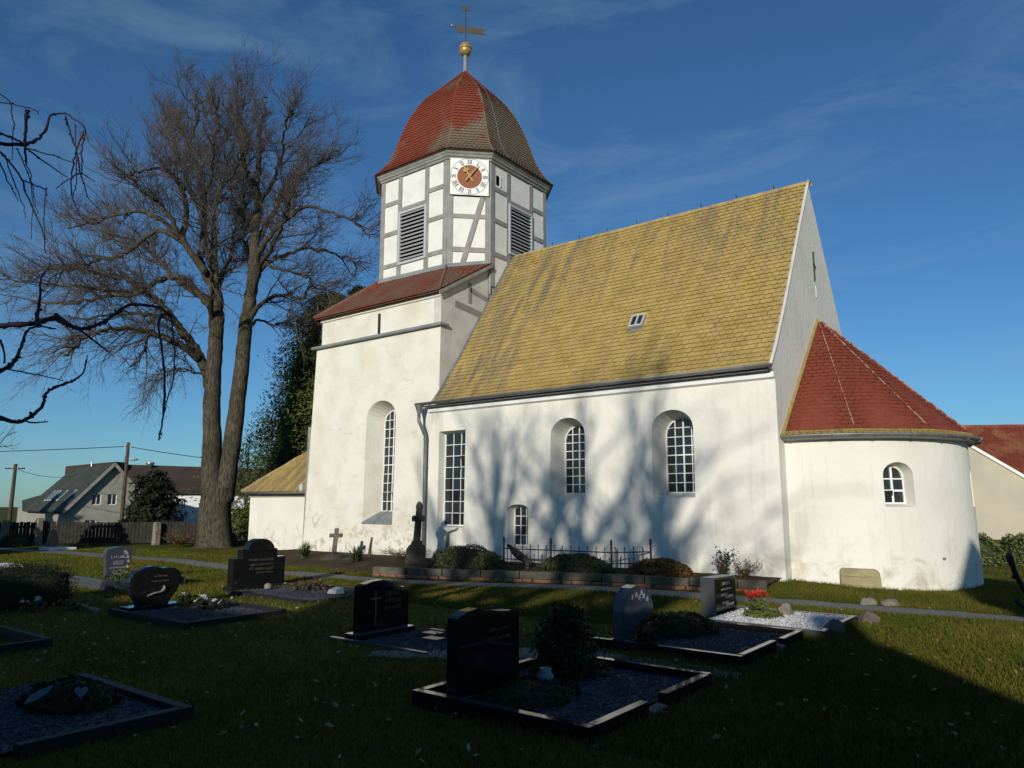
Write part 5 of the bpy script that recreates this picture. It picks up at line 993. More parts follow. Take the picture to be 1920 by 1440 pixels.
def bush(name, label, loc, rx, ry, h, n, material, size, cat='shrub', box=0.0, core='yew', group=None, rot=0.0):
    """clipped or mounded shrub: leaf cards over a dome (box=0) or a rounded block (box>0)"""
    t = thing(name, label, cat, loc, group); x, y, z = loc
    d = rng.normal(0, 1, (n, 3)); d[:, 2] = np.abs(d[:, 2]); d /= np.linalg.norm(d, axis=1, keepdims=True)
    e = 2.0 + box * 6
    k = (np.abs(d) ** e).sum(1) ** (-1 / e); lum = 1 + 0.05 * np.sin(d[:, 0] * 9) + 0.05 * np.sin(d[:, 1] * 8 + d[:, 2] * 7)
    q = d * k[:, None] * (lum * rng.uniform(0.93, 1.04, n))[:, None]
    c, s_ = math.cos(rot), math.sin(rot); X_, Y_ = q[:, 0] * rx, q[:, 1] * ry
    P = np.stack([x + X_ * c - Y_ * s_, y + X_ * s_ + Y_ * c, z + q[:, 2] * h], 1)
    V, F = leaves(P, d, size, 1.5, 0.7); stuff(npmesh('foliage', V, F, material, t))
    th, ph = np.meshgrid(np.linspace(0, 2 * math.pi, 17)[:-1], np.linspace(0, math.pi / 2, 6)); D = np.stack([np.cos(th) * np.cos(ph), np.sin(th) * np.cos(ph), np.sin(ph)], -1)
    kk = (np.abs(D) ** e).sum(-1) ** (-1 / e); D = D * kk[..., None] * 0.92; X_, Y_ = D[..., 0] * rx, D[..., 1] * ry
    Vc = np.stack([x + X_ * c - Y_ * s_, y + X_ * s_ + Y_ * c, z + D[..., 2] * h], -1).reshape(-1, 3)
    npmesh('core', Vc, [(i * 16 + j, i * 16 + (j + 1) % 16, (i + 1) * 16 + (j + 1) % 16, (i + 1) * 16 + j) for i in range(5) for j in range(16)], core, t, smooth=True)  # dark core added under the leaf cards to block light
    return t
def twiggy(name, label, loc, h, spread, n, material, leafmat=None, nl=0, lsize=0.03, cat='shrub'):
    t = thing(name, label, cat, loc); x, y, z = loc
    a = rng.uniform(0, 2 * math.pi, n); r = spread * np.sqrt(rng.random(n)); P = np.zeros((n, 5, 3)); rr = np.zeros((n, 5))
    for k in range(5):
        s = k / 4; P[:, k] = np.stack([x + np.cos(a) * r * s ** 1.3, y + np.sin(a) * r * s ** 1.3, z + h * s * (0.6 + 0.4 * rng.random(n) if k == 4 else np.full(n, 0.85))], 1) + rng.normal(0, 0.012 * k, (n, 3)); rr[:, k] = 0.008 * (1 - s * 0.7)
    S, E, q0, q1 = segs(P, rr); P2, r2 = spawn(S, E, q0, 7, h * 0.15, h * 0.3, 0.4, 1.0, 3, 0.06, 0.15, 0.005, 0.003)
    S2, E2, c0, c1 = segs(P2, r2); V, F = join_np([prisms(S, E, q0, q1), prisms(S2, E2, c0, c1)]); npmesh('stems', V, F, material, t)
    if leafmat:
        k = rng.integers(0, len(S2), nl); V, F = leaves(E2[k] + rng.normal(0, 0.02, (nl, 3)), rng.normal(0, 1, (nl, 3)), lsize, 1.6, 0.8); stuff(npmesh('foliage', V, F, leafmat, t))
    return t

# ================================================================== NEIGHBOURING BUILDINGS
def house(name, label, corners_fn):
    pass
# -- low farmhouse at the left: ridge runs roughly west, gable towards the churchyard
def frame(o, ex, ey):
    o, ex, ey = np.array(o, float), np.array(ex, float), np.array(ey, float)
    return lambda a, b, z: tuple(np.array((*(o[:2] + ex * a + ey * b), z)))
K = 1.35
fo = (-56.96 * K, 25.56 * K); ex = (-0.984, 0.176); ey = (-0.176, -0.984)       # a: back along the ridge, b: towards the viewer's left
Q = frame(fo, ex, ey); ZG = -1.5; ZR = 5.76; 
farm = thing('farmhouse', 'low farmhouse with dark green-grey roof and pale gable beyond the fence', 'house', (fo[0], fo[1], ZG))
ze, we, wr = 1.25, 3.9, 3.6
gpts = [(-0.0, ZG - 0.3), (-0.0, 0)]
mb = MB(); poly = [(we - 0.25, ZG - 0.5), (-wr, ZG - 0.5), (-wr, ze + 0.5), (0, ZR - 0.12), (we - 0.25, ze + 0.15)]
fwin = [(1.25, 0.42, 1.72, 2.78, 0), (-0.15, 0.42, 1.72, 2.78, 0), (1.6, 0.5, -0.75, 0.25, 0), (-1.9, 0.45, -0.9, 0.2, 0)]
def PG(u, z, d): return Q(d, -u, z)
def gtop(u): b = -u; return (ZR - 0.12) + (ze + 0.15 - ZR + 0.12) * (b / (we - 0.25)) if b > 0 else (ZR - 0.12) + (ze + 0.5 - ZR + 0.12) * (-b / wr)
ops = [(-u, h, s, t, r) for u, h, s, t, r in fwin]
strip_wall(mb, PG, -(we - 0.25), wr, ZG - 0.5, gtop, ops, 0.6, extra=(0.0,))
for o in ops: reveal(mb, PG, o, o, 0.18)
mb.build('gable_wall', 'house_wall', farm)
mb = MB(); mb.add([Q(0, we - 0.25, ZG - 0.5), Q(26, we - 0.25, ZG - 0.5), Q(26, we - 0.25, ze + 0.15), Q(0, we - 0.25, ze + 0.15)], [(0, 1, 2, 3)])
mb.add([Q(0, -wr, ZG - 0.5), Q(26, -wr, ZG - 0.5), Q(26, -wr, ze + 0.5), Q(0, -wr, ze + 0.5)], [(0, 3, 2, 1)]); mb.build('side_wall', 'house_wall', farm)
for (uc, hw, s, sp, ri) in ops:
    wi = MB().prism([(uc - hw, s), (uc + hw, s), (uc + hw, sp), (uc - hw, sp)], PG, 0.16, 0.18).build('window', 'glass', farm)
    f_ = MB()
    for a, b_, c, d in ((uc - hw, uc - hw + 0.07, s, sp), (uc + hw - 0.07, uc + hw, s, sp), (uc - 0.03, uc + 0.03, s, sp), (uc - hw, uc + hw, s, s + 0.06), (uc - hw, uc + hw, sp - 0.07, sp)): f_.prism([(a, c), (b_, c), (b_, d), (a, d)], PG, 0.12, 0.158)
    f_.build('frame', 'white_paint', wi); MB().prism([(uc - hw - 0.05, s - 0.06), (uc + hw + 0.05, s - 0.06), (uc + hw + 0.05, s), (uc - hw - 0.05, s)], PG, -0.05, 0.1).build('sill', 'grey_paint', wi)
def roofslab(name, A, B, C, D, th, material, parent):     # A,B eave; C,D ridge
    A, B, C, D = map(np.array, (A, B, C, D)); n = np.cross(B - A, D - A); n = n / np.linalg.norm(n); n = n if n[2] > 0 else -n
    return MB().hexa([tuple(p) for p in (A, B, C, D)] + [tuple(p + n * th) for p in (A, B, C, D)]).build(name, material, parent)
rf = roofslab('roof', Q(-0.5, we + 0.3, ze - 0.3), Q(19, we + 0.3, ze - 0.3), Q(17, 0, ZR - 0.05), Q(-0.5, 0, ZR - 0.05), 0.16, 'green_roof', farm)
roofslab('back_roof', Q(-0.5, -wr - 0.3, ze + 0.1), Q(20, -wr - 0.3, ze + 0.1), Q(17, 0, ZR - 0.05), Q(-0.5, 0, ZR - 0.05), 0.16, 'green_roof', farm)
roofslab('hip_roof', Q(19, we + 0.3, ze - 0.3), Q(28, we - 1, ze + 0.9), Q(27, 0, 3.2), Q(17, 0, ZR - 0.05), 0.14, 'green_roof', farm)
for s_, b0_, z0_ in ((1, we + 0.3, ze - 0.3), (-1, -wr - 0.3, ze + 0.1)):
    MB().bar(Q(-0.53, b0_, z0_ - 0.02), Q(-0.53, 0, ZR - 0.02), 0.05, 0.28).build('barge_board', 'timber', farm)
for k in range(5):     # roof courses: slightly lapped bands of roofing
    f1 = (k + 0.5) / 5.5
    a0 = np.array(Q(-0.5, (we + 0.3) * (1 - f1), (ze - 0.3) * (1 - f1) + (ZR - 0.05) * f1)); a1 = np.array(Q(17.5, (we + 0.3) * (1 - f1), (ze - 0.3) * (1 - f1) + (ZR - 0.05) * f1))
    MB().bar(a0 + (0, 0, 0.2), a1 + (0, 0, 0.2), 0.05, 0.03).build('roofing_lap', 'green_roof', rf)
for a_ in (2.6, 6.4, 9.5, 10.8, 12.3):
    f0, f1 = 0.20, 0.42; pt = lambda a, f, d: np.array(Q(a, (we + 0.3) * (1 - f), (ze - 0.3) * (1 - f) + (ZR - 0.05) * f)) + (0.0, -0.1 * d, 0.18 + d)
    sky_ = MB().hexa([tuple(pt(a_, f0, 0)), tuple(pt(a_ + 0.75, f0, 0)), tuple(pt(a_ + 0.75, f1, 0)), tuple(pt(a_, f1, 0)), tuple(pt(a_, f0, .1)), tuple(pt(a_ + 0.75, f0, .1)), tuple(pt(a_ + 0.75, f1, .1)), tuple(pt(a_, f1, .1))]).build('roof_window', 'grey_paint', farm)
    MB().hexa([tuple(pt(a_ + .1, f0 + .02, .1)), tuple(pt(a_ + 0.65, f0 + .02, .1)), tuple(pt(a_ + 0.65, f1 - .02, .1)), tuple(pt(a_ + .1, f1 - .02, .1)), tuple(pt(a_ + .1, f0 + .02, .12)), tuple(pt(a_ + 0.65, f0 + .02, .12)), tuple(pt(a_ + 0.65, f1 - .02, .12)), tuple(pt(a_ + .1, f1 - .02, .12))]).build('pane', 'glass', sky_)
MB().tube([Q(14, -1.2, 4.6), Q(14, -1.2, 6.6)], 0.09, 8).build('flue', 'steel', farm)
for k in range(3): MB().box(*(lambda p: (p[0] - .5, p[0] + .5, p[1] - .1, p[1] + .1))(Q(5 + 4 * k, we - 0.22, 0)), -0.9, 0.1).build('side_window', 'glass', farm)

# -- long two-storey white house behind
K2 = 1.3
A_ = np.array((-75.92, 32.41)) * K2; B_ = np.array((-61.0, 43.9)) * K2; ex = (B_ - A_) / np.linalg.norm(B_ - A_); ey = np.array((-ex[1], ex[0])); LW = np.linalg.norm(B_ - A_)
Q2 = frame(A_, ex, ey); wz0, wz1, wzr = -2.2, 3.3, 6.9
wh = thing('white_house', 'long white two-storey house with dark brown roof behind the lime trunk', 'house', (A_[0], A_[1], -1.8))
def PW(u, z, d): return Q2(u, d, z)
xs = [13.9, 11.2, 12.6, 15.9, 18.5, 20.5]
wops = [(LW * 0 + 9.35, 0.75, -0.9, 0.25, 0), (11.35, 0.28, 1.2, 2.5, 0), (11.35, 0.28, -1.0, 0.2, 0), (7.6, 0.6, 1.2, 2.4, 0), (14.2, 0.7, 1.2, 2.4, 0), (14.2, 0.7, -0.9, 0.25, 0)]
mb = MB(); strip_wall(mb, PW, 0, LW, wz0, lambda u: wz1, wops, 2.0)
for o in wops: reveal(mb, PW, o, o, 0.15)
mb.build('front_wall', 'white_wall', wh)
for (uc, hw, s, sp, ri) in wops:
    wi = MB().prism([(uc - hw, s), (uc + hw, s), (uc + hw, sp), (uc - hw, sp)], PW, 0.12, 0.15).build('window', 'glass', wh)
    f_ = MB()
    for a, b_, c, d in ((uc - hw, uc - hw + 0.08, s, sp), (uc + hw - 0.08, uc + hw, s, sp), (uc - 0.04, uc + 0.04, s, sp), (uc - hw, uc + hw, s, s + 0.08), (uc - hw, uc + hw, sp - 0.08, sp)): f_.prism([(a, c), (b_, c), (b_, d), (a, d)], PW, 0.08, 0.118)
    f_.build('frame', 'grey_paint', wi)
MB().box(0, 1, 0, 1, 0, 1) and None
MB().hexa([PW(0, 0.72, -0.03), PW(LW, 0.72, -0.03), PW(LW, 0.72, 0.02), PW(0, 0.72, 0.02), PW(0, 0.80, -0.03), PW(LW, 0.80, -0.03), PW(LW, 0.80, 0.02), PW(0, 0.80, 0.02)]).build('string_band', 'grey_paint', wh)
roofslab('roof', Q2(-1, -0.6, 3.0), Q2(LW, -0.6, 3.0), Q2(LW, 5.5, wzr - 0.8), Q2(-1, 5.5, wzr), 0.2, 'brown_roof', wh)
roofslab('back_roof', Q2(-1, 11, 3.0), Q2(LW, 11, 3.0), Q2(LW, 5.5, wzr - 0.8), Q2(-1, 5.5, wzr), 0.2, 'brown_roof', wh)
MB().add([Q2(0, 0, wz0), Q2(0, 10.5, wz0), Q2(0, 10.5, 3.2), Q2(0, 5.5, wzr), Q2(0, 0, 3.2)], [(0, 1, 2, 3, 4)]).build('side_wall', 'white_wall', wh)
MB().hexa([Q2(-5, 2, 3), Q2(1.5, 2, 3), Q2(1.5, 5, 3), Q2(-5, 5, 3), Q2(-5, 2, 6.6), Q2(1.5, 2, 7.2), Q2(1.5, 5, 7.2), Q2(-5, 5, 6.6)]).build('roof_box', 'brown_roof', wh)
MB().lathe(Q2(4.7, 4.4, 6.6), [(0.02, 0), (0.3, 0.1), (0.5, 0.4), (0.55, 0.62), (0.5, 0.66)], 16).build('satellite_dish', 'steel', wh, smooth=True)

# -- cream house on the right, beyond the apse
cr = thing('cream_house', 'cream rendered house with orange tiled roof to the right of the apse', 'house', (-1, 45, 0))
d0 = np.array((-5.6, 44.6)); ex = np.array((0.80, 0.60)); ey = np.array((-0.60, 0.80)); Q3 = frame(d0, ex, ey)
def PC(u, z, d): return Q3(u, d, z)
cops = [(4.75, 0.32, 0.22, 0.68, 0)]
mb = MB(); strip_wall(mb, PC, -4.2, 6.6, -0.5, lambda u: 5.15 - 0.62 * abs(u - 0.6), cops, 0.9, extra=(0.6,))
for o in cops: reveal(mb, PC, o, o, 0.15)
mb.build('gable_wall', 'cream_wall', cr)
MB().hexa([PC(0.6, 5.10, -0.12), PC(6.9, 1.20, -0.12), PC(6.9, 1.20, 0.1), PC(0.6, 5.10, 0.1), PC(0.6, 5.28, -0.12), PC(6.9, 1.38, -0.12), PC(6.9, 1.38, 0.1), PC(0.6, 5.28, 0.1)]).build('verge_board', 'white_paint', cr)
for (uc, hw, s, sp, ri) in cops:
    wi = MB().prism([(uc - hw, s), (uc + hw, s), (uc + hw, sp), (uc - hw, sp)], PC, 0.12, 0.15).build('window', 'glass', cr); f_ = MB()
    for a, b_, c, d in ((uc - hw - .06, uc - hw, s - .06, sp + .06), (uc + hw, uc + hw + .06, s - .06, sp + .06), (uc - hw, uc + hw, s - .06, s), (uc - hw, uc + hw, sp, sp + .06)): f_.prism([(a, c), (b_, c), (b_, d), (a, d)], PC, -0.02, 0.1)
    f_.build('frame', 'white_paint', wi)
A4, B4, C4, D4 = Q3(-0.3, 4.0, 3.4), Q3(12, 4.0, 3.4), Q3(12, 8.5, 6.65), Q3(2.1, 8.5, 6.55)
rf4 = roofslab('roof', A4, B4, C4, D4, 0.06, 'orange_tile', cr)
facet_rows('roof_tiling', *facet(np.array(A4) + (0, 0, 0.08), np.array(B4) + (0, 0, 0.08), np.array(D4) + (0, 0, 0.08), np.array(C4) + (0, 0, 0.08), 0.26), 'orange_tile', rf4, tw=0.28, lift=0.03, th=0.03)
roofslab('wing_roof', Q3(6.9, 0, 1.2), Q3(6.9, 9, 1.2), Q3(0.6, 9, 5.12), Q3(0.6, 0, 5.12), 0.14, 'orange_tile', cr)
roofslab('wing_roof', Q3(-4.5, 0, 2.2), Q3(-4.5, 9, 2.2), Q3(0.6, 9, 5.12), Q3(0.6, 0, 5.12), 0.14, 'orange_tile', cr)
mb = MB(); mb.tube([np.array(D4) * (1 - t) + np.array(C4) * t + (0, 0, 0.1) for t in np.linspace(0, 1, 14)], 0.11, 6); mb.build('ridge_tiles', 'orange_tile', cr, jit=0.01)

# -- buildings behind the viewer; their shadow lies over the near graves
hb = thing('cottage', 'single-storey cottage behind the viewer whose shadow covers the near graves', 'house', (-3, -10, 0))
CX = 5.75
MB().box(CX - 18.6, CX - 0.1, -14.3, -5.7, -0.3, 3.1).build('wall', 'house_wall', hb)
for nm, x0, x1, ya, za, zr0, zr1 in (('roof', CX - 8.7, CX, -5.3, 3.0, 6.3, 6.3), ('roof', CX - 8.7, CX, -14.7, 3.0, 6.3, 6.3), ('wing_roof', CX - 18.8, CX - 8.7, -5.3, 2.9, 4.9, 5.3), ('wing_roof', CX - 18.8, CX - 8.7, -14.7, 2.9, 4.9, 5.3)):
    roofslab(nm, (x0, ya, za), (x1, ya, za), (x1, -10, zr1), (x0, -10, zr0), 0.1, 'orange_tile', hb)
MB().add([(x, y, z) for x, zz in ((CX - 0.1, 6.2), (CX - 8.7, 6.2), (CX - 18.6, 4.85)) for y, z in ((-5.7, 3.0), (-14.3, 3.0), (-10, zz))], [(0, 1, 2), (3, 4, 5), (6, 7, 8)]).build('gable', 'house_wall', hb)
MB().box(CX - 0.75, CX - 0.2, -10.3, -9.8, 5.7, 6.98).build('chimney', 'brick', hb)
for k in range(5): MB().box(CX - 16 + 3.2 * k, CX - 15 + 3.2 * k, -5.72, -5.64, 0.9, 2.1).build('window', 'glass', hb)
bn = thing('barn', 'tall shed behind the viewer whose shadow falls beside the apse', 'barn', (8, -2.6, 0))
BX = 5.95
MB().hexa([(BX, -3.6, -0.3), (11, -3.6, -0.3), (11, -1.6, -0.3), (BX, -1.6, -0.3), (BX, -3.6, 6.0), (11, -3.6, 4.6), (11, -1.6, 5.3), (BX, -1.6, 7.3)]).build('wall', 'house_wall', bn)
MB().hexa([(BX - .07, -3.7, 6.0), (11.1, -3.7, 4.6), (11.1, -1.5, 5.32), (BX - .07, -1.5, 7.35), (BX - .07, -3.7, 6.12), (11.1, -3.7, 4.72), (11.1, -1.5, 5.44), (BX - .07, -1.5, 7.47)]).build('roof', 'brown_roof', bn)
MB().box(6.5, 8.5, -1.62, -1.56, 0, 2.4).build('door', 'wood_fence', bn)

# -- poles and wires
def pole(label, x, y, z0, z1, lamp, cross):
    t = thing('utility_pole', label, 'pole', (x, y, z0)); MB().tube([(x, y, z0 - 0.4), (x + 0.03, y, (z0 + z1) / 2), (x + 0.08, y, z1)], [0.16, 0.14, 0.115], 10).build('post', 'wood_pole', t, smooth=True)
    if cross: MB().bar((x - 0.75 * 0.79, y - 0.75 * 0.61, z1 - 0.35), (x + 0.75 * 0.79, y + 0.75 * 0.61, z1 - 0.35), 0.1, 0.1).build('crossarm', 'wood_pole', t)
    for k, (dx, dz) in enumerate(((-0.18, -0.35), (0.22, -0.35), (0.05, -0.12))): MB().lathe((x + dx * 0.79, y + dx * 0.61, z1 + dz), [(0.03, -0.1), (0.06, -0.02), (0.05, 0.05), (0.065, 0.1), (0.02, 0.16)], 8).build('insulator', 'grey_paint', t)
    if lamp:
        h = MB().tube([(x, y, z1 - 1.35), (x + 0.35 * 0.79, y + 0.35 * 0.61, z1 - 1.25)], 0.03, 6).build('lamp_arm', 'steel', t)
        MB().lathe((x + 0.55 * 0.79, y + 0.55 * 0.61, z1 - 1.38), [(0.2, 0), (0.34, 0.05), (0.32, 0.12), (0.12, 0.19)], 14).build('lamp_head', 'grey_paint', h)
    return t
p1x, p1y = -44.97 * 1.3, 20.9 * 1.3; p2x, p2y = -50.2 * 1.3, 16.9 * 1.3
pole('tall wooden pole with street lamp in front of the pale farmhouse gable', p1x, p1y, -1.2, 6.5, True, False)
pole('shorter dark wooden pole with crossarm at the far left', p2x, p2y, -1.3, 4.85, False, True)
def wire(label, a, b, sag, r=0.03):
    a, b = np.array(a, float), np.array(b, float); mb = MB(); mb.tube([a * (1 - t) + b * t - (0, 0, sag * 4 * t * (1 - t)) for t in np.linspace(0, 1, 14)], r, 5)
    return tag(mb.build('power_line', 'black'), label, 'power line')
wire('power line running left from the lamp pole across the sky', (p1x, p1y, 6.2), (-98, 2, 6.3), 0.5)
wire('power line sagging right from the lamp pole behind the lime trunk', (p1x, p1y, 6.2), (-50, 42, 5.2), 0.5)
wire('thin power line from the far left pole to the farmhouse', (p2x, p2y, 4.5), (-79, 32, 4.6), 0.4, 0.02)
wire('thin slack wire from the lamp pole down to the farmhouse gable', (p1x, p1y, 5.9), (-76.6, 34.4, 3.6), 0.6, 0.02)

# -- churchyard boundary fence at the left with stone posts
fn = thing('boundary_fence', 'dark wooden churchyard fence along the lawn at far left', 'fence', (-36, 14, 0))
f0, f1 = np.array((-41.5, 9.5)), np.array((-31.2, 18.9)); Lf = np.linalg.norm(f1 - f0); fd = (f1 - f0) / Lf
def fpt(s): p = f0 + fd * s; return p[0], p[1]
for k, s in enumerate(np.arange(0.1, Lf, 0.155)):
    x, y = fpt(s); h = 0.98 + 0.03 * rng.random()
    MB().bar((x, y, gz(x, y) + 0.06), (x + rng.normal(0, .008), y, gz(x, y) + h), 0.135, 0.025, (fd[1], -fd[0], 0)).build('picket', 'wood_fence', fn)
for z in (0.28, 0.8):
    a, b = fpt(0), fpt(Lf); MB().bar((a[0] - .05, a[1] + .06, z), (b[0] - .05, b[1] + .06, z), 0.05, 0.09).build('rail', 'wood_fence', fn)
for k, (lab, s, h, r_) in enumerate((('short rough stone gatepost at the far left of the boundary fence', 4.9, 1.05, 0.13), ('tall pale stone gatepost beside the pointed gravestone', 6.3, 1.15, 0.13), ('pale stone gatepost in front of the dark yew', 11.3, 0.95, 0.13))):
    x, y = fpt(s); x += 0.25; y -= 0.25
    t = thing('stone_post', lab, 'post', (x, y, 0), 'stone posts of the boundary fence'); mb = MB(); mb.box(x - r_, x + r_, y - r_, y + r_, -0.2, h); o = mb.build('shaft', 'pale_stone', t, bevel=0.03, jit=0.012)
    MB().box(x - r_ * .8, x + r_ * .8, y - r_ * .8, y + r_ * .8, h - 0.02, h + 0.05).build('cap', 'pale_stone', t, bevel=0.02, jit=0.01)
bush('hedge', 'dark clipped hedge between the lime trunk and the annex', (-34.2, 22.3, -0.1), 0.9, 1.2, 1.55, 2600, 'box', 0.09, 'hedge', 0.6)
bush('low_shrub', 'low dark shrub in front of the boundary fence at far left', (-36.6, 12.6, -0.05), 0.7, 0.6, 0.55, 900, 'box', 0.08)
twiggy('brown_shrub', 'low reddish-brown shrub at the foot of the lime tree', (-30.9, 16.9, 0), 0.6, 0.9, 60, 'dry', 'autumn', 500, 0.05)
tag(MB().lathe((-32.9, 17.9, -0.05), [(0.02, 0), (0.28, 0.02), (0.3, 0.12), (0.2, 0.24), (0.05, 0.28)], 9).build('boulder', 'pale_stone', None, jit=0.02), 'pale boulder on the lawn left of the lime tree', 'boulder')
for k, (x, y, h, lab) in enumerate(((-1.75, 27.6, 0.85, 'yellow-green bush on the lawn before the cream house, nearest the apse'), (-0.7, 28.2, 1.0, 'yellow-green bush on the lawn before the cream house, at the right edge'), (-2.8, 27.0, 0.85, 'yellow-green bush on the lawn before the cream house, hidden by the apse edge'))):
    bush('bush', lab, (x, y, 0), 0.62, 0.55, h, 1800, 'privet', 0.06, 'shrub', 0.1, group='bushes by the cream house')

# ================================================================== PLANTING BED ALONG THE CHURCH
KB = [(-14.4, 13.0), (-12.89, 13.35), (-11.63, 13.85), (-10.35, 14.25), (-9.14, 14.62), (-7.94, 14.9), (-6.77, 15.1), (-5.35, 15.45)]
kb = np.array(KB); kd = np.r_[0, np.cumsum(np.linalg.norm(np.diff(kb, axis=0), axis=1))]
def kpt(s): return np.array((np.interp(s, kd, kb[:, 0]), np.interp(s, kd, kb[:, 1])))
V = []; nb = 26
for s in np.linspace(0, kd[-1], nb):
    p = kpt(s)
    for t in np.linspace(0, 1, 8):
        y = p[1] * (1 - t) + (Y0 + 0.02) * t; V.append((p[0], y, 0.17 + 0.07 * t + 0.02 * rng.random() - (0.01 if t == 0 else 0)))
struct(npmesh('planting_bed', V, [(i * 8 + j, (i + 1) * 8 + j, (i + 1) * 8 + j + 1, i * 8 + j + 1) for i in range(nb - 1) for j in range(7)], 'soil', smooth=True))
V = []
for x in np.linspace(-22.5, -14.3, 20):
    yf = 13.0 + 0.9 * smooth01((-14.4 - x) / 6)
    for t in np.linspace(0, 1, 8): V.append((x, yf * (1 - t) + (YT0 + 0.05) * t, (gz(x, yf) + 0.005) * (1 - smooth01(t * 2.2)) + (0.20 + 0.02 * rng.random()) * smooth01(t * 2.2)))
struct(npmesh('planting_bed', V, [(i * 8 + j, (i + 1) * 8 + j, (i + 1) * 8 + j + 1, i * 8 + j + 1) for i in range(19) for j in range(7)], 'soil', smooth=True))
kw = thing('bed_kerb', 'grey concrete kerb on a brick course edging the bed along the nave', 'kerb', (-9.5, 14.3, 0))
s = 0.0
while s < kd[-1] - 0.3:
    l = 0.98; a, b = kpt(s + 0.012), kpt(min(s + l - 0.012, kd[-1])); d = (b - a) / np.linalg.norm(b - a); z = 0.235 + rng.normal(0, 0.008)
    MB().bar((*a, z - 0.065), (*b, z - 0.065 + rng.normal(0, 0.006)), 0.12, 0.17).build('kerb_block', 'concrete', kw, bevel=0.012, jit=0.003); s += l
s = 0.0
while s < kd[-1] - 0.2:
    l = 0.235; a, b = kpt(s + 0.008), kpt(s + l - 0.008); off = rng.normal(0.0, 0.008)
    MB().bar((a[0] + 0.01, a[1] - 0.015 + off, 0.045), (b[0] + 0.01, b[1] - 0.015 + off, 0.045), 0.12, 0.075).build('brick', 'brick', kw, bevel=0.006, jit=0.003); s += l

# clipped box mounds, heather, shrubs
bush('box_mound', 'large rounded box shrub left of the grave railing', (-12.85, 14.75, 0.18), 1.12, 0.78, 0.54, 4200, 'box', 0.045)
bush('box_mound', 'rounded box shrub inside the grave railing', (-9.9, 15.35, 0.18), 0.95, 0.6, 0.42, 3600, 'box', 0.045)
bush('heather_mound', 'rust-brown mounded shrub right of the grave railing', (-7.85, 15.7, 0.2), 0.75, 0.5, 0.36, 2600, 'autumn', 0.045)
twiggy('bare_shrub', 'upright dark-leaved shrub against the nave wall near its right corner', (-6.45, 15.9, 0.2), 0.58, 0.22, 26, 'dry', 'yew', 420, 0.035)
twiggy('bare_shrub', 'spreading bare reddish shrub next to the nave corner', (-5.95, 15.85, 0.2), 0.42, 0.35, 34, 'dry', 'autumn', 160, 0.03)
twiggy('dry_grass', 'fringe of dry stems along the tower foot', (-15.9, 15.6, 0.2), 0.30, 0.9, 90, 'dry', cat='plant')
def yucca(label, x, y, z, r, n):
    t = thing('yucca', label, 'plant', (x, y, z), 'yuccas by the tower'); V = []; F = []
    for k in range(n):
        az = rng.uniform(0, 2 * math.pi); el = rng.uniform(0.15, 1.45); l = r * rng.uniform(0.75, 1.1); d = np.array((math.cos(az) * math.cos(el), math.sin(az) * math.cos(el), math.sin(el))); sdv = np.array((-math.sin(az), math.cos(az), 0)) * 0.017
        p = [np.array((x, y, z)) + d * l * t_ + np.array((0, 0, -0.16 * l * t_ * t_ * math.cos(el))) for t_ in (0.0, 0.4, 0.75, 1.0)]; i = len(V)
        V += [p[0] - sdv * .7, p[0] + sdv * .7, p[1] - sdv, p[1] + sdv, p[2] - sdv * .7, p[2] + sdv * .7, p[3]]; F += [(i, i + 1, i + 3, i + 2), (i + 2, i + 3, i + 5, i + 4), (i + 4, i + 5, i + 6)]
    npmesh('leaves', V, F, 'yucca', t); MB().lathe((x, y, z - 0.05), [(0.09, 0), (0.08, 0.1), (0.03, 0.18)], 8).build('stem', 'dry', t); return t
yucca('spiky yucca left of the leaning stone cross', -19.5, 14.7, 0.15, 0.55, 110)
yucca('spiky yucca right of the leaning stone cross, darker and fuller', -16.8, 14.5, 0.15, 0.58, 140)
tag(MB().tube([(-16.55, 14.75, 0.1), (-16.52, 14.75, 0.5), (-16.45, 14.75, 0.85)], [0.05, 0.045, 0.03], 7).build('wooden_stake', 'dry'), 'short dark stake standing behind the right yucca', 'stake')

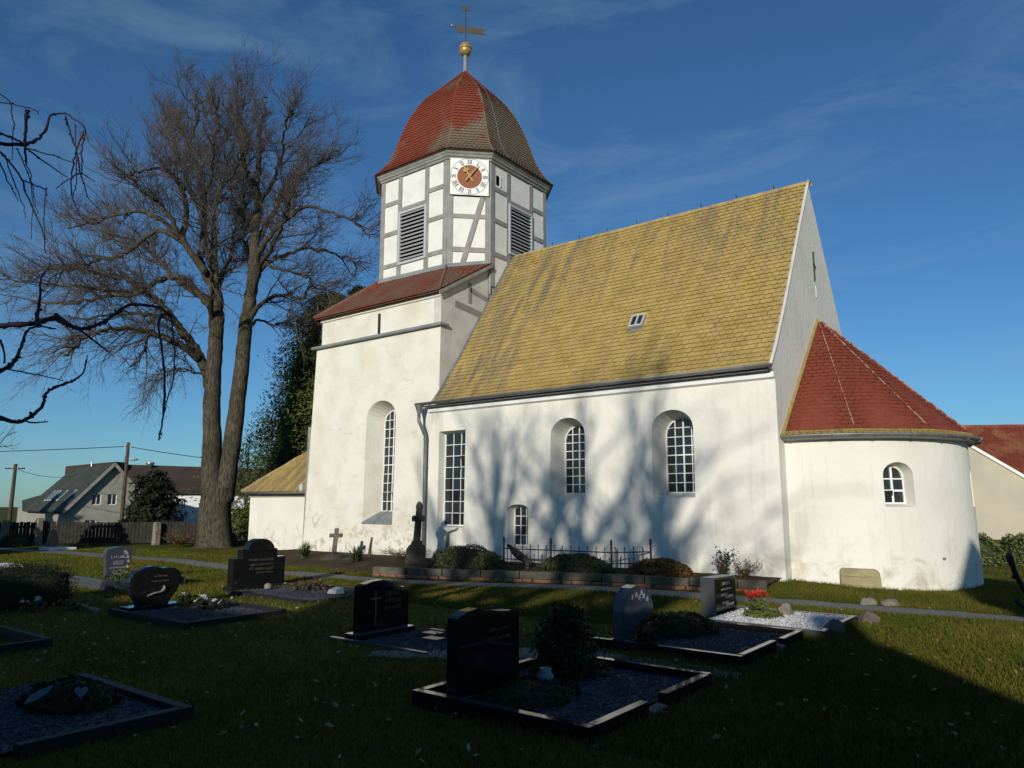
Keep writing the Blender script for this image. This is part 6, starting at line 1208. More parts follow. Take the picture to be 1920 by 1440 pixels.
# stone crosses
def cross(label, x, y, z, base_h, base_r, sh, aw, wd, lean, material, boss):
    t = thing('stone_cross', label, 'grave cross', (x, y, z)); ux, uy = 0.72, 0.69     # arm direction
    def PX(u, v, d): return (x + ux * (u + lean * v) + uy * d, y + uy * (u + lean * v) - ux * d, z + base_h + v)
    h = wd / 2
    MB().prism([(-h * 1.25, -0.05), (h * 1.25, -0.05), (h, sh), (-h, sh)], PX, -h * .8, h * .8).build('shaft', material, t, bevel=0.012)
    za = sh * 0.70
    if boss:
        MB().prism([(-aw, za - h * .9), (-aw * 1.12, za), (-aw, za + h * .9), (-h, za + h), (h, za + h), (aw, za + h * .9), (aw * 1.12, za), (aw, za - h * .9), (h, za - h), (-h, za - h)], PX, -h * .95, h * .95).build('arms', material, t, bevel=0.01)
        MB().lathe(PX(0, sh - 0.01, 0), [(0.03, -0.05), (h * 1.1, 0.0), (h * 1.15, 0.08), (h * .7, 0.15), (0.02, 0.19)], 10).build('head_knob', material, t)
        MB().prism([(-base_r, -base_h - .1), (base_r, -base_h - .1), (base_r, -0.16), (base_r * .7, -0.05), (-base_r * .7, -0.05), (-base_r, -0.16)], PX, -base_r * .75, base_r * .75).build('plinth', material, t, bevel=0.015)
        MB().prism([(-base_r * .62, -0.06), (base_r * .62, -0.06), (base_r * .5, 0.06), (-base_r * .5, 0.06)], PX, -base_r * .5, base_r * .5).build('collar', material, t, bevel=0.01)
    else:
        MB().prism([(-aw, za - h), (aw, za - h), (aw, za + h), (-aw, za + h)], PX, -h * .78, h * .78).build('arms', material, t, bevel=0.012)
        MB().lathe((x, y, z), [(base_r * 1.5, -0.1), (base_r * 1.35, base_h * .4), (base_r * .9, base_h * .85), (base_r * .4, base_h * 1.05)], 9).build('plinth', 'dark_stone', t, jit=0.02)
    return t
cross('leaning brown stone cross on a dark rough mound by the tower', -18.3, 14.9, 0.15, 0.20, 0.30, 0.72, 0.20, 0.115, 0.085, 'sandstone', False)
cross('tall dark stone cross on a stepped plinth in front of the downpipe', -14.75, 14.85, 0.12, 0.62, 0.27, 0.95, 0.17, 0.17, 0.06, 'dark_stone', True)

# iron railing
rl = thing('iron_railing', 'low wrought iron grave railing in front of the nave', 'railing', (-10, 15.6, 0.2))
R0, R1, R2 = np.array((-12.05, 15.3)), np.array((-8.75, 15.95)), np.array((-8.35, 16.42))
R1 = np.array((-9.02, 15.55))
def rail_run(A, B, sp, post_at):
    L = np.linalg.norm(B - A); d = (B - A) / L
    for z in (0.36, 0.62, 0.24): MB().bar((*A, z + 0.05), (*B, z + 0.05), 0.018, 0.026).build('rail', 'iron', rl)
    k = 0
    for s in np.arange(sp, L - sp * .4, sp):
        p = A + d * s; h = 0.80 if k % 2 == 0 else 0.56; k += 1
        MB().tube([(*p, 0.14), (*p, h - 0.06), (*p, h - 0.035), (*p, h)], [0.010, 0.010, 0.018, 0.003], 5).build('picket', 'iron', rl)
    for s in post_at:
        p = A + d * s; MB().tube([(*p, 0.1), (*p, 0.84), (*p, 0.86), (*p, 0.88), (*p, 0.90), (*p, 0.94), (*p, 0.98)], [0.025, 0.022, 0.034, 0.02, 0.03, 0.026, 0.003], 8).build('post', 'iron', rl)
rail_run(R0, R1, 0.115, (0.0, np.linalg.norm(R1 - R0) * 0.46, np.linalg.norm(R1 - R0)))
rail_run(R1, np.array((-8.42, 16.38)), 0.115, (np.linalg.norm(np.array((-8.42, 16.38)) - R1),))
bs = thing('bird_sculpture', 'dark perched bird sculpture leaning by the grave railing', 'sculpture', (-11.3, 15.0, 0.2))
mb = MB(); q = catmull([(-11.1, 15.05, 0.2, 0.05), (-11.12, 15.04, 0.38, 0.055), (-11.25, 15.0, 0.50, 0.10), (-11.42, 14.95, 0.62, 0.095), (-11.52, 14.92, 0.72, 0.055), (-11.58, 14.9, 0.77, 0.045), (-11.63, 14.89, 0.78, 0.01)], 3); mb.tube(q[:, :3], q[:, 3], 9); mb.build('body', 'dark_stone', bs, smooth=True, jit=0.004)
MB().bar((-11.2, 15.05, 0.52), (-11.0, 15.1, 0.36), 0.10, 0.03).build('tail', 'dark_stone', bs, jit=0.006)
# slab leaning on the apse, stones beside the path
ls = thing('leaning_slab', 'yellowish lichened stone slab leaning against the apse wall', 'stone slab', (-3.85, 17.15, 0.1))
def PL(u, v, d): a = R(-66); rr_ = RA + 0.16 - d - 0.10 * v / 0.36; return (X1 + rr_ * math.cos(a) - u * math.sin(a) * 1.0, YA + rr_ * math.sin(a) + u * math.cos(a), 0.06 + v)
MB().prism([(-0.39, 0), (0.39, 0), (0.395, 0.2), (0.385, 0.33), (0.32, 0.40), (-0.34, 0.41), (-0.385, 0.36), (-0.39, 0.2)], PL, -0.05, 0.07).build('slab', 'yellow_stone', ls, bevel=0.02, jit=0.006)
MB().prism([(-0.38, 0.245), (-0.1, 0.238), (0.05, 0.225), (0.2, 0.24), (0.385, 0.235), (0.385, 0.241), (0.2, 0.247), (0.05, 0.233), (-0.1, 0.245), (-0.38, 0.251)], PL, -0.052, -0.03).build('crack', 'dark_stone', ls)
for (x, y, r_, lab) in ((-3.35, 14.98, 0.17, 'rounded stone by the path below the apse, left of two'), (-3.0, 15.05, 0.18, 'rounded stone by the path below the apse, right of two')):
    tag(MB().lathe((x, y, gz(x, y) - 0.03), [(0.02, 0), (r_, 0.02), (r_ * .95, 0.07), (r_ * .6, 0.125), (0.03, 0.145)], 11).build('field_stone', 'pale_stone', None, jit=0.012, smooth=True), lab, 'stone', 'stones by the path')
# unseen evergreens added left of the picture to shade the fence and farmhouse foot
for (x, y, h, r_, lab) in ((-64.0, 6.0, 11.4, 3.2, 'evergreen beyond the left edge shading the farmhouse, nearest the lane'), (-70.5, 8.5, 11.6, 3.4, 'evergreen beyond the left edge shading the farmhouse, middle one'), (-77.0, 9.5, 11.6, 3.6, 'evergreen beyond the left edge shading the farmhouse, farthest one')):
    conifer('evergreen', lab, (x, y, -1.4), h, r_, 5000, 'yew', 0.4, 0.5, group='evergreens south of the farmhouse')
for (x, y, h, r_, lab) in ((-34.6, 4.2, 4.6, 2.3, 'tall evergreen bush beyond the left edge shading the boundary fence, nearer one'), (-38.4, 3.6, 5.0, 2.4, 'tall evergreen bush beyond the left edge shading the boundary fence, farther one'), (-31.2, 6.2, 3.6, 1.6, 'tall evergreen bush beyond the left edge shading the lawn')):
    bush('shade_evergreen_bush', lab, (x, y, 0), r_, 1.2, h, 1500, 'yew', 0.3, group='evergreen bushes south of the fence')

# ================================================================== GRAVES
def lettering(P, lines, material, parent, d0, h=0.045, name='inscription'):
    """rows of small incised strokes: lines of (u0, u1, v); too worn to read in the photograph"""
    mb = MB()
    for (u0, u1, v, hh) in lines:
        u = u0
        while u < u1:
            w_ = hh * rng.uniform(0.35, 0.7); k = rng.integers(0, 5); s_ = hh * 0.15; a, b = u, min(u + w_, u1); top = v + hh * (1 if rng.random() > .25 else .75)
            mb.prism([(a, v), (a + s_, v), (a + s_, top), (a, top)], P, d0, d0 - 0.003)
            if k in (0, 1, 3): mb.prism([(a, v), (b, v), (b, v + s_), (a, v + s_)], P, d0, d0 - 0.0032)
            if k in (1, 2, 4): mb.prism([(a, top - s_), (b, top - s_), (b, top), (a, top)], P, d0, d0 - 0.0034)
            if k in (2, 3): mb.prism([(b - s_, v), (b, v), (b, top), (b - s_, top)], P, d0, d0 - 0.0036)
            u += w_ + hh * rng.uniform(0.25, 0.4)
    return stuff(mb.build(name, material, parent))
def stone_frame(x, y, rz, z=0.0):
    c, s_ = math.cos(rz), math.sin(rz)
    # u runs along +Y (viewer's left to right), v up, d into the stone (-X)
    return lambda u, v, d: (x - c * d - s_ * u, y + c * u - s_ * d, z + v)
def headstone(label, x, y, poly, th, material, base=None, rz=0.0, bevel=0.008, group=None, cat='gravestone', name='gravestone', seg=2):
    t = thing(name, label, cat, (x, y, 0), group); P = stone_frame(x, y, rz)
    MB().prism(poly, P, 0, th).build('slab', material, t, bevel=bevel, seg=seg)
    if base: u0, u1, v1, dd = base; MB().prism([(u0, -0.08), (u1, -0.08), (u1, v1), (u0, v1)], P, -dd, th + dd).build('plinth', material, t, bevel=0.006)
    return t, P
def frame_grave(label, rects, material, gravel, gravel_label, gx, gy, h=0.13, group='grave surrounds', gz_=0.05):
    """rects: list of (x0, x1, y0, y1) kerb bars"""
    t = thing('grave_surround', label, 'grave kerb', ((gx[0] + gx[1]) / 2, (gy[0] + gy[1]) / 2, 0), group)
    for (x0, x1, y0, y1) in rects: MB().box(x0, x1, y0, y1, -0.08, h + rng.normal(0, 0.004)).build('kerb_bar', material, t, bevel=0.006, seg=2)
    if gravel:
        n = 26; xs, ys = np.linspace(gx[0], gx[1], n), np.linspace(gy[0], gy[1], n); X_, Y_ = np.meshgrid(xs, ys); Z_ = gz_ + rng.normal(0, 0.006, X_.shape); i = np.arange(n * n).reshape(n, n)
        g_ = npmesh('gravel', np.stack([X_, Y_, Z_], -1).reshape(-1, 3), np.stack([i[:-1, :-1], i[:-1, 1:], i[1:, 1:], i[1:, :-1]], -1).reshape(-1, 4), gravel); tag(g_, gravel_label, 'gravel', kind='stuff')
        m = int((gx[1] - gx[0]) * (gy[1] - gy[0]) * 900); P = np.stack([rng.uniform(gx[0] + .02, gx[1] - .02, m), rng.uniform(gy[0] + .02, gy[1] - .02, m), np.full(m, gz_ + 0.008)], 1)
        oc = np.array([(1, 0, 0), (0, 1, 0), (-1, 0, 0), (0, -1, 0), (0, 0, 0.8), (0, 0, -0.6)]); sc = rng.uniform(0.008, 0.017, (m, 1, 1)) * rng.uniform(0.7, 1.3, (m, 6, 1)); Vp = (P[:, None] + oc[None] * sc).reshape(-1, 3)
        Fo = np.array([(0, 1, 4), (1, 2, 4), (2, 3, 4), (3, 0, 4), (1, 0, 5), (2, 1, 5), (3, 2, 5), (0, 3, 5)]); Fp = (np.arange(m) * 6)[:, None, None] + Fo[None]
        npmesh('pebbles', Vp, Fp.reshape(-1, 3), gravel, g_)
    return t
def flowers(name, label, x, y, z, r, n, petal, nleaf=120, leafmat='box', cat='flowers', h=0.16, size=0.05):
    t = thing(name, label, cat, (x, y, z)); P = np.stack([x + rng.normal(0, r * .5, nleaf), y + rng.normal(0, r * .5, nleaf), z + rng.uniform(0.0, h, nleaf)], 1)
    V, F = leaves(P, np.tile((0, 0, 1.0), (nleaf, 1)), 0.05, 1.8, 0.7); stuff(npmesh('foliage', V, F, leafmat, t))
    for k in range(n):
        c = np.array((x + rng.normal(0, r * .45), y + rng.normal(0, r * .45), z + h + rng.uniform(-0.03, 0.04))); V = [c]; F = []; m = 6; tl = rng.normal(0, 0.4, 2)
        for j in range(m):
            a = 2 * math.pi * j / m; q = c + np.array((math.cos(a), math.sin(a), 0.35)) * size * rng.uniform(.8, 1.1); q2 = c + np.array((math.cos(a + .5), math.sin(a + .5), 0.25)) * size * .8; i = len(V); V += [q, q2]; F.append((0, i, i + 1))
        V = np.array(V); V[:, 2] += (V[:, 0] - c[0]) * tl[0] + (V[:, 1] - c[1]) * tl[1]; npmesh('blossom', V, F, petal, t)
    return t

# A: nearest double grave
poly = [(0.0, 0.0), (0.92, 0.0), (0.92, 0.745), (0.80, 0.765), (0.62, 0.775), (0.42, 0.80), (0.28, 0.835), (0.14, 0.82), (0.05, 0.79), (0.0, 0.765)]
sA, PA_ = headstone('tall black polished gravestone on the nearest double grave', -4.62, 5.2, poly, 0.14, 'granite', (-0.05, 0.97, 0.09, 0.05))
lettering(PA_, [(0.45, 0.75, 0.60, 0.035), (0.42, 0.78, 0.52, 0.03)], 'gold_letter', sA, -0.002)
frame_grave('black granite surround of the nearest double grave, with a gap in front', [(-5.05, -3.16, 5.06, 5.15), (-5.05, -3.16, 7.30, 7.39), (-3.24, -3.15, 5.155, 6.02), (-3.24, -3.15, 6.36, 7.295), (-5.05, -4.96, 5.155, 7.295)], 'granite', 'blue_gravel', 'blue-grey gravel filling the nearest double grave', (-4.95, -3.25), (5.16, 7.29))
tag(MB().box(-3.235, -3.12, 6.05, 6.33, -0.03, 0.045).build('step_stone', 'pale_stone', None, bevel=0.01, jit=0.004), 'pale step stone in the gap of the nearest grave surround', 'stone')
conifer('dwarf_conifer', 'small dark dwarf conifer beside the nearest black gravestone', (-4.5, 6.75, 0.04), 0.66, 0.34, 3600, 'yew', 0.035, 0.6)
bush('grave_plants', 'low dark heather cushion in front of the nearest black gravestone', (-4.25, 5.75, 0.03), 0.42, 0.62, 0.15, 1500, 'yew', 0.03, 'plant')
tag(MB().lathe((-4.22, 6.0, 0.14), [(0.03, 0), (0.07, 0.02), (0.08, 0.06), (0.05, 0.10), (0.055, 0.13)], 12).build('blue_vase', 'blue_item', None, smooth=True), 'small pale blue vase at the foot of the nearest gravestone', 'vase')
tag(MB().lathe((-4.42, 6.9, 0.10), [(0.03, 0), (0.055, 0.02), (0.06, 0.1), (0.02, 0.13)], 10).build('grave_lantern', 'grey_paint', None), 'pale grave light beside the dwarf conifer', 'grave light')

# B: second grave with rounded stone
poly = [(0.0, 0.0), (0.0, 0.02), (-0.03, 0.2), (-0.02, 0.42), (0.06, 0.60), (0.2, 0.70), (0.36, 0.725), (0.55, 0.69), (0.70, 0.60), (0.80, 0.48), (0.83, 0.36), (0.72, 0.30), (0.45, 0.26), (0.36, 0.2), (0.34, 0.0)]
sB, PB_ = headstone('blue-grey gravestone with a curved overhanging top and white flower ornament', -4.9, 8.75, poly, 0.17, 'blue_granite', (-0.06, 0.6, 0.07, 0.05))
for (u, v) in ((0.22, 0.58), (0.33, 0.6), (0.42, 0.56), (0.54, 0.57), (0.64, 0.52), (0.48, 0.62)):
    mb = MB(); mb.prism([(u + (0.045 if k % 2 == 0 else 0.018) * math.cos(k * math.pi / 5), v + (0.045 if k % 2 == 0 else 0.018) * math.sin(k * math.pi / 5)) for k in range(10)], PB_, -0.002, -0.006); mb.build('ornament', 'letter', sB)
frame_grave('black granite surround of the grave with the curved stone', [(-5.15, -3.22, 8.36, 8.44), (-5.0, -3.2, 10.5, 10.58), (-3.30, -3.22, 8.445, 9.55), (-3.28, -3.2, 9.78, 10.495)], 'granite', 'blue_gravel', 'blue-grey gravel filling the grave with the curved stone', (-4.7, -3.3), (8.45, 10.49))
tag(MB().box(-3.29, -3.18, 9.58, 9.75, -0.03, 0.07).build('step_stone', 'pale_stone', None, bevel=0.01, jit=0.004), 'small pale block in the gap of the second surround', 'stone')
bush('grave_plants', 'dark cushion of ground cover behind the second surround', (-4.7, 9.9, 0.03), 0.5, 0.7, 0.26, 1600, 'yew', 0.04, 'plant')
flowers('flower_bowl', 'planted bowl with pinkish flowers under the curved stone', -4.6, 8.75, 0.08, 0.2, 4, 'mortar', 160, 'yew')

# J: grey stele with white gravel and red poinsettia
poly = [(0, 0), (0.92, 0.0), (0.92, 0.60), (0, 0.62)]
sJ, PJ_ = headstone('upright grey stele with pale inscription beside the white gravel', -4.9, 11.7, poly, 0.24, 'grey_granite', None, 0.0, 0.006)
MB().prism([(0.03, 0.03), (0.89, 0.03), (0.89, 0.58), (0.03, 0.59)], PJ_, -0.001, -0.006).build('face_plate', 'granite', sJ)
lettering(PJ_, [(0.3, 0.62, 0.48, 0.05), (0.25, 0.7, 0.40, 0.03), (0.25, 0.5, 0.31, 0.04), (0.45, 0.75, 0.27, 0.04), (0.28, 0.55, 0.18, 0.04), (0.45, 0.78, 0.14, 0.045)], 'letter', sJ, -0.006)
frame_grave('grey stone surround of the white gravel grave', [(-5.0, -3.02, 10.92, 11.0), (-5.0, -3.02, 12.72, 12.8), (-3.1, -3.02, 11.005, 12.715)], 'grey_granite', 'white_gravel', 'white gravel in front of the grey stele', (-4.8, -3.11), (11.01, 12.71), 0.08, gz_=0.06)
t = flowers('poinsettia', 'bright red poinsettia in front of the grey stele', -4.3, 11.95, 0.06, 0.17, 18, 'petal_red', 200, 'privet', 'flowers', 0.30, 0.085)
bush('grave_plants', 'fresh green ground cover around the poinsettia', (-4.25, 12.0, 0.05), 0.3, 0.38, 0.10, 900, 'privet', 0.035, 'plant')
tag(MB().lathe((-4.0, 12.35, 0.05), [(0.02, 0), (0.13, 0.01), (0.12, 0.1), (0.06, 0.16), (0.02, 0.17)], 9).build('field_stone', 'pale_stone', None, jit=0.012), 'rough pale stone among the plants by the poinsettia', 'stone')
for (x, y, r_, lab) in ((-3.0, 11.35, 0.15, 'rounded sandy boulder at the end of the white gravel grave'), (-2.82, 12.55, 0.16, 'flat sandy boulder beyond the white gravel grave')):
    tag(MB().lathe((x, y, -0.03), [(0.02, 0), (r_, 0.02), (r_ * .95, 0.1), (r_ * .6, 0.19), (0.03, 0.21)], 10).build('boulder', 'sandstone', None, jit=0.014), lab, 'boulder')

# C: black stone with gilt cross
poly = [(0, 0), (0.90, 0), (0.90, 0.62), (0.78, 0.63), (0.66, 0.66), (0.52, 0.73), (0.40, 0.755), (0.22, 0.75), (0.08, 0.72), (0, 0.69)]
sC, PC_ = headstone('black polished gravestone with a tall gilt cross, left of the nearest grave', -7.9, 6.92, poly, 0.15, 'granite', (-0.08, 0.98, 0.08, 0.07))
MB().prism([(0.255, 0.14), (0.275, 0.14), (0.28, 0.62), (0.25, 0.62)], PC_, -0.001, -0.006).build('gilt_cross', 'gold_letter', sC)
MB().prism([(0.17, 0.505), (0.36, 0.505), (0.36, 0.53), (0.17, 0.53)], PC_, -0.0015, -0.0062).build('gilt_cross', 'gold_letter', sC)
lettering(PC_, [(0.45, 0.70, 0.53, 0.06), (0.45, 0.73, 0.44, 0.055), (0.43, 0.73, 0.35, 0.05)], 'gold_letter', sC, -0.002)
gC = frame_grave('flat grey slabs around the grave with the gilt cross', [(-8.3, -6.5, 6.72, 6.80), (-7.7, -6.5, 8.02, 8.1)], 'grey_granite', 'blue_gravel', 'dark gravel in front of the gilt cross gravestone', (-7.8, -6.45), (6.81, 8.01), 0.03, gz_=0.015)
for (x, y, lab) in ((-7.35, 7.75, 'small pale slab on the gravel beside the gilt cross gravestone'), (-7.05, 7.45, 'second small pale slab on the gravel by the flower bowl')):
    tag(MB().box(x - .14, x + .14, y - .1, y + .1, 0.02, 0.05).build('name_plate', 'grey_granite', None, bevel=0.006), lab, 'slab')
flowers('flower_bowl', 'dark bowl with two white blossoms right of the gilt cross stone', -6.95, 7.85, 0.05, 0.18, 3, 'petal_white', 160, 'yew')

# D: stone with a domed top
hh = 0.98; poly = [(0, 0), (1.27, 0), (1.27, 0.66), (1.06, 0.66), (1.06, 0.84)] + [(0.635 + 0.30 * math.cos(a), 0.84 + 0.22 * math.sin(a)) for a in np.linspace(0, math.pi, 14)] + [(0.21, 0.84), (0.21, 0.66), (0, 0.66)]
sD, PD_ = headstone('large black stepped gravestone with a domed top in front of the annex', -14.3, 9.02, poly, 0.22, 'granite', (-0.06, 1.33, 0.07, 0.06))
MB().prism([(0.635 + 0.33 * math.cos(a), 0.80 + 0.26 * math.sin(a)) for a in np.linspace(0, math.pi, 16)], PD_, -0.03, 0.0).build('raised_arch', 'granite', sD)
lettering(PD_, [(0.35, 0.55, 0.60, 0.035), (0.5, 0.95, 0.59, 0.05), (0.4, 0.95, 0.49, 0.045), (0.38, 0.5, 0.41, 0.05), (0.52, 0.98, 0.40, 0.05), (0.55, 0.95, 0.33, 0.03)], 'gold_letter', sD, -0.002)
frame_grave('dark granite surround before the domed gravestone', [(-14.0, -11.5, 8.7, 8.78), (-14.0, -11.5, 10.6, 10.68)], 'matte_granite', 'blue_gravel', 'dark blue gravel before the domed gravestone', (-14.0, -11.5), (8.79, 10.59), 0.07, gz_=0.03)
flowers('grave_arrangement', 'dark dried flower arrangement before the domed gravestone', -13.0, 10.0, 0.05, 0.4, 3, 'mortar', 300, 'dry')
tag(MB().hexa([(-12.15, 9.75, .05), (-11.9, 9.75, .05), (-11.9, 10.0, .05), (-12.15, 10.0, .05), (-12.15, 9.8, .12), (-11.9, 9.8, .12), (-11.93, 9.98, .16), (-12.15, 9.98, .16)]).build('name_plate', 'letter', None, bevel=0.004), 'small bright tilted plate on the gravel before the domed stone', 'plate')
tag(MB().lathe((-13.75, 9.5, 0.05), [(0.02, 0), (0.08, 0.01), (0.085, 0.06), (0.05, 0.11), (0.01, 0.12)], 10).build('round_stone', 'pale_stone', None), 'round pale stone at the foot of the domed gravestone', 'stone')

# E: heart-shaped stone
hp = [(0.20, 0.0), (0.62, 0.0), (0.70, 0.16), (0.82, 0.32), (0.88, 0.46), (0.87, 0.60), (0.78, 0.69), (0.62, 0.71), (0.50, 0.70), (0.40, 0.755), (0.28, 0.74), (0.12, 0.69), (0.01, 0.60), (-0.02, 0.46), (0.04, 0.30), (0.14, 0.14)]
sE, PE_ = headstone('black heart-shaped gravestone at the left', -12.8, 6.2, hp, 0.2, 'granite', (-0.05, 0.9, 0.10, 0.06), bevel=0.03)
lettering(PE_, [(0.38, 0.6, 0.56, 0.035), (0.34, 0.64, 0.48, 0.03)], 'gold_letter', sE, -0.002)
mb = MB(); q = catmull([(*PE_(0.28, 0.26, -0.01), .01), (*PE_(0.4, 0.3, -0.02), .018), (*PE_(0.5, 0.31, -0.02), .02), (*PE_(0.56, 0.36, -0.02), .028), (*PE_(0.55, 0.41, -0.02), .012)], 4); mb.tube(q[:, :3], q[:, 3], 7); mb.build('bronze_rose', 'pale_stone', sE, smooth=True)
frame_grave('black granite surround of the heart-shaped gravestone', [(-13.0, -10.6, 5.95, 6.05), (-13.0, -10.6, 7.6, 7.7), (-10.7, -10.6, 6.055, 7.595)], 'matte_granite', 'blue_gravel', 'dark gravel before the heart-shaped stone', (-12.7, -10.71), (6.06, 7.59), 0.09, gz_=0.04)
flowers('flower_bowl', 'white flowers in a dark bowl right of the heart-shaped stone', -11.9, 7.1, 0.05, 0.22, 6, 'petal_white', 200, 'yew')
flowers('flower_bowl', 'few pale flowers close against the heart-shaped stone', -12.5, 7.0, 0.05, 0.14, 3, 'petal_white', 120, 'yew', h=0.2)

# F: grey stone with flower ornament, raised planter
poly = [(0.05, 0), (0.52, 0), (0.62, 0.72), (0.61, 0.78), (0.30, 0.82), (0.02, 0.77), (0.0, 0.70)]
sF, PF_ = headstone('dark grey tapered gravestone with white flower engraving on a raised planter', -18.0, 8.08, poly, 0.14, 'blue_granite', None, 0.0, 0.008)
lettering(PF_, [(0.12, 0.45, 0.56, 0.06), (0.18, 0.42, 0.47, 0.03), (0.18, 0.42, 0.42, 0.03), (0.11, 0.45, 0.33, 0.035), (0.18, 0.42, 0.26, 0.03), (0.2, 0.42, 0.20, 0.03)], 'letter', sF, -0.002)
for (u, v) in ((0.43, 0.70), (0.50, 0.58), (0.52, 0.48), (0.50, 0.36), (0.47, 0.66)):
    MB().prism([(u + (0.05 if k % 2 == 0 else 0.02) * math.cos(k * math.pi / 5), v + (0.05 if k % 2 == 0 else 0.02) * math.sin(k * math.pi / 5)) for k in range(10)], PF_, -0.002, -0.005).build('ornament', 'letter', sF)
frame_grave('low concrete planter border before the grey engraved stone', [(-18.2, -16.4, 7.4, 7.55), (-18.2, -16.4, 9.0, 9.15), (-16.5, -16.35, 7.555, 8.995)], 'grey_granite', None, '', (-18.2, -16.4), (7.4, 9.1), 0.2)
bush('grave_plants', 'low plants in the concrete planter before the engraved stone', (-17.2, 8.25, 0.02), 0.65, 0.65, 0.22, 1300, 'box', 0.045, 'plant')
flowers('grave_plants', 'pale heathers at the foot of the engraved stone', -17.75, 8.4, 0.18, 0.2, 4, 'yellow_tile', 120, 'privet', 'plant')

# left edge: clipped hedge, flowers, low borders
bush('clipped_hedge', 'black-green clipped block hedge at the left edge', (-15.3, 5.25, 0), 0.62, 0.9, 0.66, 11000, 'yew', 0.022, 'hedge', 2.0)
flowers('flower_bowl', 'white flowers in front of the clipped hedge', -14.3, 5.3, 0.02, 0.2, 7, 'petal_white', 150, 'box')
flowers('grave_plants', 'yellowish grass tuft right of the clipped hedge', -14.1, 5.85, 0.0, 0.2, 2, 'yellow_tile', 220, 'privet', 'plant')
tag(MB().box(-14.2, -13.4, 5.95, 6.04, -0.05, 0.05).build('border_strip', 'pale_stone', None, bevel=0.008), 'pale narrow border strip between hedge and heart-shaped stone', 'border')
frame_grave('low dark border of a grave at the left edge below the hedge', [(-12.4, -10.7, 4.15, 4.24), (-10.75, -10.66, 3.0, 4.145)], 'matte_granite', None, '', (-12.4, -10.7), (3.0, 4.2), 0.10)

# I: bottom-left grave
frame_grave('dark granite surround of the grave in the bottom left corner', [(-8.3, -6.2, 3.52, 3.62), (-6.3, -6.2, 2.3, 3.515)], 'matte_granite', 'blue_gravel', 'grey gravel of the grave in the bottom left corner', (-8.4, -6.31), (2.2, 3.51), 0.10, gz_=0.05)
bush('grave_plants', 'low black-green heather cushion on the bottom left grave', (-7.35, 3.1, 0.04), 0.5, 0.36, 0.2, 1700, 'yew', 0.03, 'plant')
def flat_orn(label, name, pts, x, y, z, s):
    def PO(u, v, d): return (x + u * s * 0.6 - d * 0.5, y + u * s * 0.8, z + v * s)
    mb = MB().prism(pts, PO, -0.012, 0.012); return tag(mb.build(name, 'blue_item', None, bevel=0.003), label, 'ornament')
ht = [(0, -0.5), (0.3, -0.15), (0.5, 0.15), (0.45, 0.4), (0.25, 0.5), (0.0, 0.3), (-0.25, 0.5), (-0.45, 0.4), (-0.5, 0.15), (-0.3, -0.15)]
flat_orn('small pale heart ornament stuck in the bottom left grave', 'heart_ornament', ht, -6.92, 3.0, 0.22, 0.10)
flat_orn('small pale leaf ornament stuck in the bottom left grave', 'leaf_ornament', [(-0.8, -0.5), (-0.2, -0.35), (0.5, 0.1), (0.8, 0.6), (0.1, 0.35), (-0.5, 0.0)], -7.2, 2.78, 0.2, 0.13)

# far-left background graves
poly = [(0.05, 0), (0.5, 0), (0.46, 0.4), (0.36, 0.72), (0.26, 0.82), (0.17, 0.72), (0.1, 0.4)]
headstone('rough pointed grey gravestone near the boundary fence', -33.2, 12.55, poly, 0.22, 'grey_granite', None, 0, 0.03)
tag(MB().box(-33.2, -32.2, 12.3, 13.3, -0.05, 0.10).build('grave_slab', 'white_paint', None, bevel=0.01), 'white slab in front of the pointed gravestone', 'slab')
flowers('flower_bowl', 'pale flowers beside the pointed gravestone', -32.9, 13.5, 0.05, 0.3, 6, 'mortar', 120, 'dry')
headstone('small pale gravestone at the extreme left edge', -36.0, 11.3, [(0, 0), (0.5, 0), (0.5, 0.45), (0.25, 0.55), (0, 0.45)], 0.15, 'grey_granite')
tag(MB().box(-25.6, -24.4, 7.7, 8.7, -0.05, 0.08).build('grave_slab', 'white_paint', None, bevel=0.01), 'white slab lying at the left edge of the lawn', 'slab')
headstone('small grey gravestone right of the lime trunk by the hedge', -31.0, 19.2, [(0, 0), (0.45, 0), (0.45, 0.4), (0.22, 0.52), (0, 0.4)], 0.14, 'grey_granite')
flowers('flower_bowl', 'white flowers at the small gravestone by the hedge', -30.6, 19.6, 0.02, 0.3, 6, 'petal_white', 120, 'privet')

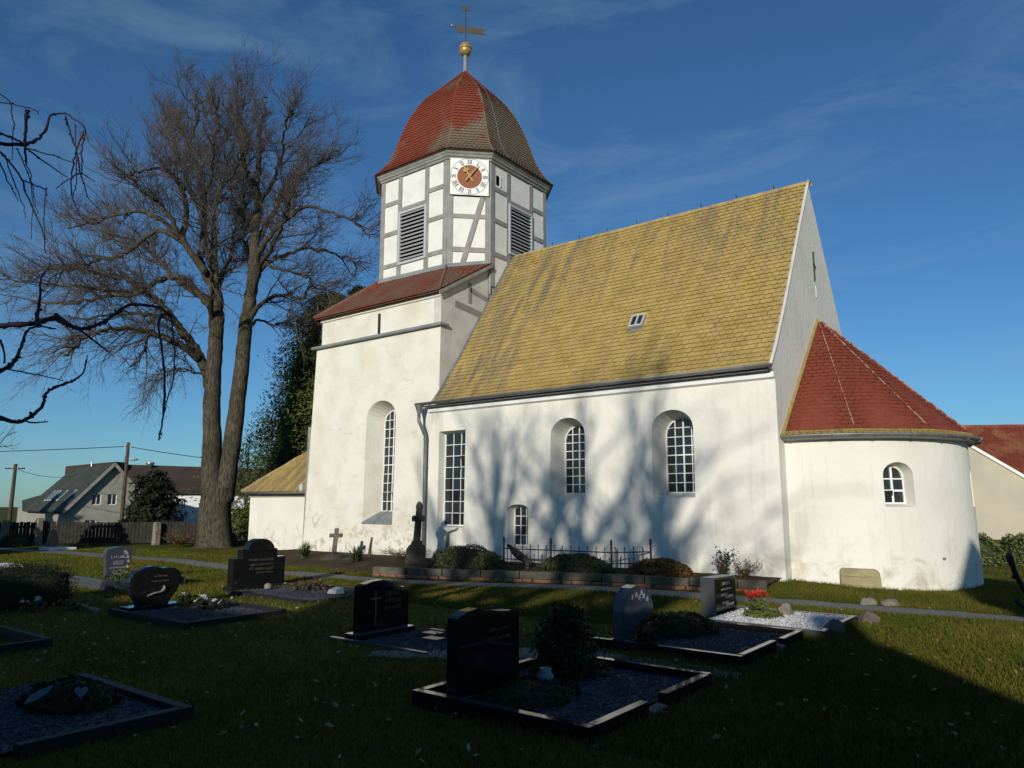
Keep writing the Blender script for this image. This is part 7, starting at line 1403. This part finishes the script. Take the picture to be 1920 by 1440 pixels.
# ================================================================== GRASS AND LEAVES
def blades(name, n, poly_fn, h0, h1, w_):
    P = poly_fn(n); N = len(P); a = rng.uniform(0, 2 * math.pi, N); h = rng.uniform(h0, h1, N); ln = rng.normal(0, 0.45, (N, 2)) * h[:, None]
    z = ground_h(P[:, 0], P[:, 1]) + 0.02 * np.sin(P[:, 0] * .9) * np.cos(P[:, 1] * .7); b = np.stack([P[:, 0], P[:, 1], z - 0.005], 1); sd_ = np.stack([np.cos(a), np.sin(a), 0 * a], 1) * (w_ * rng.uniform(.7, 1.3, N))[:, None]
    tip = b + np.stack([ln[:, 0], ln[:, 1], h], 1); V = np.stack([b - sd_, b + sd_, tip], 1).reshape(-1, 3); return stuff(npmesh(name, V, np.arange(N * 3).reshape(N, 3), 'blade'))
kbx, kby = kb[:, 0], kb[:, 1]
def keep(P):
    x, y = P[:, 0], P[:, 1]; ok = np.ones(len(P), bool)
    yk = np.interp(x, kbx, kby); ok &= ~((x > -14.4) & (x < -5.3) & (y > yk - 0.05))
    ok &= ~((x < -14.3) & (x > -22.4) & (y > 13.9)); ok &= ~((y > 16.35) & (x > -27.6) & (x < X1))
    ok &= ~(((x - X1) ** 2 + (y - YA) ** 2 < (RA + 0.05) ** 2))
    pl = np.interp(x, [-42, -32, -24, -18, -14.4, -11.6, -9.1, -6.8, -4.6, -2.7, -1, 3], [11, 12.6, 13.2, 12.6, 12.75, 13.6, 14.35, 14.75, 14.9, 14.78, 14.72, 14.7]); pr = np.interp(x, [-42, -32, -24, -18, -14.2, -11.2, -8.5, -6.2, -4.3, -2.5, -1, 3], [9.8, 11.4, 12.2, 11.7, 11.9, 12.6, 13.4, 13.75, 13.95, 13.75, 13.9, 13.9])
    ok &= ~((y < pl - 0.03 + rng.normal(0, .05, len(P))) & (y > pr + 0.03 + rng.normal(0, .05, len(P))))
    for (x0, x1, y0, y1) in ((-5.05, -3.15, 5.06, 7.39), (-5.15, -3.2, 8.36, 10.58), (-5.0, -3.02, 10.92, 12.8), (-8.3, -6.45, 6.72, 8.1), (-14.0, -11.5, 8.7, 10.7), (-13, -10.6, 5.95, 7.7), (-18.2, -16.4, 7.4, 9.15), (-8.4, -6.2, 2.2, 3.62)): ok &= ~((x > x0) & (x < x1) & (y > y0) & (y < y1))
    return P[ok]
def wedge(n):
    a = HEAD + rng.uniform(R(-37), R(37), n); d = 3.0 * (34 / 3.0) ** rng.random(n) ** 0.85; return keep(np.stack([np.cos(a) * d, np.sin(a) * d], 1))
tag(blades('grass', 230000, wedge, 0.025, 0.065, 0.006), 'short winter lawn grass between the graves', 'grass', kind='stuff')
tag(blades('long_grass', 30000, lambda n: (lambda P: P[((P[:, 0] - X1) ** 2 + (P[:, 1] - YA) ** 2 > (RA + .06) ** 2)])(np.stack([rng.uniform(-5.4, 1.0, n), rng.uniform(14.9, 20, n)], 1)), 0.035, 0.095, 0.006), 'longer yellowish grass on the bank below the apse', 'grass', kind='stuff')
tag(blades('lit_lawn_blades', 230000, lambda n: keep(np.concatenate([np.stack([rng.uniform(-4.5, 1.0, n // 3), rng.uniform(5, 14, n // 3)], 1), np.stack([rng.uniform(-15, -4, n // 4), rng.uniform(10, 14, n // 4)], 1), np.stack([rng.uniform(-34, -14, n // 3), rng.uniform(7, 15, n // 3)], 1)])), 0.03, 0.085, 0.010), 'extra lawn grass blades added to brighten the sunlit areas', 'grass', kind='stuff')  # extra blades only on the sunlit lawn, added to brighten it
n = 1300; P = keep(np.stack([rng.uniform(-16, 1.5, n), rng.uniform(3, 15, n)], 1)); P3 = np.stack([P[:, 0], P[:, 1], ground_h(P[:, 0], P[:, 1]) + 0.035], 1)
V, F = leaves(P3, np.tile((0, 0, 1.0), (len(P3), 1)), 0.045, 1.5, 0.5); tag(npmesh('fallen_leaves', V, F, 'leaf'), 'scattered dry fallen leaves on the lawn', 'leaves', kind='stuff')
